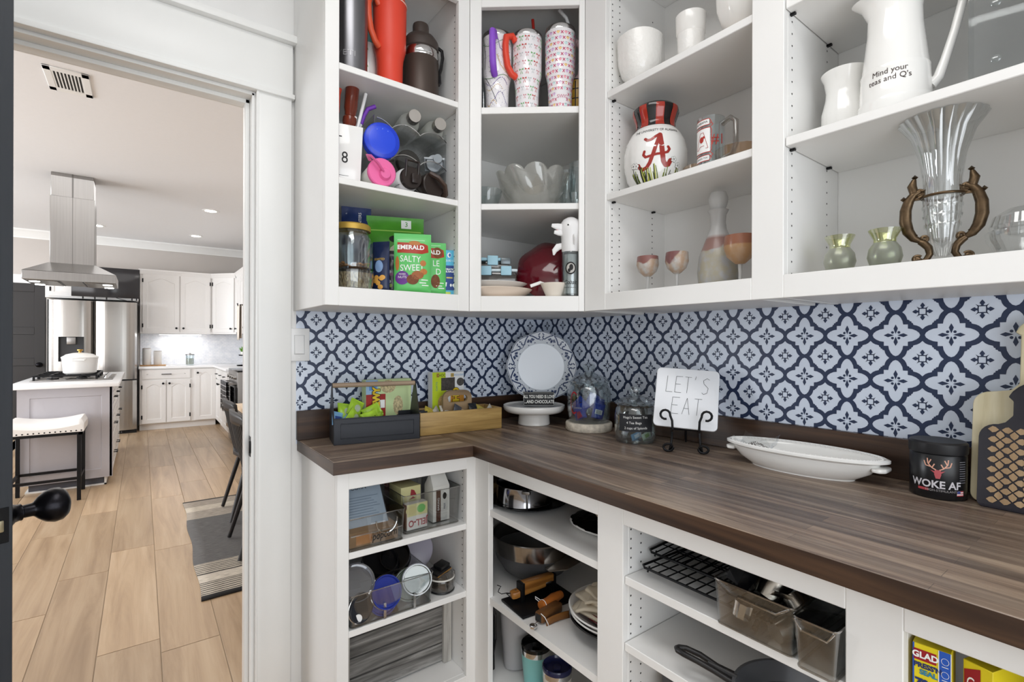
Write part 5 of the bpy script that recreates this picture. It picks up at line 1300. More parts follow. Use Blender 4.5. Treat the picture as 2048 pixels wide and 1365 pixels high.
printed(stroke([(-.03, .128), (.018, .128), (.024, .134), (.018, .145), (-.03, .145)], .002) + stroke([(-.03, .026), (.018, .026), (.024, .034), (.018, .042), (-.03, .042)], .002) + stroke([(.02, .12), (.028, .128), (.022, .134)], .002) + stroke([(.02, .05), (.028, .042), (.022, .036)], .002), rr, t, 'red_frame', sm, .001)
printed([rect(-.03, .129, .018, .144), rect(-.03, .027, .018, .041)], ink_white, t, 'white_panel', sm); words_on('ALABAMA', .009, ink_black, t, -.006, .1365, sm, off=.0012); words_on('CRIMSON TIDE', .006, ink_black, t, -.006, .034, sm, off=.0012)
printed(stroke([(-.022, .062), (-.008, .108), (.002, .108), (.015, .062), (.008, .062)], .0012) + stroke([(-.022, .062), (-.016, .062), (-.008, .07), (.004, .07)], .0012) + [ell(-.004, .088, .007, .009, 9), ell(.003, .094, .004, .004, 7)], rr, t, 'crest_drawing', sm, .0012)
words_on('#1', .042, rr, t, .043, .085, sm, .9, off=.001)
x, y = spot(1478, 'x', -.1); amb = GL('peach_amber_glass', 'EBCDA2', edge=.05, rough=.1, milk=.25)
t = thing('glass_bowl', 'peach-amber ribbed glass bowl behind the crest mug', 'bowl', (x, y, z)); build('bowl', G().lathe([(0, 0), (.03, 0), (.05, .02), (.066, .06), (.07, .095), (.066, .095), (.06, .06), (.04, .02), (0, .01)], 48, None, 1, 1, lambda a, j: 1 + .02 * math.cos(16 * a)), amb, t)
x, y = spot(1398, 'x', -.16); t = thing('glass_bowl', 'low peach glass dish between the painted vase and the mug', 'bowl', (x, y, z)); build('bowl', G().lathe([(0, 0), (.025, 0), (.04, .012), (.05, .055), (.047, .055), (.036, .014), (0, .008)], 36), amb, t)

# ---------------- first bay, bottom: frosted wine glasses and carafe
z = 1.4241


def frosted(name, zsplit, top='9A6862', low='C3A68C', base='CFCBC6', clearz=None, wob=.012, sc=18, z2=None):
    m, n, L, b = nodes(name, .35); b.inputs['Transmission Weight'].default_value = .25; b.inputs['Coat Weight'].default_value = .15
    v = coords(n, L); sp = n.new('ShaderNodeSeparateXYZ'); L.new(v, sp.inputs[0]); q = noise(n, L, v, sc, 2, .4)
    a = n.new('ShaderNodeMath'); a.operation = 'MULTIPLY_ADD'; a.inputs[1].default_value = wob * 5; L.new(q, a.inputs[0]); L.new(sp.outputs['Z'], a.inputs[2])
    mr = n.new('ShaderNodeMapRange'); mr.inputs[1].default_value = zsplit + wob * 2.5 - .002; mr.inputs[2].default_value = zsplit + wob * 2.5 + .002; L.new(a.outputs[0], mr.inputs[0])
    c = mixc(n, L, mr.outputs[0], mixc(n, L, ramp(n, L, noise(n, L, v, 45, 4), [(.4, '000000'), (.65, 'FFFFFF')]), lin(low), lin(base)), lin(top))
    if z2:
        m2 = n.new('ShaderNodeMapRange'); m2.inputs[1].default_value = z2; m2.inputs[2].default_value = z2 + .012; L.new(sp.outputs['Z'], m2.inputs[0]); c = mixc(n, L, m2.outputs[0], c, lin('DAD9D8'))
    L.new(c, b.inputs['Base Color']); return m


fz_ = M('frosted_stem', 'DDDCDA', .35, trans=.4)


def wineglass(label, u, xx, r, h, hb, mat):
    x, y = spot(u, 'x', xx); t = thing('wine_glass', label, 'glass', (x, y, z), 0, 'frosted wine glasses with rusty tops')
    build('bowl', G().lathe([(0, hb), (r * .3, hb + .003), (r * .8, hb + (h - hb) * .28), (r, hb + (h - hb) * .6), (r * .93, h), (r * .89, h), (r * .95, hb + (h - hb) * .6), (r * .7, hb + (h - hb) * .3), (0, hb + .006)], 36), mat, t)
    build('stem', G().lathe([(0, 0), (r * .8, 0), (r * .8, .002), (.005, .006), (.0042, hb * .5), (.006, hb + .003), (0, hb + .003)], 24), fz_, t); return t


wineglass('leftmost small frosted wine glass with a dusky rose rim', 1295, -.235, .036, .118, .05, frosted('frost_rose_a', .09, wob=.02, sc=14))
wineglass('second small frosted wine glass with a purple drip below its rim', 1353.5, -.235, .0355, .116, .048, frosted('frost_rose_b', .088, '8A5A58', wob=.03, sc=12))
wineglass('large frosted wine glass with an orange band, cut off by the stile', 1480, -.24, .043, .132, .052, frosted('frost_amber', .105, 'A36A50', 'BE9266', 'C2A080', wob=.001))
x, y = spot(1436, 'x', -.16)
t = thing('carafe', 'frosted glass carafe with a rosy band and a ball stopper', 'carafe', (x, y, z))
build('body', G().lathe([(0, 0), (.05, 0), (.056, .01), (.06, .05), (.055, .1), (.036, .15), (.024, .18), (.021, .2), (.023, .225), (.03, .238), (.026, .238), (.018, .205), (.03, .15), (0, .02)], 40), frosted('frost_carafe', .115, 'A58078', 'BDB6A2', 'BDBDBE', wob=.02, sc=9, z2=.15), t)
build('stopper', G().lathe([(0, .215), (.017, .225), (.02, .24), (.027, .262), (.028, .275), (.022, .292), (0, .299)], 28), M('frosted_ball', 'D9D9D8', .3, trans=.2), t)

# ---------------- second bay, middle shelf
z = 1.7551
x, y = spot(1688, 'x', -.18)
t = thing('ceramic_vase', 'small white ribbed vase left of the tall pitcher', 'vase', (x, y, z), face(x, y))
build('body', G().lathe([(0, 0), (.034, 0), (.04, .006), (.049, .04), (.049, .07), (.041, .105), (.039, .122), (.043, .15), (.05, .168), (.047, .169), (.036, .125), (.036, .1), (.04, .06), (0, .01)], 72, None, 1, 1, lambda a, j: 1 + (.008 * math.cos(24 * a) if j in (2, 3, 4) else 0)), white_ceramic, t)
x, y = spot(1788, 'x', -.22)
t = thing('ceramic_pitcher', 'tall white pitcher lettered Mind your teas and Qs', 'pitcher', (x, y, z), face(x, y))
pp = [(.0695, 0), (.0715, .006), (.068, .03), (.0685, .036), (.066, .04), (.0625, .1), (.0632, .106), (.061, .11), (.0505, .2), (.049, .235), (.052, .262), (.056, .28)]
def spout(a, j): return 1 + (.42 * max(0, math.cos(a - PI * 1.02)) ** 8 if j == 12 else .16 * max(0, math.cos(a - PI * 1.02)) ** 8 if j == 11 else 0)


build('body', G().lathe([(0, 0)] + pp + [(.052, .281), (.047, .26), (.045, .23), (.056, .1), (.06, .02), (0, .01)], 56, None, 1, 1, spout), white_ceramic, t)
build('handle', G().tube([(.061, 0, .062), (.074, 0, .075), (.085, 0, .11), (.1, 0, .165), (.112, 0, .22), (.114, 0, .255), (.1, 0, .275), (.07, 0, .275), (.053, 0, .268)], [.0125, .01, .0085, .008, .008, .008, .009, .0095, .009], 12), white_ceramic, t)
sp_ = wrap(prof_r(pp), .066); words_on("Mind your\nteas and Q's", .017, M('type_brown_black', '40312E', .5), t, -.01, .082, sp_, .95, .0, off=.0008, lines=.95)
x, y = spot(2020, 'x', -.17)
t = thing('glass_canister', 'large clear glass canister at the right edge of the shelf', 'jar', (x, y, z), face(x, y))
build('body', G().box(-.06, -.06, 0, .06, .06, .006).box(-.06, -.06, .006, .06, -.056, .29).box(-.06, .056, .006, .06, .06, .29).box(-.06, -.056, .006, -.056, .056, .29).box(.056, -.056, .006, .06, .056, .29), clear, t); build('glass_bosses', G().lathe([(0, .002), (.006, .0015), (.008, 0)], 12, T(-.02, -.0605, .06, rx=PI / 2)).lathe([(0, .002), (.006, .0015), (.008, 0)], 12, T(-.02, -.0605, .17, rx=PI / 2)), thin_glass, t)

# ---------------- second bay, bottom
z = 1.4241


def green_vase(label, u, xx, fill):
    x, y = spot(u, 'x', xx); t = thing('bud_vase', label, 'vase', (x, y, z), 0, 'small green glass vases')
    pf = [(.018, 0), (.026, .006), (.032, .026), (.029, .045), (.021, .058), (.021, .066), (.03, .084), (.0305, .087)]
    build('glass', G().lathe([(0, 0)] + pf + [(.0285, .086), (.0195, .066), (.0195, .058), (.0275, .045), (.03, .026), (.024, .008), (0, .004)], 36), GL('vase_glass_' + fill, 'EEF0D8', edge=.06), t)
    build('frosted_belly', G().lathe([(.0205, .001), (.0266, .006), (.0326, .026), (.0296, .045), (.0214, .0575), (.0205, .057), (.0285, .045), (.031, .026), (.025, .006)], 36), GL('belly_' + fill, fill, edge=.04, rough=.3, milk=.3), t)
    return t


green_vase('left of two small green glass vases, paler with a frosted belly', 1679, -.25, 'C6CB9A'); green_vase('right of two small green glass vases, stronger yellow-green', 1769, -.25, 'B7C264')
bz = M('antique_bronze', '65533F', .38, metal=.9, var=.45, scale=60); x, y = spot(1884, 'x', -.215); fa = face(x, y)
t = thing('vase_stand', 'ornate antique bronze stand of two scrolled arms holding the crystal vase', 'stand', (x, y, z), fa)


def spiral(cx, cz, r0, r1, a0, turns, n_=22): return [(cx + (r0 + (r1 - r0) * i / n_) * math.cos(a0 + turns * 2 * PI * i / n_), 0, cz + (r0 + (r1 - r0) * i / n_) * math.sin(a0 + turns * 2 * PI * i / n_)) for i in range(n_ + 1)]


build('base_bar', G().box(-.04, -.022, 0, .04, .022, .006), M('stand_base', '8E7562', .5, metal=.5), t, bevel=.002)
for s in (-1, 1):
    f = lambda pts: [(s * a, b_, c) for a, b_, c in pts]
    low = [(.036, 0, .008), (.026, 0, .014), (.02, 0, .026), (.022, 0, .04), (.03, 0, .05), (.037, 0, .055)]
    arm = [(.037, 0, .056), (.046, 0, .062), (.056, 0, .078), (.061, 0, .1), (.0605, 0, .125), (.055, 0, .145), (.046, 0, .158), (.036, 0, .163)]
    a_ = build('arm', G().tube(f(arm), [.005, .008, .0105, .011, .0105, .0095, .008, .006], 12, sq=.9), bz, t)
    build('foot_scroll', G().tube(f(low), [.007, .006, .0065, .0075, .0075, .006], 10).tube(f(spiral(.041, .017, .001, .008, 0, 1.4)), .0036, 8).tube(f([(.05, 0, .004), (.045, 0, .012), (.036, 0, .016)]), .005, 8).tube(f([(.05, .012, .003), (.042, .008, .01), (.034, 0, .014)]), .005, 8).tube(f([(.05, -.012, .003), (.042, -.008, .01), (.034, 0, .014)]), .005, 8), bz, t)
    build('scroll', G().tube(f(spiral(.03, .06, .001, .008, PI, 1.4)), .0036, 8), bz, a_); build('scroll', G().tube(f(spiral(.039, .158, .001, .0095, PI * .5, 1.5)), .0042, 8), bz, a_)
    build('finial', G().tube(f([(.046, 0, .16), (.05, 0, .176), (.046, 0, .19)]), [.008, .0085, .004], 10).lathe([(0, -.006), (.006, 0), (0, .006)], 10, T(s * .045, 0, .194)).lathe([(0, -.006), (.006, 0), (0, .006)], 10, T(s * .064, 0, .15)), bz, a_)
    g = G()
    for k in range(16):
        q = k / 15; i = min(6, int(q * 7)); w__ = q * 7 - i; p = [arm[i][j] + (arm[i + 1][j] - arm[i][j]) * w__ for j in range(3)]
        g.lathe([(0, -.0022), (.0022, 0), (0, .0022)], 6, T(s * (p[0] - .0085), -.0035, p[2]))
    stuff(build('beading', g, bz, a_))
build('ring', G().tube([(.034 * math.cos(2 * PI * i / 32), .034 * math.sin(2 * PI * i / 32), .146) for i in range(32)], .0028, 8, closed=True), bz, t); build('ring_lug', G().box(-.05, -.003, .144, -.03, .003, .149), bz, t); build('ring_lug', G().box(.03, -.003, .144, .05, .003, .149), bz, t)
cr = GL('crystal', 'F7F8F8', edge=.07, rough=.0); t = thing('crystal_vase', 'tall flared cut-crystal vase held in the bronze stand', 'vase', (x, y, z + .0065), fa)
flute = lambda a, j: 1 + .06 * (abs(math.cos(9 * a + (.35 * j if j < 7 else 0))) - .5) * (1 if j < 13 else .5)
build('vase', G().lathe([(0, .012), (.012, .014), (.021, .04), (.026, .07), (.03, .1), (.032, .13), (.0305, .15), (.032, .18), (.038, .225), (.052, .27), (.0725, .3), (.071, .302), (.05, .272), (.035, .225), (.028, .17), (.027, .12), (.018, .05), (0, .03)], 108, None, 1, 1, flute), cr, t, smooth=28)
g = G()
for k in range(14):
    for zc, r_ in ((.118, .0325), (.098, .0315), (.078, .0295)):
        a = 2 * PI * (k + (zc == .098) * .5) / 14; g.lathe([(0, .0018), (.0062, 0), (0, -.0018)], 4, T(r_ * math.cos(a), r_ * math.sin(a), zc) @ Matrix.Rotation(a, 4, 'Z') @ Matrix.Rotation(PI / 2, 4, 'Y'))
stuff(build('cut_facets', g, cr, t, smooth=0))
x, y = spot(2052, 'x', -.19); t = thing('crystal_dish', 'round cut-crystal dish at the right edge of the bottom shelf', 'dish', (x, y, z))
build('dish', G().lathe([(0, 0), (.03, 0), (.042, .012), (.056, .04), (.058, .055), (.05, .06), (.052, .066), (.046, .086), (.026, .1), (0, .104), (0, .098), (.04, .084), (.047, .05), (.036, .016), (0, .008)], 48, None, 1, 1, lambda a, j: 1 + .03 * abs(math.cos(10 * a))), cr, t, smooth=20)
# ================================================================ things on the butcher-block counter
ZC = .914
# black metal tote
p0, p1 = on_z(668, 893, ZC), on_z(840, 878, ZC); an = math.atan2(p1.y - p0.y, p1.x - p0.x); W_ = (p1 - p0).length; D_ = .13
t = thing('metal_tote', 'black metal tote with a wooden dowel handle full of snack bags', 'tote', (p0.x, p0.y, ZC + .0005), an)
H_, HP = .087, .203; tb = M('black_tote_metal', '23252B', .42, metal=.3)
build('front_panel', G().box(0, 0, 0, W_, .0018, H_), tb, t, bevel=.0008, seg=1); build('back_panel', G().box(0, D_ - .0018, 0, W_, D_, H_), tb, t, bevel=.0008, seg=1); build('bottom', G().box(0, 0, 0, W_, D_, .002), tb, t)
for x_ in (0, W_): build('end_panel', G().prism([(0, 0), (D_, 0), (D_, H_), (D_ * .57, HP), (D_ * .43, HP), (0, H_)], x_ - (.0018 if x_ else 0), x_ + (0 if x_ else .0018), 'x'), tb, t, bevel=.0006, seg=1)
build('pressed_frame', G().tube([(.022, -.0006, .02), (W_ - .022, -.0006, .02), (W_ - .022, -.0006, H_ - .018), (.022, -.0006, H_ - .018)], .0017, 6, closed=True), tb, t)
build('rolled_rim', G().tube([(0, 0, H_), (W_, 0, H_)], .0022, 6), tb, t)
build('handle', G().tube([(.002, D_ / 2, HP - .008), (W_ - .002, D_ / 2, HP - .008)], .0085, 14), wood('dowel_wood', '8A7460', 'A58F78', 'B9A48C', .6, axis=0), t)
MT = T(p0.x, p0.y, ZC, rz=an)


def in_tote(name, label, lx, ly, lz, w_, h, d, mat, rot, group=None, crump=.0014):
    o = thing(name, label, 'snack', tuple(MT @ Vector((lx, ly, lz))), rot=(rot[0], rot[1], rot[2] + an), group=group); g, s_ = pouch(w_, h, d, crump); return o, build('wrapper', g, mat, o, smooth=70), s_


lime = M('lime_wrapper', 'A6CF3C', .3, var=.15, scale=40); blue_w = M('blue_wrapper', '7FB2DC', .3, var=.25, scale=50)
for k, (lx, ly, lz, ry, rz) in enumerate(((.085, .035, .066, .9, .3), (.125, .03, .07, 1.3, -.2), (.16, .036, .066, 1.5, .25), (.1, .07, .085, .5, .1), (.14, .075, .08, 1.1, -.4), (.075, .07, .07, .2, .3), (.17, .08, .07, 1.6, .2))):
    o, p, s_ = in_tote('snack_pouch', ('lime green snack pouch at the front left of the black tote', 'lime green snack pouch lettered across the middle front of the black tote', 'lime green snack pouch at the front right of the black tote', 'lime green snack pouch standing tallest in the black tote', 'lime green snack pouch behind the lettered one', 'lime green snack pouch nearest the blue packets', 'lime green snack pouch in the far right corner of the tote')[k], lx - .03, ly, lz, .05, .066, .022, lime, (-.5, ry, rz), 'lime snack pouches in the black tote')
    if k in (1, 2, 4): words_on('COOC' if k == 1 else 'OGO', .013, ink_black, o, 0, .034, s_, .9, PI / 2, bold=.0006)
    else: printed([ell(.004, .03, .011, .015)], M('pouch_grey', 'A9B5A0', .4), o, 'picture', s_)
for k, (lx, ly, lz, ry, rz) in enumerate(((.015, .03, .06, .3, .3), (.035, .045, .055, .9, .0), (.04, .025, .05, 1.3, .3))):
    o, p, s_ = in_tote('candy_packet', ('pale blue packet against the left end of the black tote', 'pale blue packet behind the front rim of the black tote', 'pale blue packet touching the lime pouches')[k], lx, ly, lz, .04, .055, .016, blue_w, (-.6, ry, rz), 'pale blue packets in the black tote'); printed([rect(-.012, .02, .012, .034)], M('packet_navy_%d' % k, '2F4A8C', .4), o, 'label', s_)
# wooden tote
q0, q1 = on_z(841, 874, ZC), on_z(1004, 857, ZC); bn = math.atan2(q1.y - q0.y, q1.x - q0.x); W2 = (q1 - q0).length
mango = wood('mango_wood', '7B5F33', 'A88850', 'C3A468', .5, axis=0, grain=1.5, bump=.2)
t = thing('wooden_tote', 'rough mango-wood tote with a cut-out handle full of small snacks', 'tote', (q0.x, q0.y, ZC + .0005), bn); H2, D2 = .084, .14
build('front_panel', G().box(0, 0, 0, W2, .011, H2), mango, t, bevel=.002); build('back_panel', G().box(0, D2 - .011, 0, W2, D2, H2), mango, t, bevel=.002); build('bottom', G().box(.011, .011, 0, W2 - .011, D2 - .011, .01), mango, t)
for x_ in (0, W2 - .011): build('end_panel', G().box(x_, .011, 0, x_ + .011, D2 - .011, H2), mango, t, bevel=.002)
hw = wood('handle_wood', '6F5A42', '8F7758', 'A78E6C', .55, axis=0, bump=.2); g = G(); cx = W2 * .52


def stad(w_, h, r, z0, n_=8): return arc(w_ / 2 - r, z0 + h - r, r, 0, PI / 2, n_) + arc(-w_ / 2 + r, z0 + h - r, r, PI / 2, PI, n_)


outer = [(.062, .01)] + stad(.124, .145, .03, .01) + [(-.062, .01)]; inn = arc(.03, .122, .0135, -PI / 2, PI / 2, 8) + arc(-.03, .122, .0135, PI / 2, PI * 1.5, 8)
bm = bmesh.new(); 
def ringv(pts): return [bm.verts.new((x_ + cx, 0, z_)) for x_, z_ in pts]
vo_, vi_ = ringv(outer), ringv(inn); eo = [bm.edges.new((a, b_)) for a, b_ in zip(vo_, vo_[1:] + vo_[:1])] + [bm.edges.new((a, b_)) for a, b_ in zip(vi_, vi_[1:] + vi_[:1])]
bmesh.ops.triangle_fill(bm, use_beauty=True, edges=eo); ex = bmesh.ops.extrude_face_region(bm, geom=bm.faces[:]); bmesh.ops.translate(bm, verts=[v for v in ex['geom'] if isinstance(v, bmesh.types.BMVert)], vec=(0, .014, 0)); bmesh.ops.recalc_face_normals(bm, faces=bm.faces)
me = bpy.data.meshes.new('handle'); bm.to_mesh(me); bm.free(); me.materials.append(hw); o = bpy.data.objects.new('handle', me); COL.objects.link(o); o.parent = t; o.location = (0, D2 / 2 - .007, 0)
MW = T(q0.x, q0.y, ZC, rz=bn); cols = (('1F2226', 'black'), ('C8B34A', 'gold'), ('C9C3B8', 'silver'), ('8E8478', 'taupe'), ('D8D2C6', 'cream'), ('4C4F57', 'slate'), ('B9A88E', 'tan'), ('A08CA6', 'mauve'))
for k in range(12):
    h_, nm = cols[k % 8]; lx = .02 + k * (W2 - .04) / 11; ly = .03 + (k * 7 % 5) * .009
    if abs(lx - cx) < .03 and ly > .05: ly = .03
    g, s_ = pouch(.042, .05, .016, .0016); o = thing('candy_packet', 'small %s packet in the wooden tote, %s' % (nm, ('at its left end', 'second from its left end', 'third from its left end', 'just left of the handle', 'in front of the handle post', 'in front of the handle opening', 'at the front middle', 'just right of the handle', 'right of the handle, lower', 'third from its right end', 'second from its right end', 'at its right end')[k]), 'snack', tuple(MW @ Vector((lx, ly, .055))), rot=(-.9 + (k % 3) * .3, (k % 4) * .5, bn + .3 * (k % 3 - 1)), group='small packets in the wooden tote')
    build('wrapper', g, M('foil_%s_%d' % (nm, k), h_, .3, var=.3, scale=60), o, smooth=70)
# boxes standing behind the totes
cf = lambda t, polys, m__, nm, off=.0006: printed(polys, m__, t, nm, flat, off, .05)
px_, py_ = on_y(895, 760, -.075).x, -.075
t = thing('snack_box', 'tall lime and white granola bar box standing behind the wooden tote', 'box', (px_ - .075, py_ - .012, ZC + .0005), .04)
wc = M('white_card', 'E9EBEC', .5); lc_ = M('lime_card', 'BFD52E', .5)
t.scale = (1, 1, 1.2); build('carton', G().box(0, 0, 0, .15, .035, .187), wc, t, bevel=.001, seg=1)
cf(t, [[(0, 0), (.075, 0), (.06, .187), (0, .187)]], lc_, 'lime_panel'); cf(t, [rect(.04, .125, .105, .168)], M('bar_dark', '4B4642', .6, var=.5, scale=120), 'bar_picture', .001); cf(t, [ell(.05, .085, .025, .025)], M('bar_oat', 'C6A66A', .6, var=.4, scale=130), 'bar_picture', .001)
cf(t, [rect(.085, .05, .15, .118)], M('orange_card', 'D39336', .5), 'orange_panel', .0009); words_on('CHEWY', .04, M('print_yellow2', 'E3C22B', .5), t, .108, .075, flat, .8, -PI / 2, off=.0016, bold=.0024); words_on('CHEWY', .04, ink_black, t, .108, .075, flat, .8, -PI / 2, off=.0013, bold=.0045)
cf(t, [ell(.132, .152, .018, .014)], M('bar_dark2', '55524F', .6, var=.5, scale=120), 'bar_picture', .001); words_on('OATS', .012, M('print_teal', '4E8F8C', .5), t, .02, .14, flat, 1, PI / 2, off=.0012); words_on('CHOC', .014, ink_black, t, .04, .176, flat, 1, 0, off=.0014); cf(t, [rect(.018, .17, .03, .184), rect(.085, .17, .1, .182)], M('gold_print2', 'B89A3A', .5), 'gold_mark', .0012)
words_on('GRANOLA BARS', .009, M('print_sky', '7FA8CF', .5), t, .118, .176, flat, 1, 0, off=.0012)
px_ = on_y(777, 780, -.09).x
t = thing('snack_box', 'CHEWY cookie box with a red label standing behind the black tote', 'box', (px_ - .09, -.1, ZC + .0005), .02)
t.scale = (1, 1, 1.2); build('carton', G().box(0, 0, 0, .18, .04, .172), M('pale_green_card', 'C9DDA6', .5), t, bevel=.001, seg=1)
cf(t, [rect(0, 0, .045, .172)], M('paleblue_card', '9DBFE0', .5), 'blue_panel'); cf(t, [rect(.012, .14, .04, .16)], M('blue_card', '5F93CF', .5), 'blue_label', .001); cf(t, [rect(.0, .06, .075, .128)], M('red_card', '9E2B26', .5), 'red_panel', .001); words_on('CHEWY', .036, M('print_yellow3', 'E3C22B', .5), t, .04, .1, flat, .75, PI / 2, off=.0018, bold=.0022); words_on('CHEWY', .036, ink_black, t, .04, .1, flat, .75, PI / 2, off=.0014, bold=.0045)
cf(t, [ell(.085, .15, .03, .02), ell(.125, .09, .02, .03)], M('cookie_print', 'D6C79A', .6, var=.6, scale=140), 'cookie_picture', .001); cf(t, [rect(.05, .085, .072, .11)], ink_white, 'small_print', .0014)
# cake stand, plate and sign
x, y = on_z(1070, 851, ZC).x + .02, on_z(1070, 851, ZC).y + .03
t = thing('cake_stand', 'white round cake stand in the corner of the counter', 'cake stand', (x, y, ZC + .0005))
build('foot', G().lathe([(0, 0), (.066, 0), (.068, .003), (.064, .045), (.066, .052), (0, .052)], 44), white_ceramic, t); build('plate', G().lathe([(0, .05), (.1, .05), (.118, .054), (.128, .063), (.131, .074), (.13, .082), (.126, .083), (.124, .078), (0, .078)], 56), white_ceramic, t)
cx_, cy_2 = x, y
x2, y2 = cx_ - .012, cy_2 - .045
t = thing('box_sign', 'small black box sign reading All you need is love and chocolate', 'sign', (x2, y2, ZC + .0835), face(x2, y2, .06))
build('block', G().box(-.064, -.012, 0, .064, .012, .056), M('sign_black', '1F2022', .6, var=.2), t, bevel=.001); bs = lambda x, z, off: Vector((x, -.012 - off, z))
sw = M('sign_white', 'E6E6E2', .6); words_on('ALL YOU NEED IS LOVE', .0185, sw, t, 0, .038, bs, .66, bold=.0004); words_on('...AND CHOCOLATE', .0185, sw, t, .002, .017, bs, .72, bold=.0004); printed(sum([stroke(p_, .0007) for p_ in ([(-.062, .002), (.062, .002)], [(.062, .002), (.062, .054)], [(.062, .054), (-.062, .054)], [(-.062, .054), (-.062, .002)])], []), sw, t, 'white_line', bs)
x3, y3 = on_y(1082, 720, -.165).x, -.165
t = thing('decorative_plate', 'large white plate with a blue scrolled border leaning in the corner', 'plate', (x3 - .0, y3, ZC + .2375), rot=(PI / 2 - .17, 0, face(x3, y3, .02) * .75))
t.rotation_euler = (PI / 2 - .14, 0, face(x3, y3) * .8); t.scale = (1.03, 1.03, 1.03)
wv8 = lambda a, j: 1 + (.018 * math.cos(8 * a) if j in (4, 5, 6) else 0)
build('plate', G().lathe([(0, 0), (.07, 0), (.1, .004), (.11, .014), (.146, .026), (.149, .028), (.146, .03), (.11, .019), (.1, .008), (0, .005)], 96, None, 1, 1, wv8), M('plate_white_glaze', 'E4E9F0', .12, coat=.3), t)
nb = M('plate_navy_print', '35456B', .2); hp = lambda x, z, off: (lambda r: Vector((x, z, (.019 + (r - .11) * .305 if r > .11 else .0075 + max(0, r - .1) * 1.15 if r > .1 else .006) + off + .0006)))(math.hypot(x, z))
P = []
for k in range(8):
    a = k * PI / 4 + PI / 8; pt = lambda r, q: (r * math.cos(a + q), r * math.sin(a + q))
    for s in (-1, 1):
        P += stroke([pt(.142, s * .02), pt(.136, s * .1), pt(.126, s * .2), pt(.118, s * .27), pt(.121, s * .33), pt(.129, s * .34), pt(.132, s * .3)], .0052) + stroke([pt(.136, s * .3), pt(.142, s * .36)], .0045)
        P += [[pt(.124, s * .02), pt(.13, s * .07), pt(.12, s * .16), pt(.115, s * .08)], [pt(.118, s * .3), pt(.112, s * .36), pt(.116, s * .39)]]
    P += [[pt(.108, 0), pt(.116, .05), pt(.126, 0), pt(.116, -.05)], [pt(.104, .1), pt(.109, .14), pt(.105, .18)], [pt(.104, -.1), pt(.109, -.14), pt(.105, -.18)]]
printed(P, nb, t, 'scroll_border', hp, .0006, .03)
printed(stroke([(.1455 * (1 + .018 * math.cos(8 * q)) * math.cos(q), .1455 * (1 + .018 * math.cos(8 * q)) * math.sin(q)) for q in [2 * PI * i / 96 for i in range(97)]], .0022), nb, t, 'rim_line', lambda x, z, off: Vector((x, z, .0312)), 0, .05)
# jars
x, y = on_z(1188, 864, ZC).x + .024, on_z(1188, 864, ZC).y + .05
cst = M('travertine', 'D9D0C0', .7, var=.25, scale=60, bump=.5); t = thing('stone_coaster', 'thick round travertine coaster under the large glass jar', 'coaster', (x, y, ZC + .0005)); build('slab', G().lathe([(0, 0), (.089, 0), (.092, .004), (.092, .028), (.089, .032), (0, .032)], 48), cst, t)
z = ZC + .033


def lidded_jar(label, x, y, z, s, letter=None, mat=None):
    t = thing('glass_jar', label, 'jar', (x, y, z), face(x, y)); m_ = mat or thin_glass
    build('jar', G().lathe([(0, 0), (.066 * s, 0), (.074 * s, .008), (.078 * s, .03), (.079 * s, .11), (.074 * s, .138), (.068 * s, .146), (.07 * s, .152), (.067 * s, .152), (.065 * s, .146), (.075 * s, .11), (.074 * s, .03), (.066 * s, .012), (0, .01)], 48), m_, t)
    build('lid', G().lathe([(0, .154), (.066 * s, .154), (.077 * s, .156), (.078 * s, .162), (.06 * s, .175), (.03 * s, .188), (.018 * s, .194), (.014 * s, .199), (.021 * s, .206), (.024 * s, .216), (.02 * s, .226), (0, .23)], 44), m_, t); return t


t = lidded_jar('large lidded glass jar with a red script C holding blue candy packets', x, y, z, 1.08)
printed(stroke(arc(0, 0, .03, .9, PI * 2 - 1.0, 24), .005), ink_red, t, 'red_letter', lambda a, b_, off: wrap(lambda z: .0855, .0855, -.72)(a * .62, .08 + b_ * 1.35, off), .0008)
cb = M('blue_candy_film', '2340A8', .25, var=.2, scale=50)
for k, (ax, ay, az, rx, ry, rz, lb) in enumerate(((-.028, -.03, .012, -.25, -.35, -.5, 'blue candy packet at the lower left inside the large jar'), (.03, -.028, .014, -.15, .25, .5, 'blue candy packet with a white barcode label in the large jar'), (-.01, -.012, .045, -.5, -.8, .1, 'blue candy packet lying across the top of the candy in the large jar'), (.034, .012, .03, -.2, .3, 1.2, 'blue candy packet at the far right inside the large jar'), (-.035, .02, .02, -.4, .1, -1.4, 'blue candy packet at the back left inside the large jar'), (.0, .03, .05, -.3, .5, .3, 'blue candy packet at the back of the large jar'))):
    g, s_ = pouch(.046, .062, .018, .0016); fa = face(x, y); v_ = T(x, y, z, rz=fa) @ Vector((ax, ay, az)); o = thing('candy_packet', lb, 'candy', tuple(v_), rot=(rx, ry, rz * .4 + fa), group='blue candy packets in the large jar'); build('wrapper', g, cb, o, smooth=70)
    if k == 1: printed([rect(-.014, .018, .014, .036)], ink_white, o, 'barcode_label', s_); printed([rect(-.01 + i * .0035, .02, -.0085 + i * .0035, .034) for i in range(6)], ink_black, o, 'barcode_label', s_, .0012)
    elif k == 0: printed([[(-.014, .004), (.01, .004), (.004, .03), (-.01, .03)]], M('candy_crimson', 'B21F45', .4), o, 'red_flash', s_); words_on('CHOCO', .009, ink_white, o, -.002, .045, s_, 1, -.4)
    elif k == 2: printed([ell(0, .03, .0095, .0095)], M('candy_brown', '3A1C14', .3), o, 'chocolate_picture', s_)
x, y = on_z(1288, 888, ZC).x + .016, on_z(1288, 888, ZC).y + .05
t = lidded_jar('smaller lidded glass jar with a chalkboard label about sweet tea', x, y, ZC + .0005, .9); t.scale = (1, 1, .84)
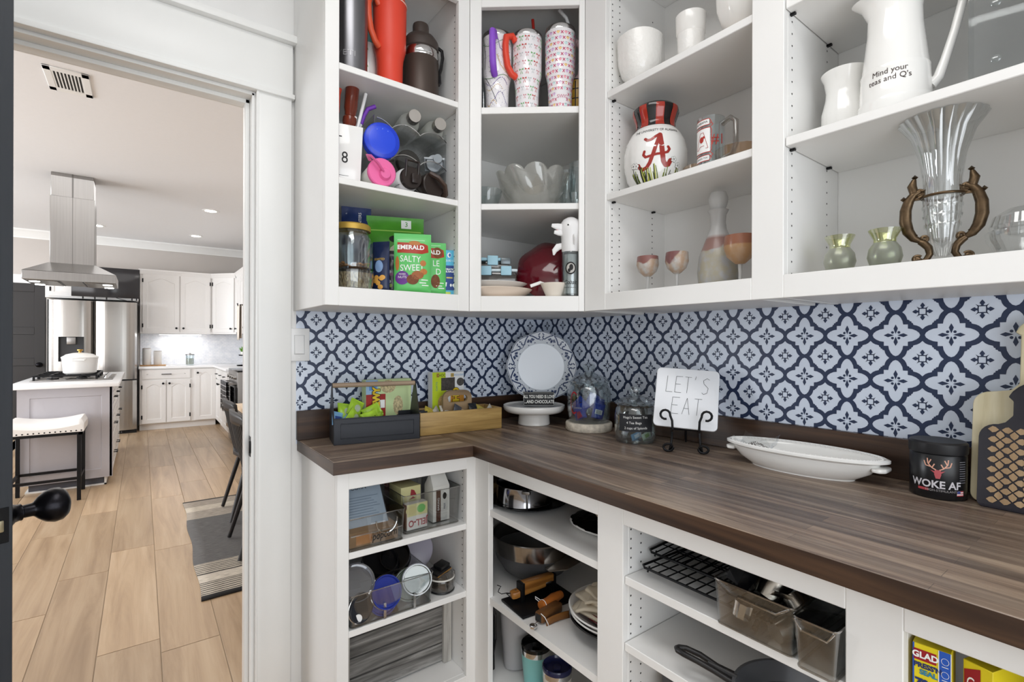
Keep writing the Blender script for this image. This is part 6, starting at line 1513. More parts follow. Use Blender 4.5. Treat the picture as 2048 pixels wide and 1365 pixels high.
ck = M('chalkboard', '25262A', .7); cj = wrap(lambda z: .0718, .0718); printed([rect(-.058, .052, .062, .122)], ck, t, 'chalk_label', cj, .0012)
words_on("Hugs's Sweet Tea", .0135, ink_white, t, .0, .11, cj, .85, .03, off=.0022); words_on('4 Tea Bags', .0135, ink_white, t, -.004, .088, cj, .85, .03, off=.0022); words_on('2 cups of Splenda', .0135, ink_white, t, .002, .067, cj, .8, .03, off=.0022); words_on('KEEP', .009, M('chalk_grey', 'C9CCCF', .5), t, 0, .212, lambda a, b_, off: Vector((a, -.02 - off, b_)))
for k, (ax, ay, h_, lb) in enumerate(((-.012, -.03, '6FA7CF', 'pale blue sweetener sachet flat in the smaller jar'), (.024, -.026, 'CFE0C8', 'white and green sachet flat in the smaller jar'), (-.038, .0, 'E3E1E4', 'white sachet on edge at the left of the smaller jar'))):
    fa = face(x, y); v_ = T(x, y, ZC + .012, rz=fa) @ Vector((ax, ay, .004 + k * .002)); g, s_ = pouch(.022, .052, .006, .0006); o = thing('sachet', lb, 'sachet', tuple(v_), rot=(-.9 if k < 2 else -.1, 1.3 if k < 2 else .4, fa + .1 * k), group='sachets in the smaller jar'); build('paper', g, M('sachet_%d' % k, h_, .5), o); printed([rect(-.006, .012, .006, .04)], M('sachet_print_%d' % k, ('D9E6F2', '8FB46A', 'B9A9C9')[k], .5), o, 'label', s_)
# LET'S EAT plate on a wire easel
x, y = on_z(1380, 903, ZC).x + .005, on_z(1380, 903, ZC).y + .018; fa = face(x, y, .0)
t = thing('wire_easel', 'black wrought wire easel with curled feet holding the square plate', 'easel', (x, y, ZC), fa); wr = .003; t.scale = (1.22, 1.22, 1.2)
for s in (-1, 1):
    f = lambda pts: [(s * a, b_, c) for a, b_, c in pts]
    curl = [(.045 + .0115 * math.cos(a) * (1 - i * .02), -.03, .0155 + .0115 * math.sin(a) * (1 - i * .02)) for i, a in enumerate([PI * .35 - k * .42 for k in range(13)])]
    build('leg', G().tube(f(curl[::-1][:0] + [(.0565 - .014 + .012 * math.cos(q), -.036, .0125 + .0092 * math.sin(q)) for q in [2.6 - .45 * k for k in range(14)]][::-1] + [(.04, -.03, .004), (.036, -.022, .02), (.034, -.012, .045), (.036, -.012, .06)]), wr, 8), black_metal, t)
    build('arm', G().tube(f([(.036, -.012, .058), (.034, -.03, .056), (.032, -.046, .064), (.033, -.047, .085), (.038, -.045, .098)] + [(.05 - .0 + .012 * math.cos(q), -.044, .1 + .012 * math.sin(q)) for q in [PI - .5 * k for k in range(11)]]), wr, 8), black_metal, t)
build('back_frame', G().tube([(.036, -.012, .058), (.03, .03, .14), (.022, .052, .185), (.0, .06, .198), (-.022, .052, .185), (-.03, .03, .14), (-.036, -.012, .058)], wr, 8).tube([(.036, -.012, .058), (-.036, -.012, .058)], wr, 8), black_metal, t)
build('top_curl', G().tube([(.014 * math.cos(q) + .014, .058, .197 + .01 * math.sin(q)) for q in [PI + .5 * k for k in range(10)]], wr * .8, 8).tube([(-.014 * math.cos(q) - .014, .058, .197 + .01 * math.sin(q)) for q in [PI + .5 * k for k in range(10)]], wr * .8, 8), black_metal, t)
build('rear_leg', G().tube([(0, .06, .19), (0, .1, .004)], wr, 8), black_metal, t)
t2 = thing('square_plate', 'square white plate reading LETS EAT on the wire easel', 'plate', tuple(T(x, y, ZC, rz=fa) @ Vector((-.004, -.034, .076))), rot=(-.36, .0, fa))
t2.rotation_euler = (-.36, .06, fa); t2.scale = (1.24, 1, 1.28)
rs = []
for cx0, cz0, a0 in ((.066, .142, 0), (-.066, .142, PI / 2), (-.066, .012, PI), (.066, .012, PI * 1.5)): rs += arc(cx0, cz0, .012, a0, a0 + PI / 2, 6)
build('plate', G().prism(rs, 0, .011, 'y'), M('plate_matt_white', 'E6E8EC', .3), t2, bevel=.003)
def thin_caps(s_, x0, z0, h, w_, sp):
    """tall thin hand-drawn capitals"""
    D = {'L': [[(0, 1), (0, 0), (1, 0)]], 'E': [[(1, 1), (0, 1), (0, 0), (1, 0)], [(0, .52), (.8, .52)]], 'T': [[(0, 1), (1, 1)], [(.5, 1), (.5, 0)]], "'": [[(.3, 1.08), (.2, .86)]], 'S': [[(1, .92), (.6, 1), (.1, .86), (.2, .66), (.9, .4), (.8, .1), (.3, 0), (0, .1)]], 'A': [[(0, 0), (.5, 1), (1, 0)], [(.2, .36), (.8, .36)]]}
    out = []
    for i, c in enumerate(s_): out += sum([stroke([(x0 + i * sp + a * w_ + b_ * h * .06, z0 + b_ * h) for a, b_ in pl_], .0008) for pl_ in D[c]], [])
    return out


printed(thin_caps("LET'S", -.052, .09, .042, .016, .022) + thin_caps('EAT', -.036, .035, .042, .018, .027), ink_black, t2, 'lettering', flat, .0012)
# oval dish
c0, c1 = on_z(1478, 905, ZC), on_z(1770, 958, ZC); d_ = c1 - c0; x, y = -.135, -1.25; an2 = -PI / 2 + .045
t = thing('oval_dish', 'long white oval serving dish with beaded rim on the counter', 'dish', (x, y, ZC + .0005), an2); ln = .2
build('dish', G().lathe([(0, 0), (.6, 0), (.63, .002), (.8, .022), (.88, .04), (.9, .05), (.97, .054), (1, .056), (1, .061), (.96, .064), (.87, .058), (.84, .05), (.72, .022), (.6, .011), (0, .011)], 72, None, ln, .088), white_ceramic, t)
build('foot_ring', G().lathe([(.58, -.0004), (.63, -.0004), (.64, .004), (.57, .004)], 60, None, ln, .088), white_ceramic, t)
g = G()
for k in range(92): a = 2 * PI * k / 92; g.lathe([(0, .0032), (.0032, 0), (0, -.001)], 6, T(ln * .918 * math.cos(a), .083 * .9 * math.sin(a), .0612))
stuff(build('beaded_rim', g, white_ceramic, t))
for q_ in (1, -1): build('handle', G().prism([(q_ * ln * .84, -.03), (q_ * ln * .93, -.034), (q_ * ln * .985, -.02), (q_ * ln * .99, .02), (q_ * ln * .93, .034), (q_ * ln * .84, .03)], .034, .0445, 'z'), white_ceramic, t, bevel=.004)
MO = T(x, y, ZC, rz=an2); g = G()
for k in range(150): r_, a = .03 * math.sqrt(random.random()), random.uniform(0, 6.28); g.lathe([(0, -.0016), (.0012, 0), (0, .0016)], 5, T(-.118 + r_ * 1.3 * math.cos(a), r_ * .8 * math.sin(a), .042 + (.03 - r_) * .6 + random.uniform(0, .003), random.uniform(0, 3), random.uniform(0, 3)))
o = build('spice_mix', g, M('peppercorn_mix', '6A5B55', .6, var=.9, scale=400), None, tuple(MO.translation), (0, 0, an2)); tag(o, 'heap of dark dried spice in the left end of the oval dish', 'spice'); stuff(o)
o = thing('plastic_bag', 'clear plastic packet crumpled under the spice in the oval dish', 'bag', tuple(MO @ Vector((-.12, .0, .014))), an2); build('film', G().sheet(lambda u, v: ((u - .5) * .1, (v - .5) * .09, .022 + .03 * (abs(v - .5) * 2) ** 2 + .016 * (abs(u - .5) * 2) ** 2 + .004 * math.sin(u * 23) * math.cos(v * 17)), 14, 12), clear, o)
o = thing('herb_sprig', 'few dried leaves lying in the middle of the oval dish', 'herbs', tuple(MO @ Vector((.02, .0, .034))), an2); g = G()
for k in range(9): a = random.uniform(-.06, .06); b_ = random.uniform(-.02, .02); l = random.uniform(.01, .025); g.add([(a, b_, .004), (a + l * .5, b_ + .004, .008), (a + l, b_ + .006, .004), (a + l * .5, b_ - .004, .006)], [(0, 1, 2, 3)])
build('leaves', g, M('dried_leaf', 'B5AE86', .7, var=.3), o)
# black tub
x, y = -.107, -1.533
t = thing('supplement_tub', 'black WOKE AF tub with a red stag emblem near the boards', 'tub', (x, y, ZC + .0005), face(x, y)); R_ = .051
build('tub', G().lathe([(0, 0), (R_ - .003, 0), (R_, .004), (R_, .096), (R_ - .003, .1), (0, .1)], 48), M('tub_black', '131316', .3), t); build('lid', G().lathe([(0, .1), (R_ + .001, .1), (R_ + .0015, .103), (R_ + .0015, .122), (R_ - .002, .126), (0, .126)], 48, None, 1, 1, lambda a, j: 1 + (.004 * math.cos(48 * a) if j in (2, 3) else 0)), M('tub_lid_black', '17171A', .45), t)
ct = wrap(lambda z: R_, R_); st_ = M('stag_red', 'B5545A', .4); st2 = M('stag_peach', 'D9A48E', .4)
for s in (-1, 1):
    printed(sum([stroke([(s * a, b_) for a, b_ in pl_], .0022) for pl_ in ([(.003, .066), (.01, .07), (.017, .079), (.018, .09)], [(.012, .072), (.021, .074), (.024, .084)], [(.016, .078), (.0115, .088)], [(.01, .07), (.0055, .079)])], []), st2, t, 'stag_antlers', ct)
    printed([[(s * .003, .062), (s * .013, .065), (s * .006, .059)]], st_, t, 'stag_ears', ct)
printed([[(-.005, .066), (.005, .066), (.006, .056), (.0035, .047), (-.0035, .047), (-.006, .056)]], st_, t, 'stag_head', ct); words_on('WOKE AF', .0225, M('tub_silver', 'C9C6CB', .3), t, -.004, .033, ct, .92, bold=.0006); words_on('HIGH-STIMULANT', .0068, M('tub_grey', '9A9799', .4), t, .006, .0205, ct); printed([rect(-.036, .018, -.016, .0235)], M('tub_red', 'A6353C', .4), t, 'red_strip', ct)
printed([rect(.034, .012, .049, .023)], ink_white, t, 'small_flag', ct); printed([rect(.034, .012 + k * .0044, .049, .0142 + k * .0044) for k in range(3)] + [], M('flag_red', 'B23B44', .5), t, 'small_flag', ct, .001); printed([rect(.034, .0175, .041, .023)], M('flag_blue', '3A4A86', .5), t, 'small_flag', ct, .0014)
printed([rect(.04, .04 + k * .005, .055, .0415 + k * .005) for k in range(10)], M('fine_print', '77767C', .5), t, 'small_print', ct)
# cutting boards leaning at the right
pale = wood('pale_board_wood', 'C2B48E', 'D9CDA9', 'E6DDC0', .5, axis=2, bump=.1)


def board_outline(w_, h, neck, nh, r=.02): return [(w_ / 2 - r, 0)] + arc(w_ / 2 - r, r, r, -PI / 2, 0, 5) + [(w_ / 2, h - .04)] + arc(w_ / 2 - .03, h - .035, .03, 0, PI / 2, 6) + [(neck * 1.25, h), (neck, h + .015), (neck, h + nh - .03)] + arc(0, h + nh - neck * .9, neck * 1.25, .35, PI - .35, 10) + [(-neck, h + nh - .03), (-neck, h + .015), (-neck * 1.25, h)] + arc(-w_ / 2 + .03, h - .035, .03, PI / 2, PI, 6) + [(-w_ / 2, h - .04)] + arc(-w_ / 2 + r, r, r, PI, PI * 1.5, 5)


pb = on_z(1945, 993, ZC); bx0, by0 = -.085, pb.y
t = thing('cutting_board', 'large pale wooden board with a neck handle leaning on the wall', 'cutting board', (-.1, -1.7105, ZC + .0005), rot=(-.14, 0, -PI / 2)); build('board', G().prism(board_outline(.25, .248, .052, .15), 0, .018, 'y'), pale, t, bevel=.004)
pb2 = on_z(1962, 1002, ZC)
t = thing('cutting_board', 'smaller dark board with a carved four-petal tile pattern in front of the pale one', 'cutting board', (-.135, -1.7, ZC + .0005), rot=(-.14, 0, -PI / 2)); blk_b = M('board_black_stain', '24222A', .5)
build('board', G().prism(board_outline(.194, .182, .045, .075, .012), 0, .014, 'y'), blk_b, t, bevel=.003); bw2 = wood('petal_wood', '7D6347', '9C8160', 'B59B78', .5, axis=2); P = []; s_ = .042
for i in range(-3, 4):
    for j in range(0, 8):
        cx0, cz0 = (i + .5 * (j % 2)) * s_, .018 + j * s_ * .5
        for k in range(4):
            a = k * PI / 2; f = lambda r_, q: (cx0 + r_ * math.cos(a + q), cz0 + r_ * math.sin(a + q))
            pl_ = [f(.002, 0), f(.009, .62), f(.014, .5), f(.0195, 0), f(.014, -.5), f(.009, -.62)]
            if all(abs(px0) < .09 and .007 < pz0 < .176 for px0, pz0 in pl_): P.append(pl_)
P += [ell(0, .2, .012, .02, 12)]
printed(P, bw2, t, 'petal_inlay', flat, .0014, .06)
build('leather_loop', G().tube([(0, -.004, .225), (.008, -.012, .205), (.004, -.014, .185), (-.004, -.014, .187), (-.006, -.01, .205), (0, -.004, .225)], .003, 8), M('tan_leather', 'A67C4A', .6), t)
# ================================================================ things in the base cabinets
def tray_bin(label, x0, y0, x1, y1, z, h, name='clear_bin', mat=None, flare=.006, group='clear plastic bins'):
    """open-topped clear bin with rounded foot, standing square in the cabinet"""
    t = thing(name, label, 'bin', ((x0 + x1) / 2, (y0 + y1) / 2, z + .0005), group=group); a, b_ = abs(x1 - x0) / 2, abs(y1 - y0) / 2; th = .0022; m_ = mat or clear

    def rr(a, b_, r, z_): return [(sx * (a - r) + r * math.cos(q), sy * (b_ - r) + r * math.sin(q), z_) for sx, sy, q0 in ((1, 1, 0), (-1, 1, PI / 2), (-1, -1, PI), (1, -1, PI * 1.5)) for q in [q0 + PI / 2 * k / 3 for k in range(4)]]
    L_ = [rr(a - flare, b_ - flare, .008, 0), rr(a, b_, .01, h), rr(a - th, b_ - th, .009, h), rr(a - flare - th, b_ - flare - th, .007, th)]; g = G(); g.add(sum(L_, []), [tuple(range(15, -1, -1)), tuple(range(48, 64))] + [(q * 16 + k, q * 16 + (k + 1) % 16, q * 16 + 16 + (k + 1) % 16, q * 16 + 16 + k) for q in range(3) for k in range(16)])
    build('tub', g, m_, t, smooth=50)
    build('rim', G().tube([(p[0], p[1], h) for p in rr(a, b_, .01, h)], .0017, 6, closed=True), CLR_EDGE, t); build('foot_edge', G().tube([(p[0], p[1], .0025) for p in rr(a - flare, b_ - flare, .008, 0)], .0022, 6, closed=True), clear_dark, t); return t, a, b_


CLR_EDGE = GL('bin_edge', 'E6E7E7', edge=.25)
z = .6351
t, a, b_ = tray_bin('clear bin at the left of the top shelf, marked popcorn in black handwriting', -1.078, -.4, -.893, -.1, z, .098)
fb = lambda x, z, off: Vector((x, -b_ - .0004 - off, z))
build('handle_arc', G().tube([(.03 + .034 * math.cos(q), -b_ - .001, .078 + .042 * math.sin(q)) for q in [PI + PI * k / 14 for k in range(15)]], .0025, 8), CLR_EDGE, t); build('front_rib', G().tube([(-a + .012, -b_ + .003, .045), (a - .012, -b_ + .003, .045)], .002, 6), CLR_EDGE, t)
words_on('popcorn', .032, ink_black, t, .022, .034, fb, .72, .05, shear=.25, off=.002, bold=.0005)
t = thing('popcorn_box', 'pale blue-grey popcorn carton tipped inside the popcorn bin', 'box', (-.985, -.33, z + .062), rot=(-.62, 0, 0)); bgc = M('bluegrey_card', '9FAEBD', .6, var=.12, scale=10); build('carton', G().box(-.083, 0, -.03, .06, .05, .13), bgc, t, bevel=.002)
printed([rect(-.07 + .003 * (k % 3), .008 + k * .0085, .045 - .008 * (k % 4), .0098 + k * .0085) for k in range(9)], M('carton_print', '6F7E8E', .6), t, 'printed_lines', flat); words_on('POPCORN', .018, ink_black, t, -.03, .108, flat, 1); printed([rect(.062 - .06, -.025, .05, -.012)], M('carton_pale', 'C9D1DA', .6), t, 'pale_strip', flat)
build('shaded_side', G().box(.0605, .002, -.03, .0625, .05, .13), M('carton_shadow_side', '3E3D42', .6), t)  # thin dark face paints the shade on the carton's right side
t = thing('popcorn_box', 'brown cardboard carton lying under the blue-grey one in the popcorn bin', 'box', (-.985, -.27, z + .004)); build('carton', G().box(-.08, -.11, 0, .075, .1, .045), M('kraft_card', '8E6A42', .7, var=.25, scale=14), t, bevel=.002); printed([rect(-.06, .006, -.01, .038)], M('kraft_orange', 'B5763A', .7), t, 'orange_print', lambda x, z, off: Vector((x, -.11 - off, z)))
t, a, b_ = tray_bin('clear bin at the right of the top shelf with cartons in it', -.885, -.372, -.672, -.08, z, .125)
t = thing('pudding_box', 'white and yellow JELL-O carton upside down at the front of the right bin', 'box', (-.866, -.352, z + .005), .06); wcard = M('white_card2', 'E4E2DC', .55)
build('carton', G().box(0, 0, 0, .076, .03, .085), wcard, t, bevel=.001); printed([rect(0, .045, .076, .085)], M('yellow_card', 'DED79A', .55), t, 'yellow_panel', flat); printed([ell(.015, .065, .02, .015)], M('pudding_cream', 'D8CC8C', .5), t, 'picture', flat, .001); printed([ell(.052, .066, .016, .014)], M('green_roundel', '6FBF5A', .5), t, 'green_roundel', flat, .001)
words_on('JELL-O', .03, M('gelatin_red', 'A5303C', .5), t, .04, .022, flat, .82, PI, off=.0012, bold=.0008)
build('side_print', G().box(-.0008, .002, .002, 0, .028, .083), M('brown_red_card', '8C5A44', .6), t)
t = thing('pudding_box', 'pale yellow carton with a red logo behind the white and yellow one', 'box', (-.86, -.29, z + .005), .04); build('carton', G().box(0, 0, 0, .075, .09, .125), M('paleyellow_card', 'D9D29A', .55), t, bevel=.001); printed([[(.035, .095), (.06, .09), (.05, .11), (.038, .115)], [(.03, .08), (.055, .083), (.045, .09)]], M('logo_red', '9E3038', .5), t, 'red_logo', flat)
t = thing('packet', 'dark red and brown packet at the back of the right bin', 'packet', (-.82, -.16, z + .005)); g, s_ = pouch(.09, .165, .03, .002); build('wrapper', g, M('dark_red_packet', '5A2A26', .4, var=.4, scale=40), t)
t = thing('baking_carton', 'white milk-carton shaped box with a brown stripe in the right bin', 'box', (-.762, -.335, z + .005), .05); build('carton', G().box(0, 0, 0, .066, .06, .12).add([(0, 0, .12), (.066, 0, .12), (.066, .06, .12), (0, .06, .12), (.004, .03, .165), (.062, .03, .165)], [(0, 1, 5, 4), (2, 3, 4, 5), (1, 2, 5), (3, 0, 4)]), wcard, t, bevel=.001)
printed([rect(.012, 0, .03, .11)], M('brown_card', '5A3B2E', .55), t, 'brown_stripe', flat); words_on('BAKING', .011, ink_white, t, .021, .06, flat, 1.1, PI / 2, off=.0012); words_on('MIX', .011, M('print_navy', '3D4360', .5), t, .046, .05, flat, 1.1, PI / 2); printed([ell(.046, .085, .008, .012, 10)], ink_black, t, 'emblem', flat)
# second shelf: bin of tumbler lids
z = .4026
t, a, b_ = tray_bin('clear bin full of tumbler lids on the middle shelf', -1.068, -.395, -.79, -.12, z, .098)
build('label_dot', G().lathe([(0, -.001), (.014, -.001), (.014, .0015), (0, .002)], 20, T(-a + .024, -b_ + .003, .026, rx=PI / 2)), white_plastic, t); 
for x_ in (-.03, .07): build('clip', G().box(x_ - .004, -b_ - .002, .002, x_ + .004, -b_ + .002, .05), CLR_EDGE, t)


def lid(label, x, y, zz_, r, mat, rx, rz, ring=None, deep=.018):
    t = thing('travel_cup_cover', label, 'lid', (x, y, zz_), rot=(rx, 0, rz), group='tumbler lids in the clear bin'); build('disc', G().lathe([(0, .006), (r * .8, .006), (r * .84, 0), (r * .95, 0), (r, .004), (r, deep), (r * .93, deep), (r * .88, .012), (0, .01)], 36), mat, t); build('gasket', G().tube([(r * .98 * math.cos(q), r * .98 * math.sin(q), .006) for q in [2 * PI * k / 28 for k in range(28)]], .003, 6, closed=True), ring or CLR_EDGE, t); return t


dkl = M('dark_lid', '2C2E34', .2); navyl = M('navy_lid', '26358C', .25); grl = M('olive_lid', '4E5A4C', .3)
o = lid('large dark clear-domed lid at the left of the lid bin', -1.035, -.34, z + .108, .056, GL('dome_lid', 'A9AEBA', edge=.15), 1.0, -.1, M('pale_gasket', 'C9CBD0', .3), .03); build('slider', G().box(-.018, -.012, .0, .018, .012, -.008), dkl, o, bevel=.002)
o = lid('small dark lid standing at the front left of the lid bin', -1.035, -.375, z + .052, .042, dkl, PI / 2 - .1, .35, M('steel_gasket', 'B5B3B0', .25, metal=.8)); build('slider', G().box(-.012, -.016, -.006, .012, .016, .0), M('grey_slider', '8B8A88', .35), o, bevel=.002)
o = lid('blue lid with a clear rim in the middle of the lid bin', -.948, -.366, z + .068, .05, navyl, 1.15, .1, None); build('mouth_opening', G().lathe([(0, .0045), (.02, .0045), (.02, .007), (0, .007)], 24), black_plastic, o)
lid('second blue lid behind and below the clear-rimmed blue one', -.95, -.345, z + .04, .048, M('royal_lid', '2E46A8', .3), 1.25, .05)
o = lid('olive grey lid with a pale ring at the right of the lid bin', -.838, -.366, z + .078, .047, GL('olive_glass', '98A596', edge=.12), 1.2, -.35, M('lilac_ring', 'C9C9DA', .3), .022)
lid('dull green lid behind the pale-ringed one', -.85, -.335, z + .055, .052, grl, 1.25, -.3)
o = lid('black lid with a red push button at the back of the lid bin', -.92, -.25, z + .105, .06, black_plastic, .5, 0, dkl, .03); build('red_button', G().lathe([(0, -.022), (.014, -.022), (.016, -.018), (.016, .002), (0, .002)], 22), M('red_button', 'B3202A', .35), o)
o = lid('black glossy lid leaning at the back right of the lid bin', -.86, -.25, z + .11, .05, black_gloss, .9, -.5, dkl, .05)
t = thing('mixing_bowl', 'red plastic bowl with a translucent lid tipped at the back of the middle shelf', 'bowl', (-.775, -.2, z + .105), rot=(1.05, .0, -.35)); build('bowl', G().lathe([(0, -.07), (.045, -.07), (.07, 0), (.066, 0), (.042, -.066), (0, -.066)], 40), M('red_plastic', '8E2233', .3), t); build('lid', G().lathe([(0, .004), (.062, .004), (.066, -.004), (.073, -.004), (.073, .008), (.066, .012), (0, .008)], 40), M('frosted_lid', 'B9B4C4', .3, trans=.3), t)
t = thing('storage_jar', 'short round clip-top glass jar beside the lid bin', 'jar', (-.728, -.335, z + .0005)); build('jar', G().lathe([(0, 0), (.04, 0), (.043, .004), (.043, .04), (.04, .046), (.0385, .04), (.038, .006), (0, .005)], 36), clear_dark, t); build('base_ring', G().tube([(.041 * math.cos(q), .041 * math.sin(q), .004) for q in [2 * PI * k / 32 for k in range(32)]], .0035, 8, closed=True), black_plastic, t); build('gasket', G().tube([(.042 * math.cos(q), .042 * math.sin(q), .046) for q in [2 * PI * k / 32 for k in range(32)]], .003, 8, closed=True), M('silicone_gasket', 'D8D6D0', .4), t); build('lid', G().lathe([(0, .048), (.043, .048), (.042, .058), (.03, .064), (0, .065)], 36), clear_dark, t); build('latch', G().box(.04, -.008, .02, .05, .008, .055), steel, t, bevel=.002)
t = thing('flip_cover', 'black flip lid with a tan edge resting on the clip-top jar', 'lid', (-.735, -.33, z + .066), rot=(.1, -.12, .3)); build('plate', G().box(-.034, -.026, 0, .034, .026, .008), black_plastic, t, bevel=.003); build('flip_tab', G().box(-.01, -.02, .008, .034, .02, .02), black_plastic, t, bevel=.003); build('tan_edge', G().box(-.034, -.0268, .0005, .034, -.0255, .003), M('tan_edge', 'A5793A', .5), t)
# bottom: weathered plank crate
t = thing('plank_crate', 'weathered grey wooden crate front with four slats between upright posts', 'crate', (-.86, -.285, .1131)); wg = wood('weathered_slat', '33312F', '6E6C69', 'A5A3A0', .85, axis=0, grain=1.6, bump=.8, rand=True); wp_ = wood('weathered_post', '7C7873', 'AFACA6', 'CFCBC4', .85, axis=2, grain=1.4, bump=.6)
for k in range(4): build('slat', G().box(-.176, 0, .006 + k * .0655, .163, .012, .0675 + k * .0655), wg, t, bevel=.0025)
for x_ in (-.204, .163): build('post', G().box(x_, -.012, 0, x_ + .03, .02, .262), wp_, t, bevel=.002)
build('gap_shade', G().box(-.19, .013, .002, .175, .018, .262), M('crate_gap_shade', '1E1D1C', .9), t); build('side_slat', G().box(-.204, .02, .0, -.192, .2, .262), wg, t, bevel=.002); build('side_slat', G().box(.178, .02, 0, .19, .2, .262), wg, t, bevel=.002)  # added dark sheet behind the slats paints the shade in their gaps

# ---------------- right run, first bay, top shelf
z = .6986
t = thing('pizza_pan', 'round black pan lying under the springform tin', 'pan', (-.475, -.5, z + .0005)); build('pan', G().lathe([(0, 0), (.105, 0), (.112, .004), (.134, .012), (.136, .015), (.132, .016), (.108, .007), (0, .004)], 56), M('black_nonstick', '17181B', .25), t)
t = thing('springform_tin', 'shiny springform tin with a fluted tube insert on the black pan', 'baking tin', (-.49, -.492, z + .0075)); build('ring', G().lathe([(.094, 0), (.098, .003), (.0965, .006), (.0965, .062), (.099, .066), (.096, .067), (.0945, .062), (.0945, .003)], 56), M('tin_mirror', 'A9A9AD', .12, metal=1), t); build('base', G().lathe([(0, .002), (.095, .002), (.095, .005), (0, .005)], 48), black_metal, t); build('latch', G().box(-.1, -.05, .004, -.093, -.046, .062, T(0, 0, 0, rz=.55)).box(-.104, -.058, .054, -.09, -.03, .064, T(0, 0, 0, rz=.55)), steel, t, bevel=.001)
for k in range(9): q = 2 * PI * k / 9; build('tube', G().lathe([(0, .005), (.011, .005), (.009, .072), (0, .08)], 14, T(.05 * math.cos(q), .05 * math.sin(q), 0)), black_gloss, t)
t = thing('wooden_tray', 'dark-sided wooden box with a pale edge at the left of the top shelf', 'tray', (-.44, -.3, z + .0005), .12); build('panel', G().box(-.15, -.03, .038, .16, .02, .12), wood('dark_tray', '3A2F22', '54452F', '6A5A40', .6, axis=0), t); build('pale_edge', G().box(-.152, -.034, .0, .162, .022, .018), wood('pale_tray', '8B6D48', 'A88660', 'C0A078', .6, axis=0), t, bevel=.002); build('pale_edge', G().box(-.152, -.036, .019, .162, .022, .037), wood('pale_tray2', '9A7A4A', 'B59660', 'CBAF7C', .6, axis=0), t, bevel=.002)
foil = M('crumpled_foil', '8E8E90', .2, metal=1, bump=.9, scale=26)
t = thing('foil_plate', 'oval platter wrapped in dark crumpled foil at the right of the top shelf', 'plate', (-.42, -.87, z + .0005), -1.2); build('plate', G().lathe([(0, 0), (.085, 0), (.125, .016), (.136, .02), (.132, .023), (.085, .006), (0, .005)], 48, None, 1.15, .9), white_ceramic, t)
build('foil', G().lathe([(.128, .02), (.133, .024), (.115, .03), (.09, .036), (.05, .035), (.02, .037), (0, .036)], 60, None, 1.15, .9, lambda a, j: 1 + .02 * math.sin(a * 13 + j * 2) + .015 * math.sin(a * 29 + j * 3)), M('dark_foil', '4B4A49', .22, metal=1, bump=1, scale=35), t)
t = thing('dinner_plate', 'dark red plate with a pale rim on top of the foil-wrapped platter', 'plate', (-.4, -.9, z + .04)); build('plate', G().lathe([(0, 0), (.075, 0), (.11, .014), (.108, .017), (.075, .005), (0, .004)], 48), M('maroon_glaze', '4A1A20', .2), t); build('rim', G().tube([(.11 * math.cos(q), .11 * math.sin(q), .0155) for q in [2 * PI * k / 48 for k in range(48)]], .002, 6, closed=True), M('tan_rim', 'C2A890', .4), t)
# first bay, middle shelf
z = .4046
t = thing('steel_bowl', 'large stainless mixing bowl with a dark grey lower half', 'bowl', (-.39, -.43, z + .0005)); build('lower_half', G().lathe([(0, 0), (.075, 0), (.115, .026), (.143, .07), (.1495, .095), (.147, .095), (.112, .03), (0, .006)], 64), M('bowl_grey', '4A4A4C', .4), t); build('steel_band', G().lathe([(.15, .095), (.157, .15), (.16, .152), (.158, .155), (.154, .152), (.147, .097)], 64), brushed('bowl_steel', 'A9A7A6', .18, axis=0), t)
wn = wood('amber_handle', '6E421B', '99652C', 'BD8642', .35, axis=0, bump=.05)
pA, pB = Vector((-.598, -.562, z + .03)), Vector((-.405, -.592, z + .052))
def along(name, label, cat, pA, pB): d = pB - pA; return thing(name, label, cat, tuple(pA), rot=(0, -math.atan2(d.z, math.hypot(d.x, d.y)), math.atan2(d.y, d.x))), d.length


t, L_ = along('griddle_scraper', 'griddle scraper with an amber wooden handle and black cord loop', 'kitchen tool', pA, pB)
build('handle', G().prism([(0, -.011), (.0, .011), (.012, .015), (.13, .0125), (.13, -.0125), (.012, -.015)], -.011, .011, 'z'), wn, t, bevel=.005)
for x_ in (.02, .07, .118): build('rivet', G().lathe([(.0, .0), (.0035, 0), (.003, .0115), (0, .0125)], 12, T(x_, 0, 0)), chrome, t)
build('ferrule', G().prism([(.128, -.012), (.128, .012), (.15, .014), (.15, -.014)], -.004, .004, 'z'), steel, t, bevel=.002); build('blade', G().prism([(.148, -.014), (.148, .014), (.195, .052), (.26, .052), (.26, -.052), (.195, -.052)], .012, .0145, 'z', T(0, 0, 0, ry=-.16)), M('scraper_steel', '8B847C', .35, metal=1), t, bevel=.001)
build('cord_loop', G().tube([(.004, 0, .006), (-.012, .006, .01), (-.026, .014, .008), (-.034, .022, .014), (-.03, .018, .026), (-.026, .012, .034), (-.034, .024, .036)], .0016, 6).tube([(-.004, -.012, 0), (-.01, -.006, .006), (-.012, .006, .008), (-.006, .013, .002), (.002, .013, 0)], .0016, 6), black_plastic, t)
pA, pB = Vector((-.565, -.575, z + .013)), Vector((-.43, -.585, z + .013)); t, L_ = along('grill_press', 'flat black grill press with a wooden-topped handle behind the scraper', 'kitchen tool', pA, pB)
build('plate', G().box(-.05, -.085, -.012, .17, .045, -.004), black_metal, t, bevel=.002); build('grip', G().box(.0, -.012, .032, .13, .016, .056), wn, t, bevel=.004); build('post', G().box(-.008, -.014, -.006, .006, .018, .056), black_metal, t, bevel=.002); build('post', G().box(.124, -.014, -.006, .134, .018, .056), black_metal, t, bevel=.002)
